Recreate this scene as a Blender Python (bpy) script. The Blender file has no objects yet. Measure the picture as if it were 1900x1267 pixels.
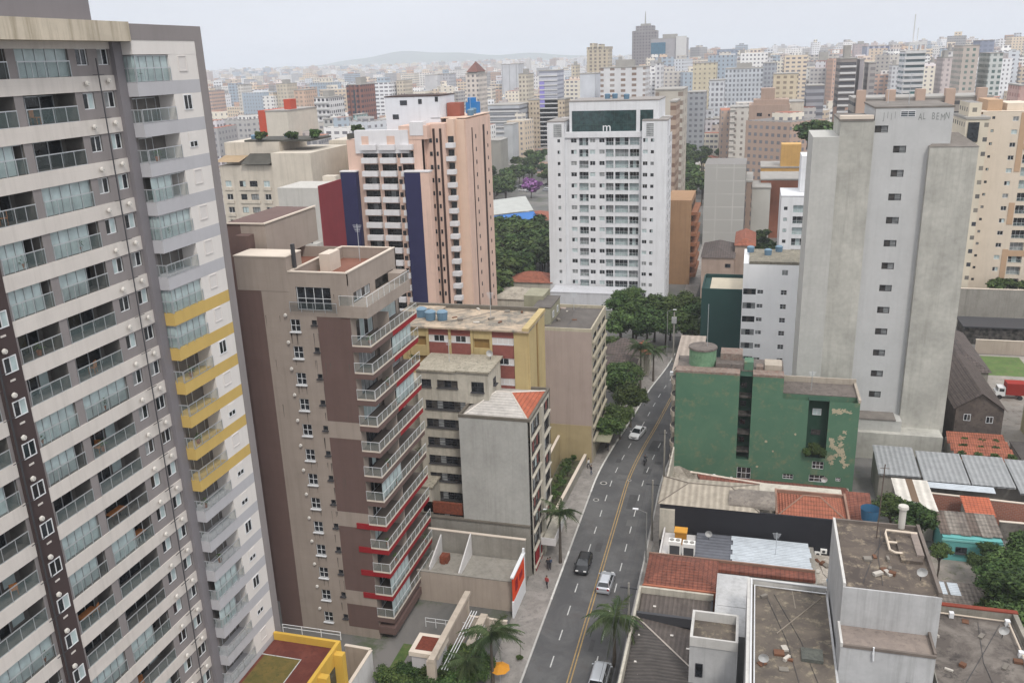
import bpy, bmesh, math, random
import numpy as np
from mathutils import Vector, Matrix
random.seed(7)
R = math.radians
S = bpy.context.scene
C = S.collection

# ------------------------------------------------------------------ camera
CAMH = 62.0
F_PX, PITCH, ROLL, YAW = 1620.0, R(17.9), R(2.0), R(15.6)
fw = Vector((-math.sin(YAW)*math.cos(PITCH), math.cos(YAW)*math.cos(PITCH), -math.sin(PITCH)))
r0 = Vector((math.cos(YAW), math.sin(YAW), 0)); u0 = r0.cross(fw)
cr, sr = math.cos(ROLL), math.sin(ROLL)
rt = r0*cr - u0*sr
up = r0*sr + u0*cr
cd = bpy.data.cameras.new("camera"); cam = bpy.data.objects.new("camera", cd); C.objects.link(cam)
cam.matrix_world = Matrix(((rt.x, up.x, -fw.x, 0), (rt.y, up.y, -fw.y, 0), (rt.z, up.z, -fw.z, CAMH), (0, 0, 0, 1)))
cd.sensor_width = 36.0; cd.lens = 36.0*F_PX/1900.0; cd.clip_end = 40000; cd.clip_start = 0.5
S.camera = cam

def ray(px, py):
    return fw*F_PX + rt*(px-950) - up*(py-633.5)
def gp(px, py, z=0.0):                      # point of the world at height z
    d = ray(px, py); t = (z-CAMH)/d.z
    return d.x*t, d.y*t
def at(px, py, Y):                          # point of the world at distance Y along the street -> (X, z)
    d = ray(px, py); t = Y/d.y
    return d.x*t, CAMH+d.z*t

# ------------------------------------------------------------------ light
SUN_EL, SUN_AZ = R(52), R(150)              # azimuth measured from +Y clockwise
W = bpy.data.worlds.new("World"); S.world = W; W.use_nodes = True
nt = W.node_tree; N = nt.nodes; L = nt.links; N.clear()
sky = N.new('ShaderNodeTexSky'); sky.sky_type = 'NISHITA'; sky.sun_disc = False
sky.sun_elevation = SUN_EL; sky.sun_rotation = SUN_AZ
bg1 = N.new('ShaderNodeBackground'); bg1.inputs['Strength'].default_value = 0.1
L.new(sky.outputs[0], bg1.inputs[0])
tc = N.new('ShaderNodeTexCoord'); sx = N.new('ShaderNodeSeparateXYZ'); L.new(tc.outputs['Generated'], sx.inputs[0])
rp = N.new('ShaderNodeValToRGB'); e = rp.color_ramp.elements
e[0].position = 0.0; e[0].color = (.64, .665, .73, 1)
e[1].position = 0.12; e[1].color = (.655, .675, .73, 1)
k = e.new(.45); k.color = (.95, .955, .99, 1)
k = e.new(1.0); k.color = (1.6, 1.6, 1.63, 1)
L.new(sx.outputs['Z'], rp.inputs[0])
mpw = N.new('ShaderNodeMapping'); mpw.inputs['Scale'].default_value = (1, 1, 4)
L.new(tc.outputs['Generated'], mpw.inputs[0])
nz = N.new('ShaderNodeTexNoise'); nz.inputs['Scale'].default_value = 2.2; nz.inputs['Detail'].default_value = 6
L.new(mpw.outputs[0], nz.inputs[0])
mr = N.new('ShaderNodeMapRange'); mr.inputs[1].default_value = .3; mr.inputs[2].default_value = .7
mr.inputs[3].default_value = .90; mr.inputs[4].default_value = 1.08
L.new(nz.outputs[0], mr.inputs[0])
mx = N.new('ShaderNodeMix'); mx.data_type = 'RGBA'; mx.blend_type = 'MULTIPLY'; mx.inputs[0].default_value = 1
L.new(rp.outputs[0], mx.inputs[6]); L.new(mr.outputs[0], mx.inputs[7])
bg2 = N.new('ShaderNodeBackground'); L.new(mx.outputs[2], bg2.inputs[0]); bg2.inputs['Strength'].default_value = 1.0
ms = N.new('ShaderNodeMixShader'); ms.inputs[0].default_value = .93
L.new(bg1.outputs[0], ms.inputs[1]); L.new(bg2.outputs[0], ms.inputs[2])
wo = N.new('ShaderNodeOutputWorld'); L.new(ms.outputs[0], wo.inputs[0])
sd = bpy.data.lights.new("sun", 'SUN'); sd.energy = 1.5; sd.angle = R(10); sd.color = (1, .95, .88)
sun = bpy.data.objects.new("sun", sd); C.objects.link(sun)
sdir = Vector((math.sin(SUN_AZ)*math.cos(SUN_EL), math.cos(SUN_AZ)*math.cos(SUN_EL), math.sin(SUN_EL)))
sun.rotation_euler = sdir.to_track_quat('Z', 'Y').to_euler(); sun.location = (0, 0, 300)
S.view_settings.view_transform = 'Standard'; S.view_settings.look = 'None'
S.view_settings.exposure = 0.3; S.view_settings.gamma = 1.0
S.cycles.max_bounces = 6; S.cycles.diffuse_bounces = 3; S.cycles.glossy_bounces = 2
S.cycles.transparent_max_bounces = 12; S.cycles.volume_bounces = 4; S.cycles.transmission_bounces = 2
HAZE = 0.00020

# ------------------------------------------------------------------ materials
def hexc(h):
    h = h.lstrip('#'); v = [int(h[i:i+2], 16)/255 for i in (0, 2, 4)]
    return tuple(x/12.92 if x <= .04045 else ((x+.055)/1.055)**2.4 for x in v)
MC = {}
def mat(name, col, rough=.85, noise=.10, scale=.35, streak=0.0, bump=0.0, dirt=None, metal=0.0, spec=.3, fine=0.0, block=0.0):
    """plain surface with uneven tone, soft stains and rain streaks"""
    if name in MC: return MC[name]
    if isinstance(col, str): col = hexc(col)
    m = bpy.data.materials.new(name); m.use_nodes = True; t = m.node_tree; n = t.nodes; l = t.links
    b = n['Principled BSDF']; b.inputs['Roughness'].default_value = rough; b.inputs['Metallic'].default_value = metal
    b.inputs['Specular IOR Level'].default_value = spec
    geo = n.new('ShaderNodeNewGeometry')
    cur = None
    a = n.new('ShaderNodeTexNoise'); a.inputs['Scale'].default_value = scale; a.inputs['Detail'].default_value = 5; a.inputs['Roughness'].default_value = .65
    l.new(geo.outputs['Position'], a.inputs[0])
    r1 = n.new('ShaderNodeMapRange'); r1.inputs[1].default_value = .3; r1.inputs[2].default_value = .7
    r1.inputs[3].default_value = 1-noise; r1.inputs[4].default_value = 1+noise*.6
    l.new(a.outputs[0], r1.inputs[0])
    mm = n.new('ShaderNodeMix'); mm.data_type = 'RGBA'; mm.blend_type = 'MULTIPLY'; mm.inputs[0].default_value = 1
    mm.inputs[6].default_value = (*col, 1); l.new(r1.outputs[0], mm.inputs[7]); cur = mm.outputs[2]
    if fine:
        a2 = n.new('ShaderNodeTexNoise'); a2.inputs['Scale'].default_value = scale*9; a2.inputs['Detail'].default_value = 3
        l.new(geo.outputs['Position'], a2.inputs[0])
        r3 = n.new('ShaderNodeMapRange'); r3.inputs[1].default_value = .3; r3.inputs[2].default_value = .7
        r3.inputs[3].default_value = 1-fine; r3.inputs[4].default_value = 1+fine
        l.new(a2.outputs[0], r3.inputs[0])
        m4 = n.new('ShaderNodeMix'); m4.data_type = 'RGBA'; m4.blend_type = 'MULTIPLY'; m4.inputs[0].default_value = 1
        l.new(cur, m4.inputs[6]); l.new(r3.outputs[0], m4.inputs[7]); cur = m4.outputs[2]
    if streak:
        mp = n.new('ShaderNodeMapping'); mp.inputs['Scale'].default_value = (1.4, 1.4, .07); l.new(geo.outputs['Position'], mp.inputs[0])
        s = n.new('ShaderNodeTexNoise'); s.inputs['Scale'].default_value = 1.0; s.inputs['Detail'].default_value = 6; s.inputs['Roughness'].default_value = .7
        l.new(mp.outputs[0], s.inputs[0])
        r2 = n.new('ShaderNodeMapRange'); r2.inputs[1].default_value = .48; r2.inputs[2].default_value = .72
        r2.inputs[3].default_value = 0; r2.inputs[4].default_value = streak
        l.new(s.outputs[0], r2.inputs[0])
        m2 = n.new('ShaderNodeMix'); m2.data_type = 'RGBA'; l.new(r2.outputs[0], m2.inputs[0]); l.new(cur, m2.inputs[6])
        dc = dirt or (col[0]*.33+.02, col[1]*.33+.018, col[2]*.31+.015); m2.inputs[7].default_value = (*dc, 1)
        cur = m2.outputs[2]
    if block:                                # plaster panels, faint grid of joints
        br = n.new('ShaderNodeTexBrick'); br.inputs['Scale'].default_value = .35; br.inputs['Mortar Size'].default_value = .006
        br.offset = 0; br.inputs['Color1'].default_value = (1, 1, 1, 1); br.inputs['Color2'].default_value = (.96, .96, .96, 1); br.inputs['Mortar'].default_value = (1-block,)*3+(1,)
        sp = n.new('ShaderNodeSeparateXYZ'); l.new(geo.outputs['Position'], sp.inputs[0])
        ad = n.new('ShaderNodeMath'); l.new(sp.outputs[0], ad.inputs[0]); l.new(sp.outputs[1], ad.inputs[1])
        cb = n.new('ShaderNodeCombineXYZ'); l.new(ad.outputs[0], cb.inputs[0]); l.new(sp.outputs[2], cb.inputs[1]); l.new(cb.outputs[0], br.inputs[0])
        m5 = n.new('ShaderNodeMix'); m5.data_type = 'RGBA'; m5.blend_type = 'MULTIPLY'; m5.inputs[0].default_value = 1
        l.new(cur, m5.inputs[6]); l.new(br.outputs[0], m5.inputs[7]); cur = m5.outputs[2]
    l.new(cur, b.inputs['Base Color'])
    if bump:
        bp = n.new('ShaderNodeBump'); bp.inputs['Strength'].default_value = bump; bp.inputs['Distance'].default_value = .05
        q = n.new('ShaderNodeTexNoise'); q.inputs['Scale'].default_value = 6; q.inputs['Detail'].default_value = 4
        l.new(geo.outputs['Position'], q.inputs[0]); l.new(q.outputs[0], bp.inputs['Height']); l.new(bp.outputs[0], b.inputs['Normal'])
    MC[name] = m; return m

def glassmat(name, col, rough=.08, spec=.6, vary=.5):
    if name in MC: return MC[name]
    m = bpy.data.materials.new(name); m.use_nodes = True; t = m.node_tree; n = t.nodes; l = t.links
    b = n['Principled BSDF']; b.inputs['Roughness'].default_value = rough; b.inputs['Specular IOR Level'].default_value = spec
    if isinstance(col, str): col = hexc(col)
    geo = n.new('ShaderNodeNewGeometry'); a = n.new('ShaderNodeTexNoise'); a.inputs['Scale'].default_value = 1.3; a.inputs['Detail'].default_value = 3
    l.new(geo.outputs['Position'], a.inputs[0])
    r1 = n.new('ShaderNodeMapRange'); r1.inputs[1].default_value = .35; r1.inputs[2].default_value = .65
    r1.inputs[3].default_value = 1-vary; r1.inputs[4].default_value = 1+vary
    l.new(a.outputs[0], r1.inputs[0])
    mm = n.new('ShaderNodeMix'); mm.data_type = 'RGBA'; mm.blend_type = 'MULTIPLY'; mm.inputs[0].default_value = 1
    mm.inputs[6].default_value = (*col, 1); l.new(r1.outputs[0], mm.inputs[7]); l.new(mm.outputs[2], b.inputs['Base Color'])
    MC[name] = m; return m

def clearglass(name, tint, alpha):
    m = bpy.data.materials.new(name); m.use_nodes = True; t = m.node_tree; n = t.nodes; l = t.links
    b = n['Principled BSDF']; b.inputs['Base Color'].default_value = (*tint, 1); b.inputs['Roughness'].default_value = .06
    b.inputs['Alpha'].default_value = alpha
    MC[name] = m; return m

GLASS = glassmat('window_glass', (.018, .021, .025), vary=.6)
GLASSB = glassmat('blue_window_glass', (.03, .045, .055))
CURT = glassmat('pale_blind', (.42, .50, .50), rough=.35, spec=.4, vary=.12)
BLIND = glassmat('grey_blind', (.25, .26, .26), rough=.5, spec=.3, vary=.25)
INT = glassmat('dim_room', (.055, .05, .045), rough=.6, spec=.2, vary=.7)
FRAMEW = mat('white_frame', (.68, .69, .70), rough=.5, noise=.03)
FRAMED = mat('dark_frame', (.05, .05, .055), rough=.5, noise=.03)
ALU = mat('aluminium', (.52, .54, .56), rough=.35, noise=.04, metal=.5)
RAILG = clearglass('rail_glass', (.20, .27, .27), .27)
RAILD = clearglass('smoked_rail_glass', (.08, .10, .10), .35)

def brickmat(name, c1, c2, mortar, scale=1.0, w=.5, h=.25, bump=.3):
    if name in MC: return MC[name]
    m = bpy.data.materials.new(name); m.use_nodes = True; t = m.node_tree; n = t.nodes; l = t.links
    b = n['Principled BSDF']; b.inputs['Roughness'].default_value = .9
    geo = n.new('ShaderNodeNewGeometry'); sp = n.new('ShaderNodeSeparateXYZ'); l.new(geo.outputs['Position'], sp.inputs[0])
    ad = n.new('ShaderNodeMath'); l.new(sp.outputs[0], ad.inputs[0]); l.new(sp.outputs[1], ad.inputs[1])
    cb = n.new('ShaderNodeCombineXYZ'); l.new(ad.outputs[0], cb.inputs[0]); l.new(sp.outputs[2], cb.inputs[1])
    br = n.new('ShaderNodeTexBrick'); l.new(cb.outputs[0], br.inputs[0]); br.inputs['Scale'].default_value = scale
    br.inputs['Color1'].default_value = (*c1, 1); br.inputs['Color2'].default_value = (*c2, 1); br.inputs['Mortar'].default_value = (*mortar, 1)
    br.inputs['Brick Width'].default_value = w; br.inputs['Row Height'].default_value = h; br.inputs['Mortar Size'].default_value = .02
    l.new(br.outputs[0], b.inputs['Base Color']); MC[name] = m; return m

def tilemat(name, col, axis='x', period=.9, var=.45, rowp=.8):
    """clay tiles / corrugated sheet: ribs across one axis, rows across the other, patchy tone"""
    if name in MC: return MC[name]
    if isinstance(col, str): col = hexc(col)
    m = bpy.data.materials.new(name); m.use_nodes = True; t = m.node_tree; n = t.nodes; l = t.links
    b = n['Principled BSDF']; b.inputs['Roughness'].default_value = .85
    geo = n.new('ShaderNodeNewGeometry'); sp = n.new('ShaderNodeSeparateXYZ'); l.new(geo.outputs['Position'], sp.inputs[0])
    ia, ib = (0, 1) if axis == 'x' else (1, 0)
    def wave(idx, per):
        a = n.new('ShaderNodeMath'); a.operation = 'MULTIPLY'; l.new(sp.outputs[idx], a.inputs[0]); a.inputs[1].default_value = 2*math.pi/per
        s = n.new('ShaderNodeMath'); s.operation = 'SINE'; l.new(a.outputs[0], s.inputs[0]); return s.outputs[0]
    w1 = wave(ia, period)
    r1 = n.new('ShaderNodeMapRange'); r1.inputs[1].default_value = -1; r1.inputs[2].default_value = 1; r1.inputs[3].default_value = .83; r1.inputs[4].default_value = 1.08
    l.new(w1, r1.inputs[0])
    a = n.new('ShaderNodeTexNoise'); a.inputs['Scale'].default_value = .9; a.inputs['Detail'].default_value = 6; a.inputs['Roughness'].default_value = .75
    l.new(geo.outputs['Position'], a.inputs[0])
    r2 = n.new('ShaderNodeMapRange'); r2.inputs[1].default_value = .35; r2.inputs[2].default_value = .68; r2.inputs[3].default_value = 1-var; r2.inputs[4].default_value = 1.15
    l.new(a.outputs[0], r2.inputs[0])
    mu = n.new('ShaderNodeMath'); mu.operation = 'MULTIPLY'; l.new(r1.outputs[0], mu.inputs[0]); l.new(r2.outputs[0], mu.inputs[1])
    last = mu
    if rowp:
        w2 = wave(ib, rowp); r3 = n.new('ShaderNodeMapRange'); r3.inputs[1].default_value = -1; r3.inputs[2].default_value = -.5; r3.inputs[3].default_value = .62; r3.inputs[4].default_value = 1
        l.new(w2, r3.inputs[0]); m3 = n.new('ShaderNodeMath'); m3.operation = 'MULTIPLY'; l.new(mu.outputs[0], m3.inputs[0]); l.new(r3.outputs[0], m3.inputs[1]); last = m3
    mm = n.new('ShaderNodeMix'); mm.data_type = 'RGBA'; mm.blend_type = 'MULTIPLY'; mm.inputs[0].default_value = 1
    mm.inputs[6].default_value = (*col, 1); l.new(last.outputs[0], mm.inputs[7]); l.new(mm.outputs[2], b.inputs['Base Color'])
    bp = n.new('ShaderNodeBump'); bp.inputs['Strength'].default_value = .6; bp.inputs['Distance'].default_value = .08
    l.new(w1, bp.inputs['Height']); l.new(bp.outputs[0], b.inputs['Normal'])
    MC[name] = m; return m

def patchy(name, c1, c2, c3, scale=.35, lo=.42, hi=.6, detail=8, bump=.2):
    """weathered flat roof or ground: two tones with a third in spots"""
    if name in MC: return MC[name]
    c1, c2, c3 = [hexc(c) if isinstance(c, str) else c for c in (c1, c2, c3)]
    m = bpy.data.materials.new(name); m.use_nodes = True; t = m.node_tree; n = t.nodes; l = t.links
    b = n['Principled BSDF']; b.inputs['Roughness'].default_value = .92
    geo = n.new('ShaderNodeNewGeometry')
    a = n.new('ShaderNodeTexNoise'); a.inputs['Scale'].default_value = scale; a.inputs['Detail'].default_value = detail; a.inputs['Roughness'].default_value = .7; a.inputs['Distortion'].default_value = .6
    l.new(geo.outputs['Position'], a.inputs[0])
    r = n.new('ShaderNodeValToRGB'); e = r.color_ramp.elements; e[0].position = lo; e[0].color = (*c1, 1); e[1].position = hi; e[1].color = (*c2, 1)
    l.new(a.outputs[0], r.inputs[0])
    a2 = n.new('ShaderNodeTexNoise'); a2.inputs['Scale'].default_value = scale*2.7; a2.inputs['Detail'].default_value = 7; a2.inputs['Roughness'].default_value = .75
    l.new(geo.outputs['Position'], a2.inputs[0])
    r2 = n.new('ShaderNodeMapRange'); r2.inputs[1].default_value = .53; r2.inputs[2].default_value = .66
    l.new(a2.outputs[0], r2.inputs[0])
    mm = n.new('ShaderNodeMix'); mm.data_type = 'RGBA'; l.new(r2.outputs[0], mm.inputs[0]); l.new(r.outputs[0], mm.inputs[6]); mm.inputs[7].default_value = (*c3, 1)
    l.new(mm.outputs[2], b.inputs['Base Color'])
    bp = n.new('ShaderNodeBump'); bp.inputs['Strength'].default_value = bump; bp.inputs['Distance'].default_value = .06
    l.new(a2.outputs[0], bp.inputs['Height']); l.new(bp.outputs[0], b.inputs['Normal'])
    MC[name] = m; return m

# window pattern for the far towers, cut by the surface's own metres
def facade(name, wall, win, bay=3.2, fl=3.0, ww=.5, wh=.45, roof=(.22, .21, .2), vary=.5, island=False, slots=0.0):
    if name in MC: return MC[name]
    wall, win = [hexc(c) if isinstance(c, str) else c for c in (wall, win)]
    m = bpy.data.materials.new(name); m.use_nodes = True; t = m.node_tree; n = t.nodes; l = t.links
    b = n['Principled BSDF']; b.inputs['Roughness'].default_value = .8; b.inputs['Specular IOR Level'].default_value = .25
    geo = n.new('ShaderNodeNewGeometry'); sp = n.new('ShaderNodeSeparateXYZ'); l.new(geo.outputs['Position'], sp.inputs[0])
    sn = n.new('ShaderNodeSeparateXYZ'); l.new(geo.outputs['Normal'], sn.inputs[0])
    def M(op, a, bb=None, cc=None):
        x = n.new('ShaderNodeMath'); x.operation = op
        for i, v in enumerate((a, bb, cc)):
            if v is None: continue
            if hasattr(v, 'is_linked'): l.new(v, x.inputs[i])
            else: x.inputs[i].default_value = v
        return x.outputs[0]
    ax = M('ABSOLUTE', sn.outputs[0]); ay = M('ABSOLUTE', sn.outputs[1])
    isx = M('GREATER_THAN', ax, ay)
    u = M('ADD', M('MULTIPLY', sp.outputs[1], isx), M('MULTIPLY', sp.outputs[0], M('SUBTRACT', 1.0, isx)))
    if island:
        rnd = geo.outputs['Random Per Island']
        bayv = M('MULTIPLY_ADD', M('FRACT', M('MULTIPLY', rnd, 37.0)), bay*.7, bay*.7)
        uu = M('DIVIDE', u, bayv)
    else:
        uu = M('DIVIDE', u, bay)
    zz = M('DIVIDE', sp.outputs[2], fl)
    fu = M('FRACT', uu); fz = M('FRACT', zz)
    wwv = ww
    if island: wwv = M('MULTIPLY_ADD', M('FRACT', M('MULTIPLY', rnd, 91.0)), .55, .25)
    inu = M('LESS_THAN', fu, wwv); inz = M('LESS_THAN', M('ABSOLUTE', M('SUBTRACT', fz, .5)), wh*.5)
    side = M('LESS_THAN', M('ABSOLUTE', sn.outputs[2]), .5)
    mask = M('MULTIPLY', M('MULTIPLY', inu, inz), side)
    cb = n.new('ShaderNodeCombineXYZ'); l.new(M('FLOOR', uu), cb.inputs[0]); l.new(M('FLOOR', zz), cb.inputs[1]); l.new(isx, cb.inputs[2])
    wn = n.new('ShaderNodeTexWhiteNoise'); l.new(cb.outputs[0], wn.inputs[0])
    winc = n.new('ShaderNodeMix'); winc.data_type = 'RGBA'; winc.inputs[6].default_value = (*win, 1)
    winc.inputs[7].default_value = (wall[0]*.7, wall[1]*.7, wall[2]*.7, 1)
    l.new(M('MULTIPLY', M('POWER', wn.outputs[0], 2.0), vary), winc.inputs[0])
    if island:
        wr = n.new('ShaderNodeValToRGB'); wr.color_ramp.interpolation = 'CONSTANT'; ee = wr.color_ramp.elements
        pal = ['#dfddd9', '#d6cfc2', '#c2bdb6', '#e6e5e3', '#b5b3b1', '#d0c0ac', '#a5a4a4', '#e0d9ca', '#c2a493', '#ccd0d5', '#b09a8c', '#e2e3e5', '#a3afba', '#dacbb5']
        ee[0].color = (*hexc(pal[0]), 1); ee[1].position = 1/len(pal); ee[1].color = (*hexc(pal[1]), 1)
        for i in range(2, len(pal)):
            q = ee.new(i/len(pal)); q.color = (*hexc(pal[i]), 1)
        l.new(rnd, wr.inputs[0]); wallc = wr.outputs[0]
    else:
        a = n.new('ShaderNodeTexNoise'); a.inputs['Scale'].default_value = .12; a.inputs['Detail'].default_value = 5
        l.new(geo.outputs['Position'], a.inputs[0])
        r1 = n.new('ShaderNodeMapRange'); r1.inputs[1].default_value = .3; r1.inputs[2].default_value = .7; r1.inputs[3].default_value = .84; r1.inputs[4].default_value = 1.05
        l.new(a.outputs[0], r1.inputs[0])
        wm = n.new('ShaderNodeMix'); wm.data_type = 'RGBA'; wm.blend_type = 'MULTIPLY'; wm.inputs[0].default_value = 1
        wm.inputs[6].default_value = (*wall, 1); l.new(r1.outputs[0], wm.inputs[7]); wallc = wm.outputs[2]
    c1 = n.new('ShaderNodeMix'); c1.data_type = 'RGBA'; l.new(mask, c1.inputs[0]); l.new(wallc, c1.inputs[6]); l.new(winc.outputs[2], c1.inputs[7])
    isr = M('GREATER_THAN', sn.outputs[2], .5)
    c2 = n.new('ShaderNodeMix'); c2.data_type = 'RGBA'; l.new(isr, c2.inputs[0]); l.new(c1.outputs[2], c2.inputs[6])
    if island:
        rr = n.new('ShaderNodeValToRGB'); rr.color_ramp.interpolation = 'CONSTANT'; e3 = rr.color_ramp.elements
        pr = ['#86827e', '#95604f', '#aaa8a5', '#75726f', '#a06c58', '#bab6af', '#7d7a77']
        e3[0].color = (*hexc(pr[0]), 1); e3[1].position = 1/7; e3[1].color = (*hexc(pr[1]), 1)
        for i in range(2, 7):
            q = e3.new(i/7); q.color = (*hexc(pr[i]), 1)
        l.new(M('FRACT', M('MULTIPLY', rnd, 13.0)), rr.inputs[0]); l.new(rr.outputs[0], c2.inputs[7])
    else: c2.inputs[7].default_value = (*roof, 1)
    l.new(c2.outputs[2], b.inputs['Base Color'])
    MC[name] = m; return m

# ------------------------------------------------------------------ mesh building
class MB:
    def __init__(s): s.v = []; s.f = []; s.m = []
    def quad(s, a, b, c, d, mi=0, T=None):
        i = len(s.v); p = [a, b, c, d]
        if T: p = [T(*q) for q in p]
        s.v += p; s.f.append((i, i+1, i+2, i+3)); s.m.append(mi)
    def poly(s, pts, mi=0, T=None):
        i = len(s.v); p = [T(*q) for q in pts] if T else list(pts)
        s.v += p; s.f.append(tuple(range(i, i+len(p)))); s.m.append(mi)
    def box(s, x0, x1, y0, y1, z0, z1, mi=0, T=None, skip=''):
        i = len(s.v)
        p = [(x0, y0, z0), (x1, y0, z0), (x1, y1, z0), (x0, y1, z0), (x0, y0, z1), (x1, y0, z1), (x1, y1, z1), (x0, y1, z1)]
        if T: p = [T(*q) for q in p]
        s.v += p
        for k, f in (('b', (0, 3, 2, 1)), ('t', (4, 5, 6, 7)), ('f', (0, 1, 5, 4)), ('r', (1, 2, 6, 5)), ('k', (2, 3, 7, 6)), ('l', (3, 0, 4, 7))):
            if k in skip: continue
            s.f.append(tuple(i+j for j in f)); s.m.append(mi)
    def prism(s, pts, z0, z1, mi=0, mtop=None):     # pts counter-clockwise outline
        n = len(pts); i = len(s.v)
        s.v += [(x, y, z0) for x, y in pts]+[(x, y, z1) for x, y in pts]
        for k in range(n):
            s.f.append((i+k, i+(k+1) % n, i+n+(k+1) % n, i+n+k)); s.m.append(mi)
        s.f.append(tuple(i+n+k for k in range(n))); s.m.append(mi if mtop is None else mtop)
        s.f.append(tuple(i+n-1-k for k in range(n))); s.m.append(mi)
    def cyl(s, x, y, z0, z1, r0, r1=None, n=10, mi=0, cap=True):
        if r1 is None: r1 = r0
        i = len(s.v)
        for k in range(n): s.v.append((x+r0*math.cos(2*math.pi*k/n), y+r0*math.sin(2*math.pi*k/n), z0))
        for k in range(n): s.v.append((x+r1*math.cos(2*math.pi*k/n), y+r1*math.sin(2*math.pi*k/n), z1))
        for k in range(n):
            s.f.append((i+k, i+(k+1) % n, i+n+(k+1) % n, i+n+k)); s.m.append(mi)
        if cap:
            s.f.append(tuple(i+n+k for k in range(n))); s.m.append(mi)
            s.f.append(tuple(i+n-1-k for k in range(n))); s.m.append(mi)
    def tube(s, pts, r, n=5, mi=0):
        pts = [Vector(p) for p in pts]; rs = r if isinstance(r, (list, tuple)) else [r]*len(pts); base = len(s.v)
        for k, p in enumerate(pts):
            d = (pts[min(k+1, len(pts)-1)]-pts[max(k-1, 0)]).normalized()
            a = d.cross(Vector((0, 0, 1)));
            if a.length < .05: a = d.cross(Vector((1, 0, 0)))
            a.normalize(); b = d.cross(a)
            for j in range(n):
                q = p+(a*math.cos(2*math.pi*j/n)+b*math.sin(2*math.pi*j/n))*rs[k]; s.v.append(tuple(q))
        for k in range(len(pts)-1):
            for j in range(n):
                s.f.append((base+k*n+j, base+k*n+(j+1) % n, base+(k+1)*n+(j+1) % n, base+(k+1)*n+j)); s.m.append(mi)
        s.f.append(tuple(base+j for j in range(n))[::-1]); s.m.append(mi)
        s.f.append(tuple(base+(len(pts)-1)*n+j for j in range(n))); s.m.append(mi)
    def mesh(s, name, mats, off=(0, 0, 0), smooth=False):
        me = bpy.data.meshes.new(name)
        v = np.array(s.v, dtype=float).reshape(-1, 3)-np.array(off)
        me.from_pydata(v.tolist(), [], s.f)
        for m in (mats if isinstance(mats, (list, tuple)) else [mats]): me.materials.append(m)
        me.polygons.foreach_set('material_index', s.m)
        if smooth: me.polygons.foreach_set('use_smooth', [True]*len(s.f))
        me.update(); return me
    def build(s, name, mats, parent=None, smooth=False):
        off = tuple(parent.location) if parent is not None and parent.type == 'EMPTY' else (0, 0, 0)
        o = bpy.data.objects.new(name, s.mesh(name, mats, off, smooth)); C.objects.link(o)
        if parent is not None: o.parent = parent
        return o

def tag(o, label=None, cat=None, group=None, kind=None):
    if label: o['label'] = label
    if cat: o['category'] = cat
    if group: o['group'] = group
    if kind: o['kind'] = kind
    return o
def empty(name, loc, label=None, cat=None, group=None):
    o = bpy.data.objects.new(name, None); C.objects.link(o); o.location = loc; o.empty_display_size = .5
    return tag(o, label, cat, group)
def frame(ox, oy, rot):                      # local x along the wall, y inwards, z up
    c, s = math.cos(R(rot)), math.sin(R(rot))
    return lambda x, y, z: (ox+c*x-s*y, oy+s*x+c*y, z)

def wall_open(mb, T, u0, u1, z0, z1, ops, depth=.25, mi=0, mr=None):
    """wall face with real openings; reveals run inwards"""
    mr = mi if mr is None else mr
    zs = sorted({z0, z1, *[o[2] for o in ops if z0 < o[2] < z1], *[o[3] for o in ops if z0 < o[3] < z1]})
    for a, b in zip(zs, zs[1:]):
        zc = (a+b)/2; sp = sorted((max(o[0], u0), min(o[1], u1)) for o in ops if o[2] < zc < o[3])
        x = u0
        for p, q in sp:
            if p > x+1e-4: mb.quad((x, 0, a), (p, 0, a), (p, 0, b), (x, 0, b), mi, T)
            x = max(x, q)
        if x < u1-1e-4: mb.quad((x, 0, a), (u1, 0, a), (u1, 0, b), (x, 0, b), mi, T)
    for o in ops:
        p, q, a, b = o[:4]; d = o[4] if len(o) > 4 else depth
        mb.quad((p, 0, a), (q, 0, a), (q, d, a), (p, d, a), mr, T)
        mb.quad((p, d, b), (q, d, b), (q, 0, b), (p, 0, b), mr, T)
        mb.quad((p, d, a), (p, d, b), (p, 0, b), (p, 0, a), mr, T)
        mb.quad((q, 0, a), (q, 0, b), (q, d, b), (q, d, a), mr, T)
        mb.quad((p, d, a), (q, d, a), (q, d, b), (p, d, b), mr, T)

WM = {}
def win_mesh(w, h, panes=2, fr=None, gl=None, sill=False, bars=0, t=.06):
    """window seen as frame, mullions and panes; local x 0..w, z 0..h, y inwards"""
    key = (round(w, 2), round(h, 2), panes, (fr or FRAMEW).name, tuple(g.name for g in (gl or [GLASS])), sill, bars)
    if key in WM: return WM[key]
    fr = fr or FRAMEW; gl = gl or [GLASS]; mb = MB()
    mb.box(0, t, -.03, .03, 0, h); mb.box(w-t, w, -.03, .03, 0, h); mb.box(t, w-t, -.03, .03, 0, t); mb.box(t, w-t, -.03, .03, h-t, h)
    for i in range(1, panes):
        x = w*i/panes; mb.box(x-t*.45, x+t*.45, -.028, .028, t, h-t)
    for i in range(1, bars+1):
        z = h*i/(bars+1); mb.box(t, w-t, -.026, .026, z-t*.4, z+t*.4)
    for i in range(panes):
        x0 = w*i/panes; x1 = w*(i+1)/panes
        mb.quad((x0+.01, .01, t), (x1-.01, .01, t), (x1-.01, .01, h-t), (x0+.01, .01, h-t), 1+(i % len(gl)))
    if sill: mb.box(-.08, w+.08, -.34, .03, -.09, -.005)
    WM[key] = mb.mesh('window', [fr]+list(gl)); return WM[key]

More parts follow.
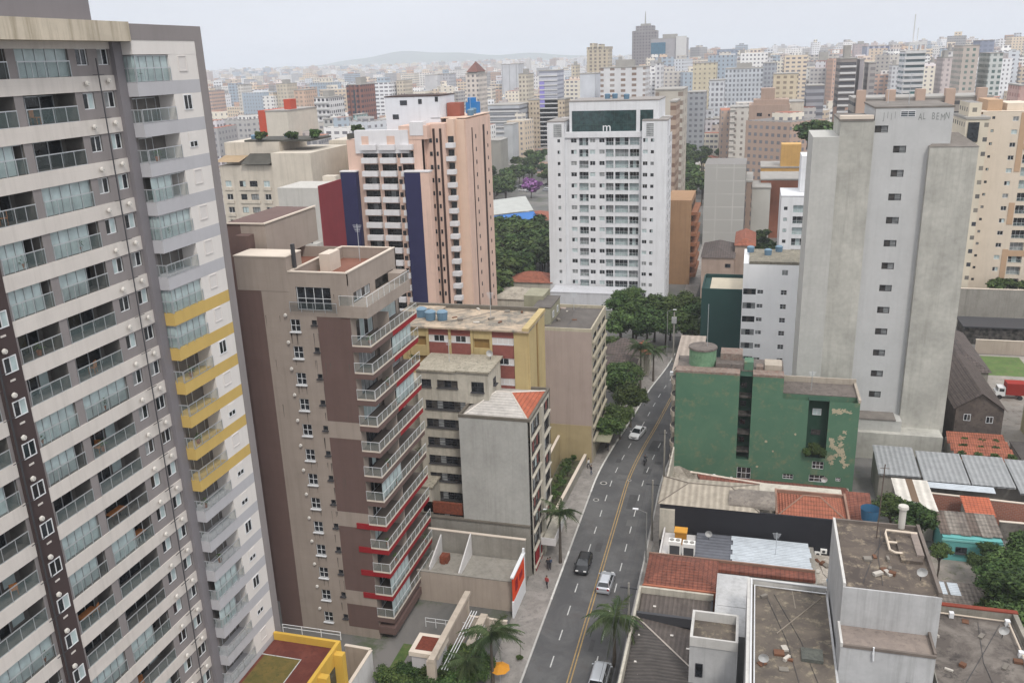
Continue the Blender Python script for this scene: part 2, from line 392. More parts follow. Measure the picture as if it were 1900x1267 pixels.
class Bld:
    """a building: Empty at its base, walls as meshes, repeated parts capped at 100 per kind"""
    def __init__(s, name, loc, label, cat='building', group=None):
        s.root = empty(name, loc, label, cat, group); s.rep = {}; s.mb = MB(); s.loc = Vector(loc)
    def put(s, name, mesh, pos, rot=0, sub=None):
        s.rep.setdefault(name, []).append((mesh, Vector(pos), rot, sub))
    def finish(s, mats, wallname='wall', cap=100):
        if s.mb.f: s.mb.build(wallname, mats, s.root)
        cp = Vector((0, 0, CAMH))
        for name, lst in s.rep.items():
            lst.sort(key=lambda q: (q[1]-cp).length)
            for me, p, r, sub in lst[:cap]:
                o = bpy.data.objects.new(name, me); C.objects.link(o); o.parent = s.root; o.location = p-s.loc; o.rotation_euler = (0, 0, R(r))
                for sn, sm in (sub or []):
                    q = bpy.data.objects.new(sn, sm); C.objects.link(q); q.parent = o
            rest = lst[cap:]
            if rest:
                mb = MB(); ml = []
                for me, p, r, sub in rest:
                    for mm in [me]+[x[1] for x in (sub or [])]:
                        T = frame(p.x, p.y, r); i = len(mb.v)
                        mb.v += [T(*v.co)[:2]+(v.co.z+p.z,) for v in mm.vertices]
                        idx = []
                        for q in mm.materials:
                            if q not in ml: ml.append(q)
                            idx.append(ml.index(q))
                        for f in mm.polygons:
                            mb.f.append(tuple(i+j for j in f.vertices)); mb.m.append(idx[f.material_index])
                o = mb.build(name, ml, s.root); o['kind'] = 'stuff'
        return s.root

def parapet(mb, x0, x1, y0, y1, z, h=.8, t=.25, mi=0, mtop=None):
    for a in ((x0, x1, y0, y0+t), (x0, x1, y1-t, y1), (x0, x0+t, y0+t, y1-t), (x1-t, x1, y0+t, y1-t)):
        mb.box(*a, z, z+h, mi)
        if mtop is not None: mb.box(a[0]-.05, a[1]+.05, a[2]-.05, a[3]+.05, z+h+.002, z+h+.1, mtop)

def rail_mesh(w, h=1.0, n=4, glass=None, ends=False, white=False):
    key = ('rail', round(w, 2), h, n, (glass or RAILG).name, ends, white)
    if key in WM: return WM[key]
    mb = MB()
    t_ = .035 if white else .07; mb.box(0, w, -.04, .0, h+.02-t_, h+.02)
    for i in range(n+1):
        x = w*i/n; x = min(max(x, .025), w-.025); mb.box(x-(.01 if white else .02), x+(.01 if white else .02), -.035, 0, 0, h-.02)
    g = MB(); g.quad((.03, -.02, .06), (w-.03, -.02, .06), (w-.03, -.02, h-.08), (.03, -.02, h-.08))
    WM[key] = (mb.mesh('railing', FRAMEW if white else ALU), g.mesh('glass_panel', glass or RAILG)); return WM[key]

# ================================================================== SETTING
asph = patchy('asphalt', (.072, .072, .074), (.105, .104, .104), (.085, .08, .078), scale=.18, detail=6, bump=.05)
pave = patchy('pavement', (.20, .185, .17), (.27, .25, .23), (.15, .14, .13), scale=.5)
kerbm = mat('kerb_stone', (.42, .41, .39), noise=.15, scale=1)
gm = patchy('city_ground', (.10, .10, .095), (.17, .16, .15), (.075, .095, .05), scale=.05, detail=9)
g = MB(); g.quad((-16000, -400, 0), (16000, -400, 0), (16000, 16000, 0), (-16000, 16000, 0)); tag(g.build('ground', gm), kind='structure')

PATH = [(-20, -15.8), (60, -15.8), (90, -15.95), (122, -16.1), (133, -15.2), (141.5, -14.1), (150, -13.3), (160, -12.3), (172, -10.3), (183, -9.2), (226, -8.0), (420, -4)]
def smooth_path():
    ys = [p[0] for p in PATH]; xs = [p[1] for p in PATH]; Y = np.arange(-20, 420, 1.0); X = np.interp(Y, ys, xs)
    k = np.ones(9)/9; Xp = np.concatenate([np.full(4, X[0]), X, np.full(4, X[-1])]); X = np.convolve(Xp, k, 'valid')
    return Y, X
PY_, PX_ = smooth_path()
def cx(y): return float(np.interp(y, PY_, PX_))
def strip(mb, y0, y1, a, b, z, mi=0, step=2.0):
    ys = list(np.arange(y0, y1, step))+[y1]
    for p, q in zip(ys, ys[1:]):
        mb.quad((cx(p)+a, p, z), (cx(p)+b, p, z), (cx(q)+b, q, z), (cx(q)+a, q, z), mi)
m = MB(); strip(m, -20, 420, -4.75, 4.9, .004); m.quad((-4.5, 184, .003), (90, 184, .003), (90, 192, .003), (-4.5, 192, .003))
tag(m.build('road', asph), kind='structure')
yel = patchy('yellow_paint', (.30, .20, .085), (.36, .25, .10), (.12, .105, .09), scale=1.2); wht = patchy('white_paint', (.42, .42, .41), (.55, .55, .53), (.16, .16, .16), scale=1.6)
m = MB()
strip(m, 20, 182, -.24, -.10, .009, 0); strip(m, 20, 182, .10, .24, .009, 0)
strip(m, 143, 160, 2.25, 2.37, .009, 1)
y = 62.0
while y < 182:
    strip(m, y, y+1.9, -2.45, -2.32, .009, 1, 1.9)
    if not 140 < y < 160: strip(m, y+1, y+2.9, 2.25, 2.38, .009, 1, 1.9)
    y += 4.7
for i in range(8): m.box(-13.5+i*1.15, -12.9+i*1.15, 180.2, 183.2, .006, .0095, 1)
tag(m.build('road_marking', [yel, wht]), kind='structure')
m = MB()
strip(m, -20, 182, -8.6, -4.95, .13, 0); strip(m, -20, 182, 5.1, 6.6, .13, 0); strip(m, 194, 420, -8.6, -4.95, .13, 0); strip(m, 194, 420, 5.1, 7.4, .13, 0)
tag(m.build('pavement', pave), kind='structure')
m = MB()
def kerb(y0, y1, a, b, z, mi):
    ys = list(np.arange(y0, y1, 2.0))+[y1]
    for p, q in zip(ys, ys[1:]):
        A, B_, C_, D = (cx(p)+a, p), (cx(p)+b, p), (cx(q)+b, q), (cx(q)+a, q)
        m.quad((*A, z), (*B_, z), (*C_, z), (*D, z), mi); m.quad((*A, 0), (*A, z), (*D, z), (*D, 0), mi); m.quad((*B_, 0), (*C_, 0), (*C_, z), (*B_, z), mi)
for a, b, mi in ((-20, 88, 0), (88, 99, 1), (99, 116, 0), (116, 182, 1)): kerb(a, b, -4.97, -4.75, .15, mi)
kerb(-20, 182, 4.9, 5.12, .15, 0)
tag(m.build('kerb', [kerbm, mat('painted_kerb', (.62, .61, .58), noise=.25, scale=1)]), kind='structure')
m = MB(); rng = random.Random(3)
for px, py, r in ((1120, 896, .55), (1106, 927, .45), (1168, 891, .3)):
    x, y = gp(px, py); m.cyl(x, y, .01, .016, r, n=14, mi=1); m.cyl(x, y, .016, .02, r*.66, n=12, mi=0)
tag(m.build('manhole_cover', [mat('iron', (.03, .03, .03)), mat('fresh_concrete', (.38, .37, .35))]), kind='structure')

m = MB(); rng = random.Random(17)
for i in range(26):
    y_ = rng.uniform(66, 176); a_ = rng.uniform(-4.2, 3.2); w_ = rng.choice([.5, .8, 1.2, 1.9]); l_ = rng.uniform(.8, 5)
    strip(m, y_, y_+l_, a_, a_+w_, .0052+.0001*i, i % 2, 1.0)
tag(m.build('asphalt_patch', [patchy('old_patch', (.05, .05, .051), (.062, .061, .061), (.07, .07, .07), scale=.8), patchy('pale_patch', (.10, .10, .10), (.115, .113, .11), (.09, .09, .09), scale=.8)]), kind='structure')

# hills far behind the city
m = MB(); rng = random.Random(11); nx_ = 160
hx = np.linspace(-8600, 5200, nx_)
def ridge(x, s):
    return 80+60*math.sin(x/1300+s)+45*math.sin(x/520+2.2*s)+22*math.sin(x/210+s*3)+11*math.sin(x/90+s)
for (Yr, amp, s) in ((6600, .45, 1.2), (7400, .62, 3.1)):
    prev = None
    for i, x in enumerate(hx):
        h = max(20, ridge(x, s)*amp+38*math.exp(-((x+3300)/1300)**2)); d = 300+60*math.sin(x/400)
        cur = [(x, Yr-700, -5), (x, Yr-500+d*.5, h*.45), (x, Yr, h), (x, Yr+500, h*.6), (x, Yr+1100, -5)]
        if prev:
            for a in range(4): m.quad(prev[a], cur[a], cur[a+1], prev[a+1])
        prev = cur
tag(m.build('hills', mat('hill_woods', (.05, .085, .04), noise=.5, scale=.004)), kind='structure')

# ================================================================== LEFT TOWER
cBand = mat('cream_band', '#d0c9c2', streak=.2, noise=.05, block=.05)
cGrey = mat('grey_render', '#898382', streak=.16, noise=.06)
cGrey2 = mat('dark_grey_render', '#7c787b', noise=.05, streak=.1)
cLav = mat('pale_grey_band', '#b4b3b6', noise=.05, streak=.08)
cWh = mat('off_white_render', '#d9d4cf', noise=.04, streak=.08)
cYel = mat('ochre_render', '#c3a662', noise=.06, streak=.1)
cBrn = mat('dark_brown_render', '#463a39', noise=.06)
cBeam = mat('stained_concrete_beam', '#c3b8a6', noise=.2, streak=.75, dirt=(.2, .16, .1))
PNT = mat('shaded_room_wall', (.15, .14, .13), noise=.3, scale=.8)  # dark tone puts the shade of the balcony openings into the colour
wood = mat('wood', (.33, .13, .04), noise=.3, scale=3)

def make_ac():
    mb = MB(); mb.box(-.38, .38, -.34, -.02, 0, .52, 0)
    for k in range(12):
        a0, a1 = 2*math.pi*k/12, 2*math.pi*(k+1)/12
        mb.poly([(0, -.345, .26), (.2*math.cos(a0), -.345, .26+.2*math.sin(a0)), (.2*math.cos(a1), -.345, .26+.2*math.sin(a1))], 1)
    mb.box(-.32, -.28, -.3, 0, -.12, 0, 1); mb.box(.28, .32, -.3, 0, -.12, 0, 1)
    return mb.mesh('air_conditioner', [mat('ac_white', (.72, .71, .68), noise=.05), FRAMED])
AC = make_ac()
def make_vent():
    mb = MB(); mb.tube([(0, 0, .12), (0, -.22, .12), (.02, -.30, .06)], .07, 6, 1); mb.tube([(0, -.16, .12), (0, -.30, .12)], [.19, .15], 10, 0)
    return mb.mesh('vent_cap', [mat('vent_cream', (.62, .59, .54), noise=.1), mat('vent_metal', (.35, .34, .33))])
VENT = make_vent()

def glazing_mesh(w, h, kind, n=5):
    key = ('gz', round(w, 2), round(h, 2), kind)
    if key in WM: return WM[key]
    mb = MB(); rg = random.Random(hash(key[3]) % 1000 if False else len(kind)*7)
    if kind.startswith('blind'):
        split = {'blind': n, 'blind_half': n-2, 'blind_most': n-1}[kind]
        for i in range(n):
            x0, x1 = w*i/n, w*(i+1)/n
            if i < split:
                mb.quad((x0+.02, .22, .02), (x1-.02, .22, .02), (x1-.02, .22, h-.02), (x0+.02, .22, h-.02), 1)
            mb.box(x1-.02, x1+.02, .16, .2, 0, h, 0)
        mb.box(0, w, .14, .2, h-.07, h, 0)
        if split < n:
            mb.quad((w*split/n, 1.45, 0), (w, 1.45, 0), (w, 1.45, h), (w*split/n, 1.45, h), 2)
    else:
        # sliding doors on the back wall with a frame and a pale panel at one side
        mb.quad((.0, 1.5, 0), (w, 1.5, 0), (w, 1.5, h), (0, 1.5, h), 3)
        d0, d1 = (.3, w-.5) if kind == 'open' else (.1, w*.62)
        mb.quad((d0, 1.46, 0), (d1, 1.46, 0), (d1, 1.46, h-.12), (d0, 1.46, h-.12), 2)
        for i in range(4):
            x = d0+(d1-d0)*i/3; mb.box(x-.03, x+.03, 1.40, 1.45, 0, h-.12, 0)
        mb.box(d0, d1, 1.40, 1.45, h-.17, h-.1, 0)
        if kind == 'open_side':
            mb.quad((w*.68, 1.44, .2), (w*.9, 1.44, .2), (w*.9, 1.44, h-.3), (w*.68, 1.44, h-.3), 1)
        mb.box(0, w, -.02, .06, 0, .03, 0)
    WM[key] = mb.mesh('balcony_glazing', [ALU, CURT, GLASS, PNT]); return WM[key]

LT = Bld('apartment_tower', (-44.4, 56.5, 0), 'tall grey and cream apartment tower with yellow corner balconies filling the left edge', 'apartment tower')
mats_LT = [cGrey, cBand, PNT, cLav, cWh, cYel, cBrn, cBeam, cGrey2]
mb = LT.mb; TE = frame(-44.4, 20, 90); rg = random.Random(5)
ops = []; Y0 = 20
levels = [60.83-2.9*k for k in range(21)]
cols = [('A', 42.65, 46.2), ('B', 46.95, 51.5), ('C', 35.7, 40.2), ('D', 30.4, 34.9), ('E', 25.2, 29.7)]
smallw = [(52.2, 53.3), (54.3, 55.4)]
for k, zb in enumerate(levels):
    for n_, a, b in cols: ops.append((a-Y0, b-Y0, zb+1.02, zb+2.9-.0, 1.55))
    for a, b in smallw: ops.append((a-Y0, b-Y0, zb+1.72, zb+2.82, .16))
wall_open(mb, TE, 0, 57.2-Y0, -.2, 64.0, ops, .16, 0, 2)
kinds = ['blind', 'open', 'blind_half', 'open_side', 'open', 'blind', 'open_side', 'blind_most', 'open', 'open']
for k, zb in enumerate(levels):
    for y0, y1 in ((20, 40.45), (42.45, 55.6)):
        mb.box(y0-Y0, y1-Y0, -.07, -.003, zb, zb+1.02, 1, TE)
    for ci, (n_, a, b) in enumerate(cols):
        kd = 'blind' if (k == 0 and n_ == 'B') else kinds[(k*3+ci*5+rg.randint(0, 2)) % len(kinds)]
        if k in (1, 2) and n_ == 'B': kd = 'open'
        LT.put('balcony_glazing', glazing_mesh(b-a, 1.88, kd), (-44.4, a, zb+1.02), 90)
        r_, gsub = rail_mesh(b-a, 1.02, 4, RAILG if (k+ci) % 3 else RAILD)
        LT.put('railing', r_, (-44.38, a, zb+1.02), 90, [('glass_panel', gsub)])
    for i, (a, b) in enumerate(smallw):
        g_ = [[GLASS], [CURT, GLASS], [GLASS, CURT], [BLIND, GLASS]][rg.randint(0, 3)]
        LT.put('window', win_mesh(1.1, 1.1, 2, FRAMEW, g_), (-44.52, a, zb+1.72), 90)
        if k > 0 or True: LT.put('vent_cap', VENT, (-44.33, a+.35+.1*i, zb+.42+.12*(i)), 90)
    # brown strip window
    LT.put('window', win_mesh(1.05, 1.05, 2, FRAMEW, [GLASS, CURT] if rg.random() < .4 else [GLASS], False), (-44.26, 41.05, zb+.9), 90)
    LT.put('vent_cap', VENT, (-44.28, 41.2, zb+2.3), 90)
mb.box(40.5-Y0, 42.4-Y0, -.12, -.004, -.2, 64, 6, TE)
for k, zb in enumerate(levels): mb.box(41.3-Y0, 41.7-Y0, -.16, -.12, zb+.35, zb+.47, 1, TE)
mb.box(20-Y0, 55.6-Y0, -.05, -.003, 63.62, 64.1, 1, TE)
# pilaster between main front and wing
mb.box(55.6-Y0, 56.5-Y0, -.35, -.003, -.2, 64.1, 8, TE)
# beam along the roof edge with drip marks
mb.box(20-Y0, 56.4-Y0, -1.35, 2.0, 64.1, 65.4, 7, TE)
mb.box(20-Y0, 56.3-Y0, 1.6, 14, 65.4, 72, 8, TE)
# body
mb.box(-62, -44.62-1.3, 20, 65.2, 0, 64.1, 0, None, 'r')
mb.box(-62, -44.62, 56.5, 65.2, 64.1, 65.3, 0)
# wing
WX = -43.2
mb.box(-46, -44.62, 56.5, 65.2, -.1, 64.1, 2)
for k in range(-1, 19):
    zw = 60.3-2.9*k
    ci = 5 if 6 <= k <= 11 else 3
    top = min(zw+2.9, 64.15); z0 = max(zw, 8.0)
    if k == -1: mb.box(-44.6, WX, 56.5, 64.2, 63.2, 64.2, 4); continue
    if zw+1.0 > 8: mb.box(-44.6, WX, 56.5, 60.62, zw, zw+1.0, ci); mb.box(-44.6, WX-.006, 60.62, 64.2, zw, zw+1.0, ci)
    mb.box(-44.6, WX-.012, 60.62, 64.2, zw+1.0, min(zw+2.9, 63.2), 4)
    if zw < 8: continue
    kd = ['blind', 'open', 'open_side', 'blind_half', 'blind', 'open', 'blind', 'blind', 'open', 'open_side', 'open', 'open', 'open', 'open', 'open', 'blind_most', 'blind_half', 'open', 'open'][k]
    if kd == 'blind': LT.put('balcony_glazing', glazing_mesh(1.35, 1.85, 'blind', 2), (-44.6, 56.5, zw+1.0), 0)
    LT.put('balcony_glazing', glazing_mesh(4.1, 1.85, kd), (WX, 56.52, zw+1.0), 90)
    r_, gs = rail_mesh(4.1, .98, 4, RAILG); LT.put('railing', r_, (WX+.02, 56.5, zw+1.0), 90, [('glass_panel', gs)])
    r_, gs = rail_mesh(1.3, .98, 2, RAILG); LT.put('railing', r_, (-44.5, 56.5, zw+1.0), 0, [('glass_panel', gs)])
    st = [0, 1, 2, 0, 0, 0, 0, 0, 1, 0, 2, 0, 2, 2, 1, 2, 1, 2, 0][k]
    gl_ = [[mat('closed_shutter', '#d2cdc9', noise=.03)], [GLASS], [GLASS]][st]
    LT.put('window', win_mesh(1.05, 1.15 if st != 2 else .5, 2 if st else 1, FRAMEW if st else mat('closed_shutter', '#d2cdc9'), gl_), (WX+.02, 61.7, zw+1.65), 90)
    if st == 2: mb.box(WX, WX+.04, 61.7, 62.75, zw+2.16, zw+2.8, 4)
mb.box(-44.6, WX+.03, 64.2, 65.2, 7.5, 64.2, 0)
mb.box(-44.6, WX+.03, 56.4, 65.2, 64.2, 65.3, 0)
mb.box(-44.6, WX-.02, 56.5, 64.2, 0, 8.2, 4)
LT.finish(mats_LT)
def pipe(parent, name, x, y, z0, z1, r=.05, arms=0):
    q = MB(); q.tube([(x, y, z0), (x, y, z1)], r, 6)
    z = z0+1
    while arms and z < z1:
        q.box(x-.02, x+.02, y-.55, y+.55, z, z+.04); z += arms
    return q.build(name, FRAMED, parent)
pipe(LT.root, 'drain_pipe', -44.1, 53.75, 0, 63, .045, 2.9)
pipe(LT.root, 'drain_pipe', -44.05, 40.5, 0, 63, .06, 2.9)
# furniture on some balconies
def chair_table(x, y, z, lab):
    t = empty('balcony_table', (x, y, z), lab, 'table')
    q = MB(); q.box(x-.35, x+.35, y-.8, y+.8, z+.70, z+.76); q.build('tabletop', wood, t)
    for sx in (-.28, .28):
        for sy in (-.7, .7):
            q = MB(); q.box(x+sx-.03, x+sx+.03, y+sy-.03, y+sy+.03, z, z+.70); q.build('leg', FRAMED, t)
chair_table(-44.95, 48.6, levels[11]+1.04, 'orange wooden table on a middle grey tower balcony above the lower ones')
chair_table(-44.95, 44.0, levels[13]+1.04, 'brown wooden table at the left end of a lower balcony beside the dark strip')
chair_table(-44.95, 50.2, levels[12]+1.04, 'small wooden table at the right end of a grey tower balcony')

def potted(x, y, z, lab, grp, r=.3):
    t = empty('potted_plant', (x, y, z), lab, 'potted plant', grp); q = MB(); q.cyl(x, y, z, z+.35, .14, .18, 9); q.build('pot', mat('clay_pot', '#8f5f48', noise=.2), t)
    q = MB(); rgp = random.Random(int(x*7+y*31+z*3))
    for i in range(60):
        a, b_, rr = rgp.uniform(0, 6.28), rgp.uniform(-.6, 1.5), r*rgp.uniform(.3, 1.1); c_ = Vector((x+rr*math.cos(a)*math.cos(b_), y+rr*math.sin(a)*math.cos(b_), z+.35+r*.6+rr*math.sin(b_))); u = Vector((rgp.uniform(-1, 1), rgp.uniform(-1, 1), rgp.uniform(-1, 1)))*.09; w = Vector((rgp.uniform(-1, 1), rgp.uniform(-1, 1), rgp.uniform(-1, 1)))*.06
        q.poly([tuple(c_-u), tuple(c_+w), tuple(c_+u), tuple(c_-w)])
    q.build('leaves', mat('pot_leaves', (.06, .10, .03), noise=.3), t)
_ch = {}
def chair(x, y, z, rz, lab, grp, mm='wood'):
    t = empty('balcony_chair', (x, y, z), lab, 'chair', grp); t.rotation_euler = (0, 0, rz)
    if mm not in _ch:
        m_ = wood if mm == 'wood' else mat('white_plastic', (.5, .5, .48))
        def one(*b_): q = MB(); q.box(*b_); return q.mesh('part', m_)
        _ch[mm] = [('seat', one(-.24, .24, -.24, .24, .42, .47)), ('backrest', one(-.24, .24, .2, .25, .47, .92))]+[('leg', one(sx-.02, sx+.02, sy-.02, sy+.02, 0, .42)) for sx in (-.21, .21) for sy in (-.21, .21)]
    for n_, me in _ch[mm]: o = bpy.data.objects.new(n_, me); C.objects.link(o); o.parent = t
rgb_ = random.Random(77)
for k in range(1, 17):
    for (a, b_) in ((46.95, 51.5), (42.65, 46.2), (35.7, 40.2)):
        z_ = levels[k]+1.05; r0_ = rgb_.random()
        if r0_ < .40: potted(-44.75, rgb_.uniform(a+.4, b_-.4), z_, 'potted plant behind a glass rail of the grey tower', 'potted plants on the grey tower balconies', rgb_.uniform(.25, .42))
        if rgb_.random() < .35: y_ = rgb_.uniform(a+.6, b_-1.2); m__ = rgb_.choice(['wood', 'white']); lb_ = {'wood': 'brown wooden chair behind a glass rail of the grey tower', 'white': 'white plastic chair behind a glass rail of the grey tower'}[m__]; chair(-44.95, y_, z_, rgb_.uniform(0, 6), lb_, m__+' chairs on the grey tower balconies', m__)
for k in range(0, 17, 2): potted(-43.6, 57.2+.4*(k % 3), 60.3-2.9*k+1.03, 'potted plant on a corner balcony of the grey tower', 'potted plants on the corner balconies', .32)

# yellow podium roof below the tower
bx, by = gp(632, 1188, 9.3); ax = -43.1
PD = Bld('podium_building', (ax, 50, 0), 'low yellow podium with red playing surface on its roof below the grey tower', 'podium')
q = PD.mb; dx0 = -43.15
q.box(dx0, bx, 40, by, 0, 8.5, 0)
q.quad((dx0, 40, 8.52), (bx-.3, 40, 8.52), (bx-.3, by-.3, 8.52), (dx0, by-.3, 8.52), 1)
q.box(dx0, bx, by-.3, by, 8.5, 9.3, 0); q.box(bx-.35, bx, 40, by-.3, 8.5, 9.3, 0)
q.quad((dx0+.3, 40, 8.54), (bx-3.0, 40, 8.54), (bx-3.0, by-2.6, 8.54), (dx0+.3, by-2.6, 8.54), 2)
q.box(bx-3.0, bx-2.92, 40, by-2.5, 8.54, 8.58, 3); q.box(dx0, bx-2.92, by-2.6, by-2.52, 8.54, 8.58, 3)
for yy in (by-1.3, by-4.6, by-8): q.box(bx+.003, bx+.9, yy-.35, yy+.35, 0, 8.9, 0)
q.box(bx+.01, bx+.05, by-4.2, by-1.7, 2, 7.6, 4)
PD.finish([mat('podium_yellow', '#c9a347', noise=.08, streak=.15), patchy('red_court', '#5a2a21', '#67352a', '#52271f', scale=.6), patchy('worn_turf', '#5b5226', '#6a5a2c', '#4a4a20', scale=.8), wht, GLASSB])

def fence(name, pts, z0, h, label, step=1.5, m=None, cat='fence', bars=2):
    r = empty(name, (*pts[0], z0), label, cat)
    q = MB(); m = m or FRAMEW
    for a, b in zip(pts, pts[1:]):
        n = max(1, int(math.hypot(b[0]-a[0], b[1]-a[1])/step))
        for i in range(n+1):
            x = a[0]+(b[0]-a[0])*i/n; y = a[1]+(b[1]-a[1])*i/n; q.box(x-.03, x+.03, y-.03, y+.03, z0, z0+h)
        for k in range(bars):
            z = z0+h*(1-k*.8/bars); q.tube([(a[0], a[1], z), (b[0], b[1], z)], .03, 4)
    q.build('rails', m, r); return r
fence('metal_fence', [gp(525, 1165, 8.6), gp(632, 1180, 8.6)], 8.2, .9, 'white metal railing behind the yellow podium parapet', 1.6)

# ================================================================== BROWN BALCONY TOWER
cTau = mat('taupe_render', '#9d9187', noise=.08, streak=.22, block=.06)
cDkB = mat('brown_render', '#695550', noise=.07, streak=.16, block=.05)
cRed = mat('red_render', '#8c1f25', noise=.08)
cCop = mat('pale_coping', '#cbbfb1', noise=.08)
BT = Bld('apartment_tower', (-43, 76.6, 0), 'taupe and brown apartment tower with red-banded corner balconies behind the grey tower', 'apartment tower')
q = BT.mb; X0, XW, XE = -50.4, -38.1, -36.1; YF, YB = 76.6, 89.2
TS = frame(X0, YF, 0)
ops = []
for k in range(13):
    zc = 36.9-2.9*k
    if zc < 1: continue
    ops.append((-44.85-X0, -43.75-X0, zc-.7, zc+.6, .2)); ops.append((-42.4-X0, -41.85-X0, zc+.1, zc+.6, .2))
ops.append((-43.8-X0, -40.0-X0, 38.55, 40.95, .3))
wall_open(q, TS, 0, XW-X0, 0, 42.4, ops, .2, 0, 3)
for k in range(13):
    zc = 36.9-2.9*k
    if zc < 1: continue
    BT.put('window', win_mesh(1.1, 1.3, 2, FRAMEW, [GLASS], True, 1), (-44.85, YF+.1, zc-.7))
    BT.put('small_window', win_mesh(.55, .5, 1, FRAMED, [GLASS], True), (-42.4, YF+.1, zc+.1))
    BT.put('vent_cap', VENT, (-45.2, YF-.02, zc+.95))
BT.put('large_window', win_mesh(3.8, 2.4, 4, FRAMEW, [GLASS], False, 1), (-43.8, YF+.15, 38.55))
r_, gs = rail_mesh(5.2, 1.05, 4, RAILD); BT.put('railing', r_, (-44.5, YF-.35, 38.4), 0, [('glass_panel', gs)])
# painted panels, 8 mm proud
def panel(x0, x1, z0, z1, mi=1): q.box(x0, x1, YF-.008, YF-.0005, z0, z1, mi, None, 'k')
panel(X0+.0, -47.75, 0, 40.4)
for a, b in ((26.5, 37.9), (15.9, 24.6), (6.0, 14.1), (1.2, 4.2)): panel(-41.8, XW, a, b)
# other sides and roof
TEb = frame(XW, YF, 90); eops = []
for k in range(-1, 13):
    zs = 35.0-2.9*k
    if zs < 1: continue
    eops += [(1.2, 5.2, zs+.05, zs+2.3, .3), (6.6, 11.6, zs+.05, zs+2.3, .3)]
wall_open(q, TEb, 0, YB-YF, 0, 42.4, eops, .3, 0, 3)
q.box(X0, XW, YB-.2, YB, 0, 42.4, 0); q.box(X0-.003, X0+.2, YF+.002, YB-.2, 0, 42.4, 1)
q.quad((X0, YF+.2, 41.2), (XW-.2, YF+.2, 41.2), (XW-.2, YB-.2, 41.2), (X0, YB-.2, 41.2), 4)
for a in ((-44.5, XW, YF+.003, YF+.25), (XW-.25, XW-.002, YF+.25, YB-.2), (-44.5, XW-.25, YB-.45, YB-.202), (-44.5, -44.3, YF+.25, YB-.45)):
    q.box(*a, 41.2, 42.42, 0); q.box(a[0]-.05, a[1]+.06, a[2]-.05, a[3]+.05, 42.424, 42.54, 5)
q.box(X0, -44.6, YF-.03, YF+3.2, 40.4, 43.9, 0); q.box(X0-.05, -44.55, YF-.08, YF+3.25, 43.904, 44.02, 5)
q.box(-44.58, -44.3, YF+1.2, YF+1.6, 42.6, 45.0, 6)
q.box(-43.8, -42.6, YF+5.5, YF+8, 41.2, 43.1, 5)
q.box(-51.9, -50.41, YF+3, YB, 0, 45.4, 1); q.box(-54, -51.9, YF+4.2, YB+3, 0, 46.4, 1); q.box(-53.8, -49.2, YF+4.3, YB+2.8, 46.3, 46.41, 1); q.box(-54.05, -48.9, YF+4.05, YF+4.25, 46.404, 46.55, 5); q.box(-49.2, -48.9, YF+4.25, YB+3.05, 46.404, 46.55, 5)
q.box(-51.9, -49.0, YF+4.2, YB+3, 42.5, 46.3, 0)
# terrace
q.box(XW+.002, XE, YF-.1, YB-1.2, 37.95, 39.15, 0); q.box(-39.2, XW, YF-.12, YF-.01, 37.95, 39.15, 0)
for (p, r, w_, rl) in (((XW-1.0, YF-.1, 39.15), 0, 3.0, 2), ((XE, YF-.1, 39.15), 90, 11.4, 8)):
    r_, gs = rail_mesh(w_, 1.05, rl, RAILG, white=True); BT.put('railing', r_, p, r, [('glass_panel', gs)])
BT.put('large_window', win_mesh(4.0, 2.25, 4, FRAMEW, [GLASS, BLIND], False, 1), (XW-.1, YF+1.2, 39.2), 90)
q.box(XW+.3, XE-.2, YB-3.2, YB-1.3, 39.16, 40.3, 0)
gr = MB(); rgg = random.Random(19)
for i in range(70):
    x_ = rgg.choice([-44.8, -44.3, -43.8, -42.4, -41.9, rgg.uniform(-50, -38.4), rgg.uniform(-50, -38.4)])+rgg.uniform(-.1, .1); k_ = rgg.randint(0, 11); zt_ = 36.9-2.9*k_-.8 if x_ < -41.7 and x_ > -45 else rgg.choice([42.3, 40.3, 37.8, 33, 28, 20]); l_ = rgg.uniform(.5, 1.7); w_ = rgg.uniform(.02, .06)
    gr.poly([(x_-w_, YF-.0095, zt_), (x_-w_*.3, YF-.0095, zt_-l_), (x_+w_*.3, YF-.0095, zt_-l_*.9), (x_+w_, YF-.0095, zt_)])
gr.build('grime_streaks', mat('grime', '#5f5650', noise=.3), BT.root)['kind'] = 'stuff'
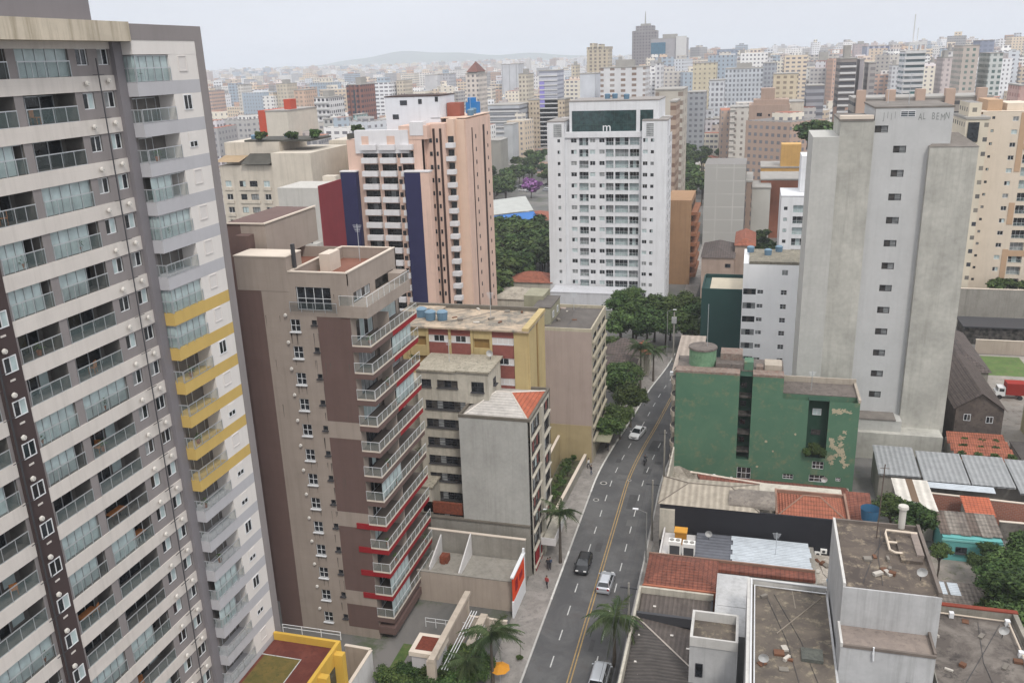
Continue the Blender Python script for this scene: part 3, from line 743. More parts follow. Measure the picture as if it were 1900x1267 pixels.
# balconies
rg = random.Random(9)
for k in range(12):
    zs = 35.0-2.9*k; red_front = k in (7, 8, 9, 10); red_back = k <= 4 or red_front
    mi = 1 if k not in (4, 5, 6) else 1
    q.box(XW+.002, XE, YF-.1, YF+5.6, zs-.65, zs, 2 if red_front else mi)
    q.box(XW+.002, XE-.01, YF+5.6, YB+.1, zs-.65, zs, 2 if red_back else mi)
    if red_front: q.box(-39.6, XW, YF-.12, YF-.012, zs-.65, zs, 2)
    q.box(XW+.002, XE-.04, YF-.06, YB+.1, zs+.002, zs+.05, 7); q.box(XW+.002, XE+.04, YF-.14, YF-.062, zs-.06, zs+.09, 5); q.box(XE-.038, XE+.04, YF-.06, YB+.12, zs-.06, zs+.09, 5)
    r_, gs = rail_mesh(2.0, 1.02, 2, RAILG, white=True); BT.put('railing', r_, (XW, YF-.1, zs+.09), 0, [('glass_panel', gs)])
    r_, gs = rail_mesh(YB-YF+.15, 1.02, 10, RAILG, white=True); BT.put('railing', r_, (XE+.02, YF-.1, zs+.09), 90, [('glass_panel', gs)])
    q.box(XW+.4, XE-.3, YF+5.5, YF+5.65, zs, zs+2.05, 0)
    for y_, w_ in ((YF+1.2, 4.0), (YF+6.6, 5.0)):
        BT.put('balcony_door', win_mesh(w_, 2.2, 4, FRAMEW if rg.random() < .5 else FRAMED, [[GLASS], [CURT], [GLASS, CURT], [BLIND]][rg.randint(0, 3)]), (XW-.1, y_, zs+.1), 90)
    if rg.random() < .55:
        a = YF+(.2 if rg.random() < .5 else 5.8)
        BT.put('glass_enclosure', glazing_mesh(5.2, 1.95, 'blind'), (XE-.02, a, zs+.1), 90)
q.box(XW+.002, XE, YF-.1, YB+.1, .9, 1.8, 1); q.box(XW, XE-.8, YF+.8, YB, 0, .9, 3)
for k in range(0, 12):
    if k % 3 != 1: potted(XE-.35, YF+.6+1.7*(k % 4), 35.0-2.9*k+.1, 'potted plant on a balcony of the brown tower', 'potted plants on the brown tower balconies', .38)
    if k % 4 == 2: potted(XE-.35, YB-1.3, 35.0-2.9*k+.1, 'potted plant on a balcony of the brown tower', 'potted plants on the brown tower balconies', .45)
BT.finish([cTau, cDkB, cRed, INT, mat('terracotta_deck', '#7d5547', noise=.15), cCop, FRAMED, mat('balcony_floor', '#6f665e', noise=.2)])

# street-side lot in front of the brown tower
lotw = mat('lot_wall', '#a79a8e', noise=.10, streak=.35)
white_wall = mat('whitewashed_wall', '#c9c6c4', noise=.08, streak=.25)
conc = mat('raw_concrete', '#8f8b83', noise=.15, streak=.45, fine=.06)
def wallobj(label, a, b, z0, h, t=.25, m=None, cope=None, cat='wall', name='boundary_wall'):
    r = empty(name, (a[0], a[1], z0), label, cat); q = MB()
    d = Vector((b[0]-a[0], b[1]-a[1], 0)); Ln = d.length; ang = math.degrees(math.atan2(d.y, d.x)); T = frame(a[0], a[1], ang)
    q.box(0, Ln, 0, t, z0, z0+h, 0, T); q.build('wall', m or white_wall, r)
    q = MB(); q.box(-.05, Ln+.05, -.05, t+.05, z0+h+.003, z0+h+.1, 0, T); q.build('coping', cope or cCop, r); return r
p0 = gp(597, 1200, 5.0); p1 = gp(690, 1205, 5.0)
wallobj('short cream wall across the small lawn beside the yellow podium', gp(640, 1198, 4), gp(686, 1206, 4), 0, 4, m=lotw)
wallobj('long white wall running toward the viewer beside the yellow podium', gp(686, 1206, 4), (gp(686, 1206, 4)[0], 52), 0, 4, m=white_wall)
lawn = MB(); xx, yy = gp(660, 1230, 0); lawn.box(bx+.9, -34, 60, 76.4, .02, .06)
tag(lawn.build('lawn', patchy('garden_grass', (.05, .09, .02), (.09, .13, .03), (.12, .10, .05), scale=.7)), kind='structure')

# white service box with a red top
t0 = gp(795, 1195, 5.0)
sb = Bld('service_box', (t0[0], t0[1], 0), 'white ventilation box with a square red-brown top beside the brown tower', 'service box')
q = sb.mb; x, y = t0; q.box(x-1.4, x+1.4, y-1.3, y+1.5, 0, 4.5, 0); q.box(x-1.6, x+1.6, y-1.5, y+1.7, 4.5, 5.0, 1); q.box(x-1.1, x+1.1, y-1.0, y+1.2, 5.0, 5.03, 2)
sb.finish([mat('box_grey_white', '#b9b6b8', streak=.2), cCop, mat('red_gravel', '#6a3528', noise=.3, scale=4)])
# entrance portal: two long beams on walls
pr = empty('entrance_portal', (-30.5, 80, 0), 'long cream concrete entrance frame between the brown tower and the pavement', 'portal')
q = MB()
xa, ya = gp(873, 1095, 5.5); xb = xa
q.box(xa-.65, xa, 68, ya, 5.0, 5.4); q.box(xa-.9, xa, 68.1, 68.6, 0, 5.0); q.box(xa+1.3, xa+2.1, 69, ya-.6, 2.9, 3.15)
q.box(xa-.85, xa-.2, ya-.5, ya-.1, 0, 5.0); q.box(xa+1.1, xa+2.3, ya-1.0, ya-.7, 0, 2.9)
q.build('frame', mat('weathered_cream', '#b3a799', noise=.15, streak=.3), pr)
q = MB(); q.box(xa-.6, xa-.4, 69, ya-.6, 0, 4.9); q.build('wall', lotw, pr)
q = MB(); [q.tube([(xa+.35+.3*i, 69, 3.6), (xa+.35+.3*i, ya-1, 3.6)], .05, 4) for i in range(3)]; q.build('rail', FRAMEW, pr)
ps_ = gp(927, 1236, 2.2); pu = empty('parasol', (ps_[0], ps_[1], 0), 'yellow garden parasol under the palms at the bottom', 'parasol'); q = MB(); q.tube([(ps_[0], ps_[1], 0), (ps_[0], ps_[1], 2.4)], .03, 5); q.build('pole', ALU, pu); q = MB(); q.cyl(ps_[0], ps_[1], 2.0, 2.5, 1.1, .05, 8); q.build('canopy', mat('parasol_yellow', '#c98a2c', noise=.1), pu)
fence('metal_fence', [gp(790, 1155, 2), gp(865, 1165, 2)], 1.5, 1.2, 'white terrace railing between the brown tower and the entrance frame', 1.0)
fence('glass_fence', [(gp(845, 1150, 0)[0]+4.5, 62), (gp(845, 1150, 0)[0]+4.5, 80)], .2, 1.8, 'glazed garden fence along the pavement behind the palms', 2.0)
wallobj('tall stained beige party wall behind the entrance frame', (-37.0, 90.4), (-24.4, 90.2), 0, 6.4, .3, conc)
wallobj('long beige wall holding up the terrace behind the entrance frame', (-36.5, 84.8), (-24.3, 84.8), 0, 4.0, .25, lotw, conc)
wallobj('low cream wall between the entrance frame and the orange hoarding', (-29.5, 81.0), (-24.4, 81.0), 0, 1.3, .2, cCop)
for (xw_, ya_, lb, zz_) in ((-31.4, 85.1, 'larger white wedge wall standing on the terrace against the grey party wall', 6.6), (-35.3, 85.6, 'small white wedge wall close to the brown balconies', 6.0)):
    r_ = empty('wedge_wall', (xw_, ya_, 3.6), lb, 'wall'); q = MB()
    P0 = [(ya_, 3.6), (90.15, 3.6), (90.15, zz_), (ya_, 4.2)]
    q.poly([(xw_+.15, y, z) for y, z in P0]); q.poly([(xw_, y, z) for y, z in P0][::-1])
    q.quad((xw_, ya_, 4.2), (xw_+.15, ya_, 4.2), (xw_+.15, 90.15, zz_), (xw_, 90.15, zz_), 0); q.quad((xw_, ya_, 3.6), (xw_+.15, ya_, 3.6), (xw_+.15, ya_, 4.2), (xw_, ya_, 4.2)); q.build('wall', mat('clean_white', '#cbc9c7', streak=.15), r_)
sc = MB(); sc.box(-34.6, -33.6, 87.5, 88.6, 3.6, 4.5); sc.box(-34.4, -33.9, 87.3, 87.5, 3.6, 4.1); tag(sc.build('rusty_boiler', mat('rust_pile', '#7a4331', noise=.5, scale=3)), 'rusty brown scrap boiler between the two white wedge walls', 'scrap')
yd = MB(); yd.box(-36.4, -24.5, 85.05, 90.1, 3.4, 3.6); tag(yd.build('terrace', conc), 'raised concrete terrace at the foot of the grey party wall', 'terrace')

# orange and white shop sign hoarding
hx_, hy_ = gp(962, 1150, 0)
hb = empty('sign_hoarding', (-24.3, 86, 0), 'orange and white hoarding with a framed edge at the pavement beside the empty lot', 'hoarding')
q = MB(); q.box(-24.35, -24.2, 83.6, 88.6, 2.3, 5.4); q.build('orange_panel', mat('orange_panel', '#d2451c', noise=.1), hb)
q = MB(); q.box(-24.38, -24.18, 83.4, 88.8, 0, 2.3); q.box(-24.4, -24.16, 88.6, 88.9, 0, 6.2); q.box(-24.5, -24.1, 83.4, 88.9, 5.4, 5.6); q.build('white_panel', FRAMEW, hb)
q = MB(); q.box(-24.19, -24.15, 84.4, 85.4, 3.1, 4.5); q.build('red_mark', cRed, hb); q = MB(); q.box(-24.19, -24.15, 86.2, 87.6, 3.4, 4.2); q.build('red_mark', cRed, hb)

# ================================================================== GREY BLANK WALL BLOCK
wornW = mat('worn_white_render', '#b7b1a4', noise=.16, streak=.55, fine=.06)
wornG = mat('blank_grey_render', '#a8a7a2', noise=.13, streak=.32, fine=.05)
redp = mat('faded_red_panel', '#7d4a44', noise=.25)
GW = Bld('apartment_block', (-28, 92.5, 0), 'mid-rise block with a blank grey side wall and a half orange hipped roof', 'apartment block')
q = GW.mb; x0, x1, y0, y1, zt = -32.9, -24.0, 92.5, 103.2, 21.0
q.box(x0, x1-.3, y0, y0+.3, 7.2, zt, 1); q.box(x0-4.5, x1-.3, y0-.15, y0+.3, 0, 7.0, 2); q.box(x0-4.5, x1-.25, y0-.3, y0+.3, 7.0, 7.2, 3)
ops = []
for k in range(8):
    z = 1.0+k*2.5
    ops += [(.6, 4.7, z+.2, z+2.0, .4), (6.4, 10.0, z+.3, z+1.9, .4)]
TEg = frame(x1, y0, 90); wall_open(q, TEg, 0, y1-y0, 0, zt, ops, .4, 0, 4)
rg = random.Random(2)
for k in range(8):
    z = 1.0+k*2.5
    GW.put('window', win_mesh(4.1, 1.8, 4, FRAMED, [[GLASS, redp], [GLASS, BLIND], [redp, GLASS, CURT]][k % 3]), (x1-.2, y0+.6, z+.2), 90)
    GW.put('window', win_mesh(3.6, 1.6, 3, FRAMED, [[GLASS, BLIND], [GLASS], [redp, GLASS]][(k+1) % 3]), (x1-.2, y0+6.4, z+.3), 90)
    q.box(x1+.002, x1+.22, y0+.4, y1-.3, z-.12, z+.02, 0)
q.box(x1+.002, x1+.3, y0+5.0, y0+6.1, 0, zt, 0)
q.box(x0, x1, y1-.3, y1, 0, zt, 0); q.box(x0, x0+.3, y0+.3, y1-.3, 0, zt, 0)
parapet(q, x0-.05, x1+.05, y0-.05, y1+.05, zt, .35, .3, 3)
q.box(-24.6+.8, -21.9, y0+2.2, y0+4.6, 0, .02, 0)
# canopy over the pavement
q.box(x1+.31, x1+2.2, y0+3.0, y1, 2.9, 3.1, 0); q.box(x1+2.05, x1+2.2, y0+3.0, y1, 3.1, 4.1, 5); q.box(x1+.31, x1+2.2, y0+2.85, y0+3.0, 2.9, 3.9, 5)
q.box(x1+.005, x1+.05, y0+1.0, y0+4.5, .1, 3.0, 6)
GW.finish([wornW, wornG, conc, mat('grimy_edge', '#6b655c', noise=.3, streak=.3), INT, white_wall, cRed])
# the hipped roof: pale sheets with one orange tiled side
rx0, rx1, ry0, ry1, rz = x0+.3, x1-.3, y0+.35, y1-.35, zt+.02
A, B_, C_, D = (rx0, ry0, rz), (rx1, ry0, rz), (rx1, ry1, rz), (rx0, ry1, rz); Rg0 = (rx0+3.0, (ry0+ry1)/2, rz+1.5); Rg1 = (rx1-3.4, (ry0+ry1)/2, rz+1.5)
q = MB(); q.poly([A, B_, Rg1, Rg0]); q.poly([C_, D, Rg0, Rg1]); q.poly([D, A, Rg0]); q.build('roof', tilemat('pale_metal_roof', '#b9b4ae', 'y', .5, .25, 0), GW.root)
q = MB(); q.poly([B_, C_, Rg1]); q.build('tiled_roof_side', tilemat('orange_tiles', '#b05f43', 'y', .42, .25, .45), GW.root)
q = MB(); q.tube([B_, Rg1], .12, 4); q.tube([C_, Rg1], .12, 4); q.tube([A, Rg0], .1, 4); q.tube([Rg0, Rg1], .1, 4); q.build('ridge', mat('ridge_grey', '#c6bfb6'), GW.root)

GB = Bld('apartment_block', (-36, 96, 0), 'worn white block with rows of wide barred windows beside the blank grey wall', 'apartment block')
q = GB.mb; bx0, bx1, by0 = -39.4, -32.91, 96.0; ops = []; rows = []
def zpy(py, Y=96.0, px=820): return at(px, py, Y)[1]
for i, py in enumerate((751, 785, 819, 852, 884, 918, 950)):
    z = zpy(py); rows.append(z); ops.append((1.0, 6.3, z-.6, z+.55, .25))
zr = zpy(712); ops += [(.5, 1.9, zr-.5, zr+.5, .25), (2.7, 5.4, zr-.5, zr+.5, .25)]
wall_open(q, frame(bx0, by0, 0), 0, bx1-bx0, 0, 25.4, ops, .25, 0, 1)
for z in rows:
    GB.put('window', win_mesh(5.3, 1.15, 7, FRAMED, [GLASS, INT, BLIND, GLASS], True, 2), (bx0+1.0, by0+.15, z-.6))
GB.put('window', win_mesh(1.4, 1.0, 2, FRAMED, [GLASS], True, 1), (bx0+.5, by0+.15, zr-.5)); GB.put('window', win_mesh(2.7, 1.0, 3, FRAMED, [INT, GLASS], True, 1), (bx0+2.7, by0+.15, zr-.5))
q.box(bx0, bx1, by0+.3, 104, 0, 25.4, 0, None, 'fr'); q.box(bx1, -30.0, by0, 101.5, 21.4, 25.4, 0, None, 'l')
GB.put('window', win_mesh(1.6, 1.3, 2, FRAMED, [GLASS], True, 1), (-31.9-.3, by0-.02, 23.0)); GB.put('window', win_mesh(1.1, .9, 2, FRAMED, [GLASS], True, 1), (-29.98, 98, 23.2), 90)
for a, b in ((bx0-.25, -34.2), (-34.1, -29.8)): q.box(a, b, by0-.25, 102.2, 25.4+(.12 if a > -35 else 0), 25.62+(.12 if a > -35 else 0), 2)
q.box(-42.5, bx0-.003, 98.5, 104, 0, 22.5, 0)
q.box(-40.5, -37.2, 93.0, 95.9, 7.2, 10.8, 0); q.box(-40.7, -37.0, 92.8, 95.9, 10.8, 11.0, 2)
q.box(-38.5, -33.2, 93.0, 93.4, 7.3, 8.8, 3)
GB.finish([wornW, INT, patchy('lichen_roof', '#8f897a', '#a39b8b', '#4a463e', scale=1.2), mat('rust_pile', '#7a4331', noise=.5, scale=3)])

# ================================================================== YELLOW AND RED BLOCK
cOch = mat('ochre_wall', '#b3a074', noise=.10, streak=.25); cOchD = mat('ochre_groove', '#8a6f44', noise=.1, streak=.3)
cBr = mat('brick_red_panel', '#855049', noise=.12, fine=.08)
YB_ = Bld('apartment_block', (-35, 102.6, 0), 'ochre and brick red apartment block under a big weathered flat roof', 'apartment block')
q = YB_.mb; x0, x1, y0, y1, zt = -46.0, -26.6, 102.6, 111.6, 28.9
def xpx(px, py=625): return at(px, py, y0)[0]
bays = [(760, 790, 'y'), (795, 833, 'r'), (835, 873, 'r'), (878, 908, 'y'), (912, 952, 'r')]
q.box(x0, x1, y0+.4, y1, 0, zt, 0)
for k in range(9):
    zc = 27.3-2.75*k
    for (a, b, c_) in bays:
        xa, xb = xpx(a), xpx(b)
        if c_ == 'r':
            q.box(xa, xb, y0+.12, y0+.4, zc-2.1, zc-.25, 1); q.box(xa, xb, y0+.10, y0+.4, zc-.32, zc-.25, 3)
            YB_.put('window', win_mesh(xb-xa, .9, 4, FRAMEW, [[mat('window_panel_white', '#c9c5c2', noise=.03), GLASS, GLASS, mat('window_panel_white', '#c9c5c2')], [mat('window_panel_white', '#c9c5c2')]][1 if (k in (0, 2) and a == 912) else 0]), (xa, y0+.2, zc-.25))
            if k == 0: q.box(xa, xb, y0+.12, y0+.4, zc+.66, zt, 1)
        else:
            q.box(xa, xb, y0+.05, y0+.4, zc-2.3, zc-.9, 0)
            if k == 0: q.box(xa, xb, y0+.05, y0+.4, zc+.4, zt, 0)
            q.box(xa, xb, y0+.396, y0+.399, zc-.9, zc+.5, 2)
for px in (757, 792.5, 834, 875, 910): xx = xpx(px); q.box(xx-.17, xx+.17, y0-.02, y0+.4, 0, zt, 0)
q.box(xpx(953), x1, y0, y0+.4, 0, zt, 0)
q.box(x1+.001, x1+.18, y0+.2, y0+4.0, 0, zt-.1, 0); q.box(x1+.001, x1+.18, y0+5.3, y1-.1, 0, zt-.1, 0); q.box(x1+.001, x1+.03, y0+4.0, y0+5.3, 0, zt, 2)
q.box(x0-.3, x1+.25, y0-.35, y1+.2, zt+.004, zt+.22, 4)
q.box(x1-.6, x1+.25, y0-.35, y1+.2, zt+.224, zt+.6, 0); q.box(x0, x1-.6, y1-.2, y1+.2, zt+.224, zt+.75, 5)
q.box(-44.5, -40.5, y0+5, y1-.3, zt+.224, zt+.5, 4)
YB_.finish([cOch, cBr, cOchD, FRAMEW, patchy('weathered_roof', '#6f6a61', '#b3a08a', '#8a8478', scale=.5, lo=.4, hi=.62), mat('grimy_edge', '#6b655c')])

# ================================================================== PINKISH BEIGE BLOCK
BG = Bld('apartment_block', (-26, 125.5, 0), 'pinkish beige block with a blank side and a slatted street front beside the yellow block', 'apartment block')
q = BG.mb; x0, x1, y0, y1, zt = -32.0, -22.4, 125.5, 139.0, 22.0; ops = []
for k in range(8):
    z = 3.0+k*2.35; ops += [(1.0, 4.2, z+.9, z+1.75, .35), (5.2, 8.4, z+.9, z+1.75, .35), (9.4, 12.6, z+.9, z+1.75, .35)]
wall_open(q, frame(x1, y0, 90), 0, y1-y0, 0, zt, ops, .35, 1, 2)
for k in range(8):
    z = 3.0+k*2.35; q.box(x1+.002, x1+.35, y0+.6, y1-.6, z+.55, z+.85, 1)
    for a in (1.0, 5.2, 9.4): BG.put('window', win_mesh(3.2, .85, 3, FRAMED, [GLASS, BLIND]), (x1-.2, y0+a, z+.9), 90)
q.box(x0, x1-.35, y0, y1, 0, zt, 0, None, 'r'); q.box(x1-.35, x1-.003, y0-.002, y0+.3, 0, zt, 0)
parapet(q, x0, x1, y0, y1, zt, .5, .25, 1)
q.box(-29.3, x1-.1, y0-.05, y0-.001, 0, 6.5, 4)
q.quad((-29, y0+2, zt+.02), (x1-.3, y0+.3, zt+.02), (x1-.3, y1-.3, zt+.02), (-29, y1-.3, zt+.02), 3)
q.poly([(-31.8, y0+.3, zt+.03), (x1-.3, y0+.3, zt+.03), (-26.5, y0+5.5, zt+.9)], 3); q.poly([(x1-.3, y0+.3, zt+.03), (x1-.3, y1-.3, zt+.03), (-26.5, y0+8.5, zt+.9), (-26.5, y0+5.5, zt+.9)], 3); q.poly([(-31.8, y1-.3, zt+.03), (-31.8, y0+.3, zt+.03), (-26.5, y0+5.5, zt+.9), (-26.5, y0+8.5, zt+.9)], 3)
q.box(-31.9, -29.2, y0+2, y0+9, zt, zt+3.0, 5); q.box(-32, -29.1, y0+1.9, y0+9.1, zt+3.004, zt+3.15, 3)
q.box(-34.5, -31.3, y0+6, y0+11, zt-4, zt+3.8, 5)
for yy in (3.2, 6.4): BG.put('window', win_mesh(1.0, 1.0, 2, FRAMEW, [GLASS]), (-29.15, y0+yy, zt+1.1), 90)
# street-level awning and walled planting strip
q.box(x1+.003, x1+2.6, y0+1.5, y1, 3.2, 3.35, 5)
BG.finish([mat('pink_beige_render', '#a09189', noise=.07, streak=.25), mat('slat_cream', '#aba390', noise=.12, streak=.4), INT, mat('slate_roof', '#5e5955', noise=.25, streak=.1), mat('podium_mustard', '#a09170', noise=.15, streak=.3), mat('olive_concrete', '#8f8c78', noise=.12, streak=.4)])
wallobj('mustard wall of the raised planting bed before the beige block', (-27.6, 106), (-27.6, 125.3), 0, 4.5, .3, MC['podium_mustard'])
wallobj('sloping concrete wall edging the planting bed at the pavement', (-24.2, 104.5), (-23.3, 125.3), 0, 1.6, .35, conc)
bed = MB(); bed.poly([(-27.3, 104.5, .5), (-24.2, 104.5, .5), (-23.3, 125.3, .5), (-27.3, 125.3, .5)]); tag(bed.build('planting_bed', patchy('bed_soil', (.05, .045, .03), (.08, .10, .04), (.16, .13, .10), scale=1.2)), kind='structure')

# ================================================================== GREEN BLOCK
cGrn = patchy('worn_green_paint', '#476a55', '#52735c', '#68755b', scale=.22, lo=.35, hi=.7)
cGrnD = mat('green_recess_shade', '#264436', noise=.15, streak=.2)  # darker copy of the wall green, recess shade put into its colour
raw = patchy('bare_brick_edge', '#6f5f56', '#857a71', '#8f6553', scale=1.4)
GN = Bld('apartment_block', (-3, 123.2, 0), 'green painted block with peeling patches and a round water tank on top', 'apartment block')
q = GN.mb; y0, y1 = 123.2, 130.6
T = frame(-9.4, y0, 0)
slot1 = (at(1372, 720, y0)[0], at(1396, 720, y0)[0]); slot2 = (at(1497, 800, y0)[0], at(1535, 800, y0)[0])
zt1, zt2 = 17.2, 14.1; xs = 5.9
def wbox(x, w, z, h): return (x+9.4, x+9.4+w, z, z+h, .25)
ops = [wbox(.0, 2.0, .8, 1.9), wbox(10.6, 1.6, 3.4, 1.2), wbox(10.3, 2.2, 1.3, 1.1), wbox(6.6, 1.5, 1.4, .8), wbox(14.0, .7, 1.7, .6)]
ops = [o for o in ops]
s1 = (slot1[0]+9.4, slot1[1]+9.4, 4.0, zt1-.0, 2.0); s2 = (slot2[0]+9.4, slot2[1]+9.4, 5.2, zt2, 1.6)
wall_open(q, T, 0, xs+9.4, 0, zt1, [o for o in ops if o[0] < xs+9.4 and o[1] < xs+9.4]+[s1], .25, 0, 1)
wall_open(q, frame(xs, y0, 0), 0, 16.4-xs, 0, zt2, [(o[0]-xs-9.4, o[1]-xs-9.4, *o[2:]) for o in ops+[s2] if o[0] > xs+9.4], .25, 0, 1)
for o in ops: GN.put('window', win_mesh(o[1]-o[0], o[3]-o[2], 3, FRAMEW, [GLASS, INT], False, 1), (o[0]-9.4, y0+.12, o[2]))
for k in range(4): q.box(slot1[0], slot1[1], y0+.3, y0+2.0, 5.0+k*2.9, 5.25+k*2.9, 2)
for k in range(4): GN.put('small_window', win_mesh(.8, .8, 2, FRAMED, [GLASS]), (slot1[0]+.25, y0+1.9, 6.0+k*2.9))
GN.put('small_window', win_mesh(1.2, 1.0, 2, FRAMEW, [CURT]), (slot2[0]+.7, y0+1.5, 11.3)); GN.put('small_window', win_mesh(1.3, .8, 2, FRAMED, [INT]), (slot2[0]+.7, y0+1.5, 8.2))
q.box(-9.4, xs, y0+2.1, y1, 0, zt1, 0); q.box(xs, 16.4, y0+2.1, y1, 0, zt2, 0); q.box(-9.4, -9.2, y0+.01, y0+2.1, 0, zt1, 0); q.box(16.2, 16.4, y0+.01, y0+2.1, 0, zt2, 0); q.box(xs-.2, xs, y0+.01, y0+2.1, zt2, zt1, 0)
# roofs with worn parapets
for a in ((-9.5, slot1[0], 3), (slot1[1], xs, 3)): q.box(a[0], a[1], y0-.02, y0+2.1, zt1+.002, zt1+.35, 3)
q.box(-9.4, xs, y0+2.1, y1, zt1+.002, zt1+.15, 4)
q.box(xs+.01, slot2[0], y0+.15, y0+2.1, zt2-.9, zt2-.85, 4); q.box(xs+.01, 16.4, y0+2.1, y1-.3, zt2+.002, zt2+.1, 4); q.box(xs+.05, 16.5, y1-.3, y1, zt2, zt2+.95, 5); q.box(16.15, 16.5, y0, y1-.3, zt2, zt2+.45, 5)
q.box(-3.8, .2, y0+2.3, y0+4.5, zt1+.15, zt1+.9, 4); q.box(-3.2, .0, y0+4.2, y0+7, zt1+.15, zt1+1.9, 6); q.box(.3, 1.6, y0+2.2, y0+4.4, zt1+.15, zt1+1.4, 0); q.box(3.2, 5.6, y0+2.2, y0+5.0, zt1+.15, zt1+1.1, 5)
q.box(2.0, 3.0, y0+2.2, y0+3.5, zt1+.15, zt1+.8, 6)
# round balconies on the street side
for k in range(6):
    z = 2.6+k*2.55
    for (cxx, cyy, rr) in ((-9.45, y0+.9, .95), (-9.45, y0+4.6, .95)):
        pts = [(cxx-rr*math.sin(a)*.75, cyy-rr*1.3*math.cos(a)) for a in np.linspace(0, math.pi, 9)]
        q.prism(pts[::-1] if False else pts[::-1], z, z+.75, 5); q.prism([(x+.12, y) for x, y in pts[::-1]], z+.752, z+.78, 2)
    GN.put('balcony_door', win_mesh(1.4, 1.6, 2, FRAMED, [GLASS]), (-9.43, y0+6.6, z+.8), -90)
q.box(-9.75, -9.41, y0+2.2, y0+3.0, 0, zt1-.5, 5)
GN.finish([cGrn, cGrnD, INT, raw, patchy('dark_worn_roof', '#5d5651', '#6e655f', '#3f3a37', scale=.8), mat('cream_stained', '#a79d90', noise=.2, streak=.4), raw])
wt = empty('water_tank', (-5.8, 127.5, zt1), 'round green water tank with a dirty grey lid on the green block', 'water tank')
q = MB(); q.cyl(-5.8, 127.2, zt1+.1, zt1+2.7, 2.0, 2.0, 24); q.build('tank', patchy('tank_green', '#5f8063', '#6f8f72', '#4b6b52', scale=.7), wt, smooth=False)
q = MB(); q.cyl(-5.8, 127.2, zt1+2.7, zt1+2.95, 2.15, 2.1, 24); q.build('lid', MC['dark_worn_roof'], wt)
q = MB(); q.tube([(-5.2, 127.2, zt1+2.9), (-5.2, 127.2, zt1+9.5)], .04, 5); q.build('mast', ALU, wt)
# peeled paint: real flakes missing show pale render, thin patches on the wall
pp = MB(); rg = random.Random(8)
xw, zw_ = 15.2, 12.6; nfl = 0
for i in range(150):
    if i % 30 == 0: xw, zw_ = [15.2, 14.6, 13.4, 14.8, 14.2][i//30], [12.4, 9.6, 8.0, 7.2, 6.0][i//30]
    xw += rg.gauss(-.02, .2); zw_ += rg.gauss(-.05, .2); xw = min(max(xw, 12.9), 16.0); zw_ = min(max(zw_, 2.6), 13.2)
    rr = rg.choice([.07, .1, .14, .22, .3]); pts = []
    for a in range(14):
        r2 = rr*rg.uniform(.3, 1.5); pts.append((min(xw+r2*math.cos(a*2*math.pi/14), 16.3), y0-.006-.0002*i, zw_+r2*.9*math.sin(a*2*math.pi/14)))
    pp.poly(pts)
for i in range(9):
    xc, zc, rr = rg.uniform(-2, 11), rg.uniform(3, 12), rg.uniform(.06, .22)
    if slot1[0]-.4 < xc < slot1[1]+.4 or slot2[0]-.4 < xc < slot2[1]+.4: continue
    pp.poly([(xc+rr*rg.uniform(.5, 1.2)*math.cos(a*.7), y0-.03-.0005*i, zc+rr*math.sin(a*.7)) for a in range(9)])
pp.build('peeled_paint', mat('bare_plaster', '#a9a088', noise=.2), GN.root)['kind'] = 'stuff'
# pale building strip behind the tank
NB = Bld('low_building', (-7.5, 134, 0), 'narrow building with a cream sheet roof wedged behind the green block', 'building')
q = NB.mb; q.box(-10.6, -6.6, 131, 152, 0, 13.6, 0); q.box(-10.8, -6.4, 130.8, 152.3, 13.604, 13.8, 1); q.box(-10.9, -6.3, 130.7, 131.3, 13.804, 14.4, 2)
NB.finish([wornW, tilemat('cream_sheet_roof', '#9d9186', 'x', 1.0, .2, 0), FRAMEW])

# ================================================================== GREY SLAB TOWER
cSl = mat('slab_grey_render', '#b3b2ad', noise=.10, streak=.13, fine=.04, scale=.2, block=.05)
cSl2 = mat('slab_stained_render', '#aeaca4', noise=.26, streak=.3, scale=.16, fine=.07, block=.04)
cSl3 = mat('slab_pale_render', '#b6b6b5', noise=.08, streak=.12, scale=.2, fine=.02)
SL = Bld('slab_tower', (18, 140, 0), 'huge blank grey slab tower with one column of small barred windows', 'apartment tower')
q = SL.mb; ys = 140.0; xa, xb, xc, xd = 8.5, 16.9, 24.5, 30.9
ops = []; wz = [47.6-3.48*k for k in range(13)]
for z in wz: ops.append((19.75-xb, 21.5-xb, z-.5, z+.5, .35))
ops.append((18.0-xb-1.0, 18.0-xb+.8, 50.0, 51.0, .35)); 
wall_open(q, frame(xb, ys, 0), 0, 27.3-xb, 0, 53.4, ops, .35, 1, 3)
for z in wz: SL.put('window', win_mesh(1.75, 1.0, 2, FRAMED, [INT, BLIND], False, 3), (19.75, ys+.2, z-.5))
SL.put('window', win_mesh(1.8, 1.0, 2, FRAMED, [INT, BLIND], False, 3), (17.0, ys+.2, 50.0))
SL.put('window', win_mesh(2.0, .8, 2, FRAMEW, [GLASSB], False, 2), (20.3, ys-.02, 52.2))
q.box(xa, 12.2, ys-.6, 152, 0, 49.5, 0); q.box(12.2, xb, ys-.5, 152, 0, 51.7, 2)
q.box(xc, xd, ys-1.0, 150, 0, 48.0, 2); q.box(xb, 27.3, ys+.4, 154, 0, 53.4, 1, None, 'f'); q.box(27.28, 27.3, ys+.002, ys+.4, 48, 53.4, 1)
q.box(xb-.15, 27.4, ys-.05, 154, 53.404, 53.65, 4)
q.box(12.1, xb-.2, ys-.6, 152, 51.704, 52.0, 4); q.box(12.1, xb-.2, ys-.65, ys+1, 52.0, 52.5, 5)
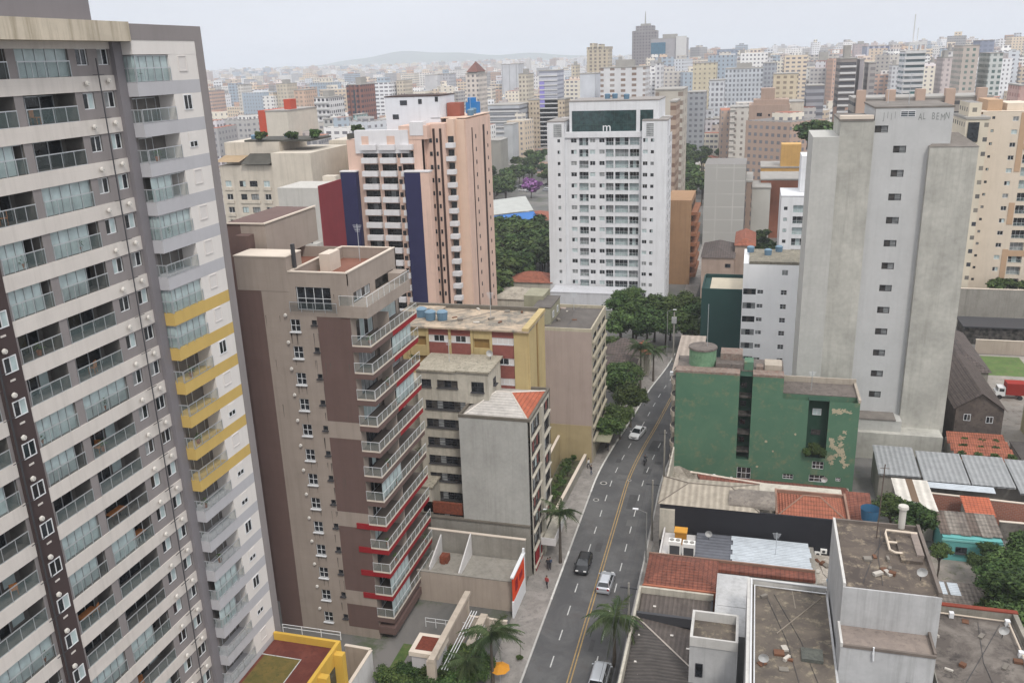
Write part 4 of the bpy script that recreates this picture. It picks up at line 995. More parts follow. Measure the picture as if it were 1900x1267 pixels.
q.poly([(xc-.1, ys-1.1, 48.02), (xd+.1, ys-1.1, 48.02), ((xc+xd)/2+1.3, ys+4, 49.6), ((xc+xd)/2-1, ys+4, 49.6)], 4); q.poly([(xd+.1, ys-1.1, 48.02), (xd+.1, 150, 48.02), ((xc+xd)/2+1.3, ys+4, 49.6)], 4); q.poly([(xc-.1, 150, 48.02), (xc-.1, ys-1.1, 48.02), ((xc+xd)/2-1, ys+4, 49.6)], 4)
q.box(xb+.0, xc-.01, ys-3.2, ys-.001, 0, 6.2, 0); q.box(16.4, 23.6, ys-3.3, ys-.002, 6.21, 6.4, 4); q.box(xa+8, xd-.5, ys-4.2, ys-1.01, 0, 4.4, 2)
SL.finish([cSl, cSl3, cSl2, INT, mat('slab_roof_edge', '#77716b', noise=.3, streak=.3), cCop])
# scrawled lettering near the top
def text_mesh(txt, size, name, m, ext=.01, parent=None, loc=(0, 0, 0), rot=(math.pi/2, 0, 0), sx=1.0):
    if len(txt) > 1:
        for i, ch in enumerate(txt):
            if ch != ' ': text_mesh(ch, size, name, m, ext, parent, (loc[0]+i*size*sx*.72, loc[1], loc[2]+.12*math.sin(i*2.3)), rot, sx)
        return
    cu = bpy.data.curves.new(name, 'FONT'); cu.body = txt; cu.size = size; cu.extrude = ext; cu.space_character = 1.2
    o = bpy.data.objects.new(name, cu); C.objects.link(o); bpy.context.view_layer.update()
    me = bpy.data.meshes.new_from_object(o.evaluated_get(bpy.context.evaluated_depsgraph_get())); me.materials.clear(); me.materials.append(m)
    bpy.data.objects.remove(o)
    b = bpy.data.objects.new(name, me); C.objects.link(b)
    if parent is not None: b.parent = parent; loc = tuple(Vector(loc)-parent.location)
    b.location = loc; b.rotation_euler = rot; b.scale = (sx, 1, 1); return b
scr = mat('spray_paint', (.22, .23, .22), noise=.3)
text_mesh('JIII', 1.4, 'graffiti', scr, .004, SL.root, (18.0, ys-.012, 51.9), sx=.5)
text_mesh('AL BEMN', 1.4, 'graffiti', scr, .004, SL.root, (22.7, ys-.012, 51.7), sx=.58)

# ================================================================== LOW ROOFS RIGHT OF THE STREET
conc_dk = patchy('mossy_roof_slab', '#4f4842', '#655c52', '#857b68', scale=.35, lo=.38, hi=.62)
roofgrey = patchy('stained_grey_roof', '#57504b', '#766f68', '#3f3a37', scale=.3)
tileO = tilemat('old_clay_tiles', '#9f5f48', 'x', .34, .4, .55); tileR = tilemat('dark_clay_tiles', '#854f3f', 'y', .34, .5, .5)
corr = tilemat('fibre_cement_sheet', '#5c544f', 'x', .5, .35, 0); corr2 = tilemat('grey_fibre_sheet', '#4c4744', 'y', .5, .3, 0)
blackw = mat('charcoal_wall', '#26262b', noise=.2, streak=.1)
cream_roof = tilemat('cream_metal_roof', '#9d9486', 'x', .8, .18, 0)
def simple(name, loc, label, cat, mats, fn, wall='wall'):
    b = Bld(name, loc, label, cat); fn(b.mb, b); b.finish(mats, wall); return b
def hip(q, x0, x1, y0, y1, z, h, mi=0, inset=None, mi2=None):
    mi2 = mi if mi2 is None else mi2
    w = min(x1-x0, y1-y0)/2; ins = w if inset is None else inset
    A, B_, C_, D = (x0, y0, z), (x1, y0, z), (x1, y1, z), (x0, y1, z)
    if x1-x0 >= y1-y0:
        a, b = (x0+ins, (y0+y1)/2, z+h), (x1-ins, (y0+y1)/2, z+h)
        q.poly([A, B_, b, a], mi); q.poly([C_, D, a, b], mi); q.poly([D, A, a], mi2); q.poly([B_, C_, b], mi2)
    else:
        a, b = ((x0+x1)/2, y0+ins, z+h), ((x0+x1)/2, y1-ins, z+h)
        q.poly([B_, C_, b, a], mi); q.poly([D, A, a, b], mi); q.poly([A, B_, a], mi2); q.poly([C_, D, b], mi2)
    return a, b

def f(q, b):                                   # cream hipped roof above a charcoal wall
    q.box(-9.3, 13.4, 101.2, 101.45, 0, 7.2, 1); q.box(-9.3, -7.4, 100.9, 101.2, 2.2, 6.6, 2); q.box(-9.3, -9.1, 101.45, 120, 0, 6.6, 2)
    q.box(-9.2, 2.6, 101.46, 108.5, 0, 6.6, 2); q.box(3.0, 13.4, 101.46, 111, 0, 6.5, 2)
b = Bld('shop_building', (0, 104, 0), 'long low building with a charcoal party wall, cream hipped roof and orange tiled end', 'shop building')
f(b.mb, b)
q = MB(); a_, c_ = hip(q, -9.6, 3.0, 101.1, 108.9, 7.25, 1.3, 0, 3.6)
q.build('cream_roof', cream_roof, b.root)
q = MB(); [q.tube([p, r_], .09, 4) for p, r_ in (((-9.6, 101.1, 7.27), a_), ((3.0, 101.1, 7.27), c_), ((-9.6, 108.9, 7.27), a_), ((3.0, 108.9, 7.27), c_), (a_, c_))]; q.build('ridge', mat('dark_ridge', '#6f675e'), b.root)
q = MB(); a_, c_ = hip(q, 5.2, 13.3, 101.5, 107.6, 7.0, 1.5, 0); q.build('tiled_roof', tileO, b.root)
q = MB(); q.box(4.9, 5.15, 101.3, 107.8, 6.4, 7.5); q.box(13.35, 13.6, 101.2, 108, 6.4, 7.5); q.box(5.15, 13.35, 107.65, 107.9, 6.4, 7.4); q.tube([(5.2, 101.5, 7.05), a_], .1, 4); q.tube([(13.3, 101.5, 7.05), c_], .1, 4); q.tube([a_, c_], .1, 4); q.build('coping', mat('mortar_ridge', '#8b6f60', noise=.3), b.root)
# vault between the two roofs
q = MB()
for i in range(10):
    a0, a1 = math.pi*i/10, math.pi*(i+1)/10
    q.quad((-.8, 104-2.2*math.cos(a0), 7.4+1.0*math.sin(a0)), (4.85, 104-2.2*math.cos(a0), 7.4+1.0*math.sin(a0)), (4.85, 104-2.2*math.cos(a1), 7.4+1.0*math.sin(a1)), (-.8, 104-2.2*math.cos(a1), 7.4+1.0*math.sin(a1)))
q.build('vaulted_roof', patchy('grey_vault', '#6c655e', '#837b72', '#4f4a45', scale=.8), b.root)
b.finish([conc, blackw, wornW])
# strip roof along the green block
b = Bld('tiled_shed', (2, 115, 0), 'long narrow red tiled shed with a white ridge at the foot of the green block', 'shed')
b.mb.box(-9.2, 15.8, 109.1, 122.6, 0, 1.0, 0)
q = MB(); q.poly([(-3.5, 108.9, 3.4), (15.5, 108.9, 3.4), (15.5, 113.3, 4.1), (-5.5, 116.8, 4.1)]); q.poly([(-5.5, 116.8, 4.1), (15.5, 113.3, 4.1), (15.5, 122.9, .9), (-8, 122.9, .9)]); q.poly([(14.0, 105, 5.0), (17.0, 105, 5.0), (17.0, 111.3, 6.2), (14.0, 111.3, 6.2)]); q.build('tiled_roof', tileR, b.root)
q = MB(); q.tube([(-6.5, 117.2, 4.15), (15.0, 113.4, 4.15)], .17, 5); q.build('ridge', mat('white_mortar', '#cfc2b4', noise=.3, scale=2), b.root)
q = MB(); q.poly([(-9.2, 109.2, 3.3), (-4.0, 109.2, 3.5), (-5.6, 116.8, 4.15), (-8.4, 122.0, 2.6), (-9.2, 122.0, 2.5)]); q.build('sheet_roof', patchy('worn_pale_roof', '#8f877c', '#a79e92', '#5a524b', scale=1.2), b.root)
b.finish([conc])
for i, (px, py) in enumerate(((1325, 881), (1357, 886), (1440, 899), (1486, 907), (1500, 906), (1530, 912))):
    X, z = at(px, py, 123.0); q = MB(); q.cyl(X, 122.95, z-.12, z+.1, .3, .22, 10)
    o = q.build('wall_lamp', MC['white_frame']); tag(o, 'round white lamp on the foot of the green wall, %s' % ['leftmost', 'second from left', 'third from left', 'fourth from left', 'fifth from left', 'rightmost'][i], 'lamp', 'round lamps along the foot of the green wall')

# AC terrace and white sheet roofs
b = Bld('shop_building', (-4, 96, 0), 'flat roof terrace with two big cooling units and pale sheet roofing beside the charcoal wall', 'shop building')
q = b.mb; q.box(-8.6, 9.6, 92.6, 100.8, 0, 3.4, 0); q.quad((-8.5, 92.7, 3.42), (-4.6, 92.7, 3.42), (-4.6, 100.7, 3.42), (-8.5, 100.7, 3.42), 1); q.box(-8.7, -8.5, 92.6, 100.8, 3.4, 4.1, 1); q.box(-8.5, -4.5, 92.5, 92.7, 3.4, 4.1, 1)
b.finish([conc, white_wall])
q = MB(); q.box(-4.5, .0, 92.7, 100.6, 3.42, 3.95); q.build('grey_sheet_roof', tilemat('slate_sheet', '#5d5f66', 'y', .7, .2, 0), b.root)
q = MB()
xs_ = [(-.3, 9.0)]
for i in range(7): q.box(-.25+.22*(i % 2), 8.9+.12*((i*2) % 3), 92.8+i*1.08, 93.86+i*1.08, 4.0+.012*i, 4.06+.012*i)
q.build('white_sheet_roof', tilemat('white_sheet', '#b9c0c6', 'y', .36, .12, 0), b.root)
q = MB(); q.box(9.4, 12.6, 92.8, 100.9, 2.2, 2.4); tag(q.build('yard_floor', patchy('pale_yard', '#a39b90', '#8b8379', '#c0b9ae', scale=1.2)), kind='structure')
def cooling(x, y, z, lab):
    r = empty('cooling_unit', (x, y, z), lab, 'cooling unit', 'cooling units on the flat terrace')
    q = MB(); q.box(x-.75, x+.75, y-.5, y+.5, z, z+1.9); q.build('casing', MC['ac_white'], r)
    q = MB(); q.box(x-.6, x+.6, y-.53, y-.5, z+.2, z+1.4); q.build('grille', FRAMED, r)
    for sx in (-.36, .36):
        q = MB(); q.cyl(x+sx, y, z+1.9, z+1.98, .27, .27, 10); q.build('fan_guard', mat('fan_grey', (.25, .24, .22)), r)
cooling(-6.9, 95.8, 3.45, 'left one of two large cream cooling units on the terrace'); cooling(-5.2, 95.6, 3.45, 'right one of two large cream cooling units, next to the slate sheet roof')
r = empty('equipment_box', (-6.4, 98.6, 3.42), 'ochre yellow metal equipment box behind the cooling units', 'equipment box')
q = MB(); q.box(-7.1, -5.7, 98.0, 99.2, 3.42, 5.1); q.build('casing', mat('ochre_metal', '#a9762a', noise=.2), r); q = MB(); q.box(-7.2, -5.6, 97.9, 99.3, 5.1, 5.25); q.build('lid', mat('ochre_lid', '#c08a35', noise=.2), r)
for i, (px, py, lb) in enumerate(((1517, 1027, 'leftmost'), (1528, 1022, 'middle'), (1551, 1026, 'rightmost'))):
    X, z = at(px, py, 101.1); o = bpy.data.objects.new('air_conditioner', AC); C.objects.link(o); o.location = (X, 101.18, z-.2)
    tag(o, lb+' of the three white air conditioners on the charcoal wall', 'air conditioner', 'air conditioners on the charcoal wall')
def tank(x, y, z, r_, h, label, opn=False):
    e_ = empty('water_tank', (x, y, z), label, 'water tank'); q = MB(); q.cyl(x, y, z, z+h, r_*.82, r_, 18, cap=not opn); q.build('tank', mat('blue_plastic', '#35607f', noise=.15), e_)
    q = MB()
    if opn: q.cyl(x, y, z+h*.3, z+h*.32, r_*.86, r_*.86, 18); q.build('inside', FRAMED, e_)
    else: q.cyl(x, y, z+h, z+h+.18, r_*1.03, r_*.6, 18); q.build('lid', mat('blue_lid', '#3f6c8c', noise=.1), e_)
tank(11.4, 93.6, 2.4, .75, 1.1, 'small blue covered water tank in the pale yard by the white roof')
tank(*gp(1614, 952, 7), 6.2, 1.15, 1.5, 'open blue and cream water tank behind the orange tiled roof', True)

b = Bld('house', (-5, 88, 0), 'salmon house with an old red tiled hipped roof by the road', 'house')
q = b.mb; q.box(-9.6, -1.6, 85.2, 92.3, 0, 4.3, 0); q.box(-9.62, -1.6, 85.15, 85.2, 3.3, 5.6, 0)
q2 = MB(); a_, c_ = hip(q2, -9.6, -1.5, 86.0, 92.4, 5.2, 1.4, 0); q2.build('tiled_roof', tileR, b.root)
q2 = MB(); q2.box(-1.5, 9.2, 90.9, 92.4, 4.6, 5.0); q2.build('tile_strip', tileR, b.root)
q2 = MB(); q2.box(-9.7, 9.2, 92.4, 92.6, 3.6, 5.3); q2.build('coping', MC['mortar_ridge'], b.root)
q.box(-9.58, -1.62, 85.2, 92.3, 4.3, 5.2, 0)
b.finish([mat('salmon_wall', '#a5674f', noise=.08, streak=.1)])

b = Bld('warehouse', (-5.5, 76, 0), 'warehouse with dark corrugated roofs dotted with small skylights at the lower right of the road', 'warehouse')
q = b.mb; q.box(-9.9, -9.65, 60, 84.9, 0, 5.6, 1); q.box(-9.65, -1.8, 84.6, 84.9, 0, 5.6, 1); q.box(-9.65, -2.0, 80.2, 80.6, 4.2, 5.3, 0); q.box(-9.65, -1.8, 60, 84.6, 0, 3.6, 0); q.box(-2.0, -1.8, 74, 84.6, 3.6, 5.0, 0)
b.finish([FRAMED, wornW])
q = MB(); q.poly([(-9.6, 80.6, 4.2), (-2.0, 80.6, 4.2), (-2.0, 84.5, 4.9), (-9.6, 84.5, 4.9)]); q.build('front_roof', corr, b.root)
hipx = gp(1182, 1155, 4.8)
q = MB(); q.poly([(-9.6, 80.2, 4.8), (-3.0, 72.6, 4.8), (-3.0, 80.2, 3.9)]); q.build('corrugated_roof', corr, b.root)
q = MB(); q.poly([(-9.6, 80.2, 4.8), (-9.6, 60, 3.7), (-3.0, 60, 4.8), (-3.0, 72.6, 4.8)]); q.build('long_roof', corr2, b.root)
q = MB(); q.tube([(-9.6, 80.2, 4.86), (-3.0, 72.6, 4.86)], .09, 4); q.build('ridge', mat('pale_ridge', '#b5aca3'), b.root)
rg = random.Random(4); ml = mat('skylight_pale', '#c9c4bd', rough=.4)
sky_p = WM['skyl'] = (lambda q: (q.box(-.16, .16, -.12, .12, 0, .05), q.mesh('skylight', ml))[1])(MB())
for i in range(26):
    x, y = rg.uniform(-9.2, -3.4), rg.uniform(66, 84)
    if y > 80.7: z = 4.2+(y-80.6)/3.9*.7
    elif 80.1 < y <= 80.7: continue
    else:
        xr = -9.6+(80.2-y)*6.6/7.6
        if x < xr or y < 72.6: z = 4.8-(1.1*(80.2-y)/20.2)*max(0, 1-(x+9.6)/6.6)
        else: z = 4.8-.9*((x-xr)/max(.1, (-3-xr)))*((y-72.6)/7.6)
    o = bpy.data.objects.new('skylight', sky_p); C.objects.link(o); o.parent = b.root; o.location = Vector((x, y, z+.05))-b.loc

# white and concrete blocks in the lower right corner
whW = mat('cool_white_wall', '#b1b1b1', noise=.15, streak=.42, fine=.03)
whE = mat('white_gutter_edge', '#c0beba', noise=.15, streak=.3)
b = Bld('low_building', (0, 80, 0), 'white walled building with a small open parapet box on its flat roof', 'building')
q = b.mb; X1 = 1.9
q.box(-1.5, 1.9, 75.2, 86.0, 0, 7.6, 0); q.box(-1.3, 1.7, 80, 85.8, 7.6, 7.65, 0)
zz = 9.8; q.box(-3.5, .9, 71.0, 75.19, 0, 9.0, 0)
q.quad((-3.4, 71.1, 9.02), (.8, 71.1, 9.02), (.8, 75.1, 9.02), (-3.4, 75.1, 9.02), 1)
for a in ((-3.5, .9, 75.0, 75.25), (-3.5, .9, 70.9, 71.1), (-3.5, -3.25, 71.1, 75.0), (.65, .9, 71.1, 75.0)): q.box(*a, 9.0, 10.0, 2)
b.put('window', win_mesh(.7, 1.5, 1, FRAMED, [GLASS]), (-2.9, 70.95, 5.6))
b.finish([whW, conc_dk, whE])
b = Bld('flat_roofed_building', (5, 72, 0), 'wide flat roofed building with a mossy brown slab and white pipes round its edge', 'building')
q = b.mb; q.box(1.55, 9.1, 55, 78.8, 0, 11.6, 0); q.quad((1.9, 55, 11.62), (8.9, 55, 11.62), (8.9, 78.4, 11.62), (1.9, 78.4, 11.62), 1)
q.box(1.55, 1.9, 55, 78.8, 11.6, 12.1, 2); q.box(1.9, 8.95, 78.45, 78.8, 11.6, 12.1, 2)
q2 = MB(); q2.tube([(1.95, 55, 12.2), (1.95, 78.4, 12.2), (9.0, 78.3, 12.2)], .09, 5); q2.tube([(2.25, 55, 11.8), (2.25, 78.0, 11.8), (8.9, 77.9, 11.8)], .07, 5); q2.build('roof_pipe', MC['white_frame'], b.root)
q2 = MB(); q2.box(6.2, 8.0, 67.3, 68.9, 11.62, 11.95); q2.build('roof_hatch', patchy('hatch_grey', '#4d4f4a', '#5a5c55', '#3c3d39', scale=2), b.root)
q2 = MB(); q2.tube([(4.2, 70.8, 11.66), (8.4, 77.2, 11.66)], .06, 4); q2.tube([(6.0, 75.0, 11.66), (5.8, 77.9, 11.66)], .05, 4); q2.build('conduit', mat('conduit_grey', '#8d8478'), b.root)
b.finish([whW, conc_dk, whE])
b = Bld('flat_roofed_building', (12.5, 70, 0), 'tall white block with a grimy brown flat roof carrying pipes and a chimney', 'building')
q = b.mb; z1 = 18.0; xa, xb, ya, yb_ = 9.3, 17.1, 69.6, 81.2
q.box(xa, xb, ya, yb_, 0, z1, 0); q.quad((xa+.2, ya+.15, z1+.01), (xb-.3, ya+.15, z1+.01), (xb-.3, yb_-.2, z1+.01), (xa+.2, yb_-.2, z1+.01), 1)
q.box(xa, xa+.22, ya+.1, yb_, z1+.002, z1+.35, 2); q.box(xb-.3, xb, ya+.1, yb_, z1+.002, z1+.45, 3); q.box(xa+.22, xb-.3, yb_-.22, yb_, z1+.002, z1+.3, 3)
q.box(xa-.15, xb-.6, 66.6, ya-.002, 0, 14.2, 0); q.quad((xa, 66.7, 14.22), (xb-.75, 66.7, 14.22), (xb-.75, ya-.01, 14.22), (xa, ya-.01, 14.22), 4)
q.box(xa-.2, xa, 66.5, ya, 14.2, 14.6, 2); q.box(xa, xb-.6, 66.5, 66.7, 14.2, 14.45, 3); q.box(xb-.75, xb-.55, 66.7, ya, 14.2, 14.6, 3)
b.put('vent_window', win_mesh(1.45, 1.3, 1, FRAMED, [GLASS], False, 3), (14.5, 66.55, 10.2))
q.box(16.0, xb-.5, 75.4, 79.3, z1+.02, z1+.5, 4); q.box(14.6, 16.4, 74.6, 78.6, z1+.02, z1+.3, 1)
q2 = MB(); q2.tube([(16.6, 79.3, z1+.5), (13.9, 79.4, z1+.5), (13.8, 78.9, z1+.4), (13.8, 76.0, z1+.4), (14.2, 75.6, z1+.4), (14.8, 75.6, z1+.4)], .11, 6); q2.tube([(13.8, 77.4, z1+.4), (14.6, 77.4, z1+.4)], .1, 6); q2.build('roof_pipe', mat('cream_pipe', '#cdbfae', noise=.1), b.root)
X, z = 15.6, z1
q2 = MB(); q2.cyl(15.5, 81.05, z1-.5, z1+2.1, .32, .32, 12); q2.cyl(15.5, 81.05, z1+2.1, z1+2.35, .5, .45, 12); q2.build('chimney', mat('chimney_white', '#c3bfb7', noise=.15, streak=.4), b.root)
q2 = MB(); q2.tube([(13.0, 78.6, z1), (13.1, 78.7, z1+7.6)], .055, 5); q2.tube([(12.7, 78.7, z1+7.2), (13.5, 78.7, z1+7.2)], .03, 4); q2.build('aerial_mast', mat('rusty_metal', '#5c5049', noise=.2), b.root)
q2 = MB(); q2.tube([(11.7, 66.45, 14.6), (11.7, 66.4, 14.0), (11.75, 66.45, 13.3)], .09, 6); q2.build('downpipe', MC['white_frame'], b.root)
b.finish([whW, patchy('grimy_roof', '#453d38', '#5d534a', '#8c7f6c', scale=.33, lo=.4, hi=.6), whE, mat('edge_stain', '#6f665f', noise=.3), patchy('ledge_slab', '#7d726b', '#8a7e75', '#6a605a', scale=.8)])
b = Bld('flat_roofed_building', (22, 72, 0), 'grey building with a stained flat roof and pale edge pipe in the bottom right corner', 'building')
q = b.mb; q.box(17.3, 25.9, 55, 79.3, 0, 10.5, 0); q.quad((17.4, 55, 10.52), (25.4, 55, 10.52), (25.4, 78.9, 10.52), (17.4, 78.9, 10.52), 1)
q.box(17.3, 25.9, 78.95, 79.3, 10.5, 11.3, 2); q.box(25.5, 25.9, 55, 78.95, 10.5, 11.3, 2); q.box(17.3, 25.95, 78.9, 79.4, 11.304, 11.42, 3)
q2 = MB(); q2.tube([(17.5, 78.4, 10.9), (25.0, 78.2, 10.9), (24.9, 55, 10.9)], .08, 5); q2.build('roof_pipe', MC['cream_pipe'], b.root)
q2 = MB()
for (x_, y_) in ((20.2, 78.35), (24.9, 73.5), (24.9, 78.1)): q2 = MB(); q2.box(x_-.2, x_+.2, y_-.2, y_+.2, 10.55, 11.1); q2.build('pipe_joint', MC['white_frame'], b.root)
b.finish([conc, roofgrey, mat('lichen_parapet', '#8f8a80', noise=.3, streak=.5), mat('red_edge', '#7d3a2b', noise=.2)])

# yards and sheds right of the slab tower
sheet = tilemat('grey_sheet_roof', '#8e9091', 'x', .7, .15, 0)
b = Bld('shed', (24, 124, 0), 'row of sheds with pale grey sheet roofs at the foot of the slab tower', 'shed')
b.mb.box(19.6, 24.4, 121.4, 129, 0, 4.4, 0); b.mb.box(24.5, 45, 121.4, 128, 0, 4.4, 0)
b.finish([conc])
for (x0_, x1_, y0_, y1_, z_) in ((19.4, 24.9, 121.0, 129.2, 4.8), (25.1, 31.0, 119.8, 128.0, 4.9), (31.2, 36.6, 119.8, 127.8, 4.9), (36.8, 46, 118.5, 127.6, 4.8)):
    q = MB(); q.poly([(x0_, y0_, z_-.3), (x1_, y0_, z_-.3), (x1_, y1_, z_+.5), (x0_, y1_, z_+.5)]); q.poly([(x0_, y0_, z_-.5), (x0_, y1_, z_+.4), (x1_, y1_, z_+.4), (x1_, y0_, z_-.5)]); q.build('sheet_roof', sheet, b.root)
q = MB(); q.poly([(25.3, 118.4, 4.3), (33.8, 118.2, 4.3), (33.8, 119.6, 4.5), (25.3, 119.8, 4.5)]); q.build('white_canopy', tilemat('white_sheet', '#b9c0c6'), b.root)
b = Bld('shed', (23, 114, 0), 'small shed with a white sheet roof crossed by one brown strip', 'shed')
b.mb.box(20.9, 25.2, 111.4, 118, 0, 4.6, 0); b.finish([conc])
q = MB(); q.poly([(20.7, 111.0, 4.7), (25.4, 110.8, 4.7), (25.2, 118.4, 5.3), (20.6, 118.4, 5.3)]); q.build('white_roof', tilemat('offwhite_sheet', '#c4bfb6', 'x', 1.0, .1, 0), b.root)
q = MB(); q.poly([(22.5, 112.6, 4.86), (23.4, 112.6, 4.86), (23.3, 118.4, 5.32), (22.4, 118.4, 5.32)]); q.build('brown_strip', mat('brown_strip', '#6c5a4a'), b.root)
wallobj('bare red brick wall behind the turquoise house', (25.4, 118.0), (46, 116.6), 0, 3.6, .25, brickmat('bare_brick', (.30, .11, .07), (.24, .09, .06), (.3, .22, .18), 1.0, .5, .25))
wallobj('dark grey garden wall right of the turquoise house', (33.4, 113.5), (47, 113.5), 0, 2.6, .25, roofgrey)
b = Bld('house', (29, 110, 0), 'small turquoise house under patched brown and grey roof sheets', 'house')
q = b.mb; q.box(25.4, 32.2, 107.0, 112.6, 0, 3.2, 0); q.box(25.3, 32.3, 106.9, 107.0, 2.75, 3.0, 1)
b.put('window', win_mesh(1.3, .8, 2, FRAMED, [GLASS], True), (27.0, 106.95, 1.2)); b.put('door', win_mesh(.9, 1.9, 1, FRAMED, [GLASS]), (30.4, 106.95, .2))
b.finish([mat('turquoise_wall', '#62a3a0', noise=.08, streak=.15), mat('turquoise_trim', '#7fbcb8')])
q = MB()
for i in range(6): q.quad((25.2+i*1.2, 107.6+.2*(i % 2), 3.3+.02*i), (26.4+i*1.2, 107.6+.2*(i % 2), 3.3+.02*i), (26.4+i*1.2, 112.8, 3.9), (25.2+i*1.2, 112.8, 3.9), i % 3)
q.build('patched_roof', [tilemat('brown_sheet', '#6b5e55', 'x', .5), tilemat('pale_sheet', '#8d857c', 'x', .5), tilemat('mid_sheet', '#7a7169', 'x', .5)], b.root)
b = Bld('shed', (30, 114.5, 0), 'small lean-to with a bright orange tiled roof against the brick wall', 'shed')
b.mb.box(29.3, 32.6, 113.6, 116.2, 0, 3.4, 0); b.finish([conc])
q = MB(); q.poly([(29.2, 113.0, 3.5), (32.8, 113.0, 3.5), (32.6, 116.6, 4.4), (29.0, 116.6, 4.4)]); q.build('tiled_roof', MC['orange_tiles'], b.root)
for i in range(3):
    x, y = gp(1770+28*i, 1050, 3); 
b = Bld('shed', (22, 96, 0), 'low yard shed with patched grey roof sheets between the trees', 'shed')
b.mb.box(18.4, 27.5, 92.5, 96.5, 0, 3.0, 0); b.finish([wornW])
q = MB(); q.box(18.2, 27.7, 92.2, 96.8, 3.0, 3.15, 0)
for i, (a, c_) in enumerate(((19.5, 20.8), (22.2, 23.6), (23.9, 25.0))): q.box(a, c_, 94.0, 96.5, 3.16, 3.2, 1)
q.build('patched_roof', [tilemat('mid_sheet', '#7a7169'), tilemat('white_sheet', '#b9c0c6')], b.root)
yf = MB(); yf.quad((17.8, 82, .02), (34, 82, .02), (34, 108, .02), (17.8, 108, .02)); tag(yf.build('yard', patchy('yard_floor', '#7f7972', '#948b83', '#5f6246', scale=.4)), kind='structure')

# dark gabled house, ruined tile roofs, back wall, lawn, truck
b = Bld('house', (36, 146, 0), 'dark three storey house with a mossy gabled roof right of the slab tower', 'house')
q = b.mb; q.box(32.8, 39.6, 140.6, 162, 0, 7.8, 0)
q.poly([(32.8, 140.6, 7.8), (39.6, 140.6, 7.8), (36.2, 140.6, 10.2)], 0)
for (x_, z_) in ((34.0, 5.6), (37.2, 5.4), (34.2, 2.4), (37.0, 2.5)): b.put('window', win_mesh(1.0, 1.1, 2, FRAMEW, [GLASS, INT]), (x_, 140.55, z_))
b.finish([patchy('dark_old_wall', '#4f4641', '#5e544d', '#3d3632', scale=.5)])
q = MB(); q.poly([(32.4, 140.2, 7.6), (36.2, 140.2, 10.3), (36.2, 162.4, 10.3), (32.4, 162.4, 7.6)]); q.poly([(36.2, 140.2, 10.3), (40.0, 140.2, 7.6), (40.0, 162.4, 7.6), (36.2, 162.4, 10.3)]); q.build('gabled_roof', tilemat('mossy_tiles', '#574c47', 'y', .5, .4, .6), b.root)
b = Bld('house', (37, 166, 0), 'long low house with weathered dark tiles behind the gabled house', 'house')
b.mb.box(36, 42.5, 163, 186, 0, 6.0, 0); b.finish([conc]); q = MB(); hip(q, 35.6, 43, 162.6, 187, 6.1, 2.2); q.build('tiled_roof', tilemat('mossy_tiles2', '#5d534f', 'y', .5, .4, .6), b.root)
b = Bld('ruined_house', (36, 134, 0), 'low ruined house with broken red tiles and weeds on its roof', 'ruined house')
b.mb.box(31.4, 39.5, 130.6, 139.2, 0, 3.2, 0); b.finish([conc])
for i in range(3):
    y_ = 131.0+i*2.7
    q = MB(); q.poly([(31.2, y_, 3.3), (39.6, y_, 3.3), (39.4, y_+2.5, 4.3), (31.4, y_+2.5, 4.3)]); q.build('broken_tiled_roof', [MC['old_clay_tiles']], b.root)
b = Bld('shed', (42, 131, 0), 'dark flat shed roof beside the ruined tiles near the right edge', 'shed')
b.mb.box(40, 47, 127.8, 137, 0, 4.0, 0); b.mb.box(39.9, 47, 127.7, 137, 4.0, 4.15, 1); b.finish([conc, corr2])
wallobj('long grey concrete retaining wall in front of the cream towers', (36, 212), (75, 212), 0, 9.0, .6, conc)
b = Bld('shed', (50, 200, 0), 'dark roofed shed on posts below the grey retaining wall', 'shed'); b.mb.box(46, 62, 199, 206, 0, 3.8, 1); b.mb.box(45.6, 62.4, 198.6, 206.4, 3.804, 4.1, 0); b.finish([FRAMED, INT])
wallobj('white garden wall above the small lawn at the right edge', (47, 192.5), (64, 192.5), 0, 3.0, .3, lotw)
lw = MB(); lw.quad((46, 179, .035), (55, 179, .035), (55, 191, .035), (46, 191, .035)); tag(lw.build('lawn', patchy('right_lawn', (.07, .12, .03), (.10, .16, .04), (.13, .12, .06), scale=.3)), kind='structure')
lw = MB(); lw.quad((39.8, 140, .03), (64, 140, .03), (64, 192, .03), (39.8, 192, .03)); tag(lw.build('back_yard', patchy('back_yard_floor', '#8a857e', '#9a938b', '#70645c', scale=.2)), kind='structure')
b = Bld('apartment_block', (51, 140, 0), 'sliver of a pale yellow building at the right edge of the picture', 'building'); b.mb.box(45.6, 58, 140, 152, 0, 15, 0)
for k in range(5): b.put('window', win_mesh(1.0, 1.0, 2, FRAMEW, [GLASS]), (45.58, 149-3*(k % 2), 1.5+2.6*k), -90)
b.finish([mat('pale_yellow_render', '#b9b08f', streak=.3)])

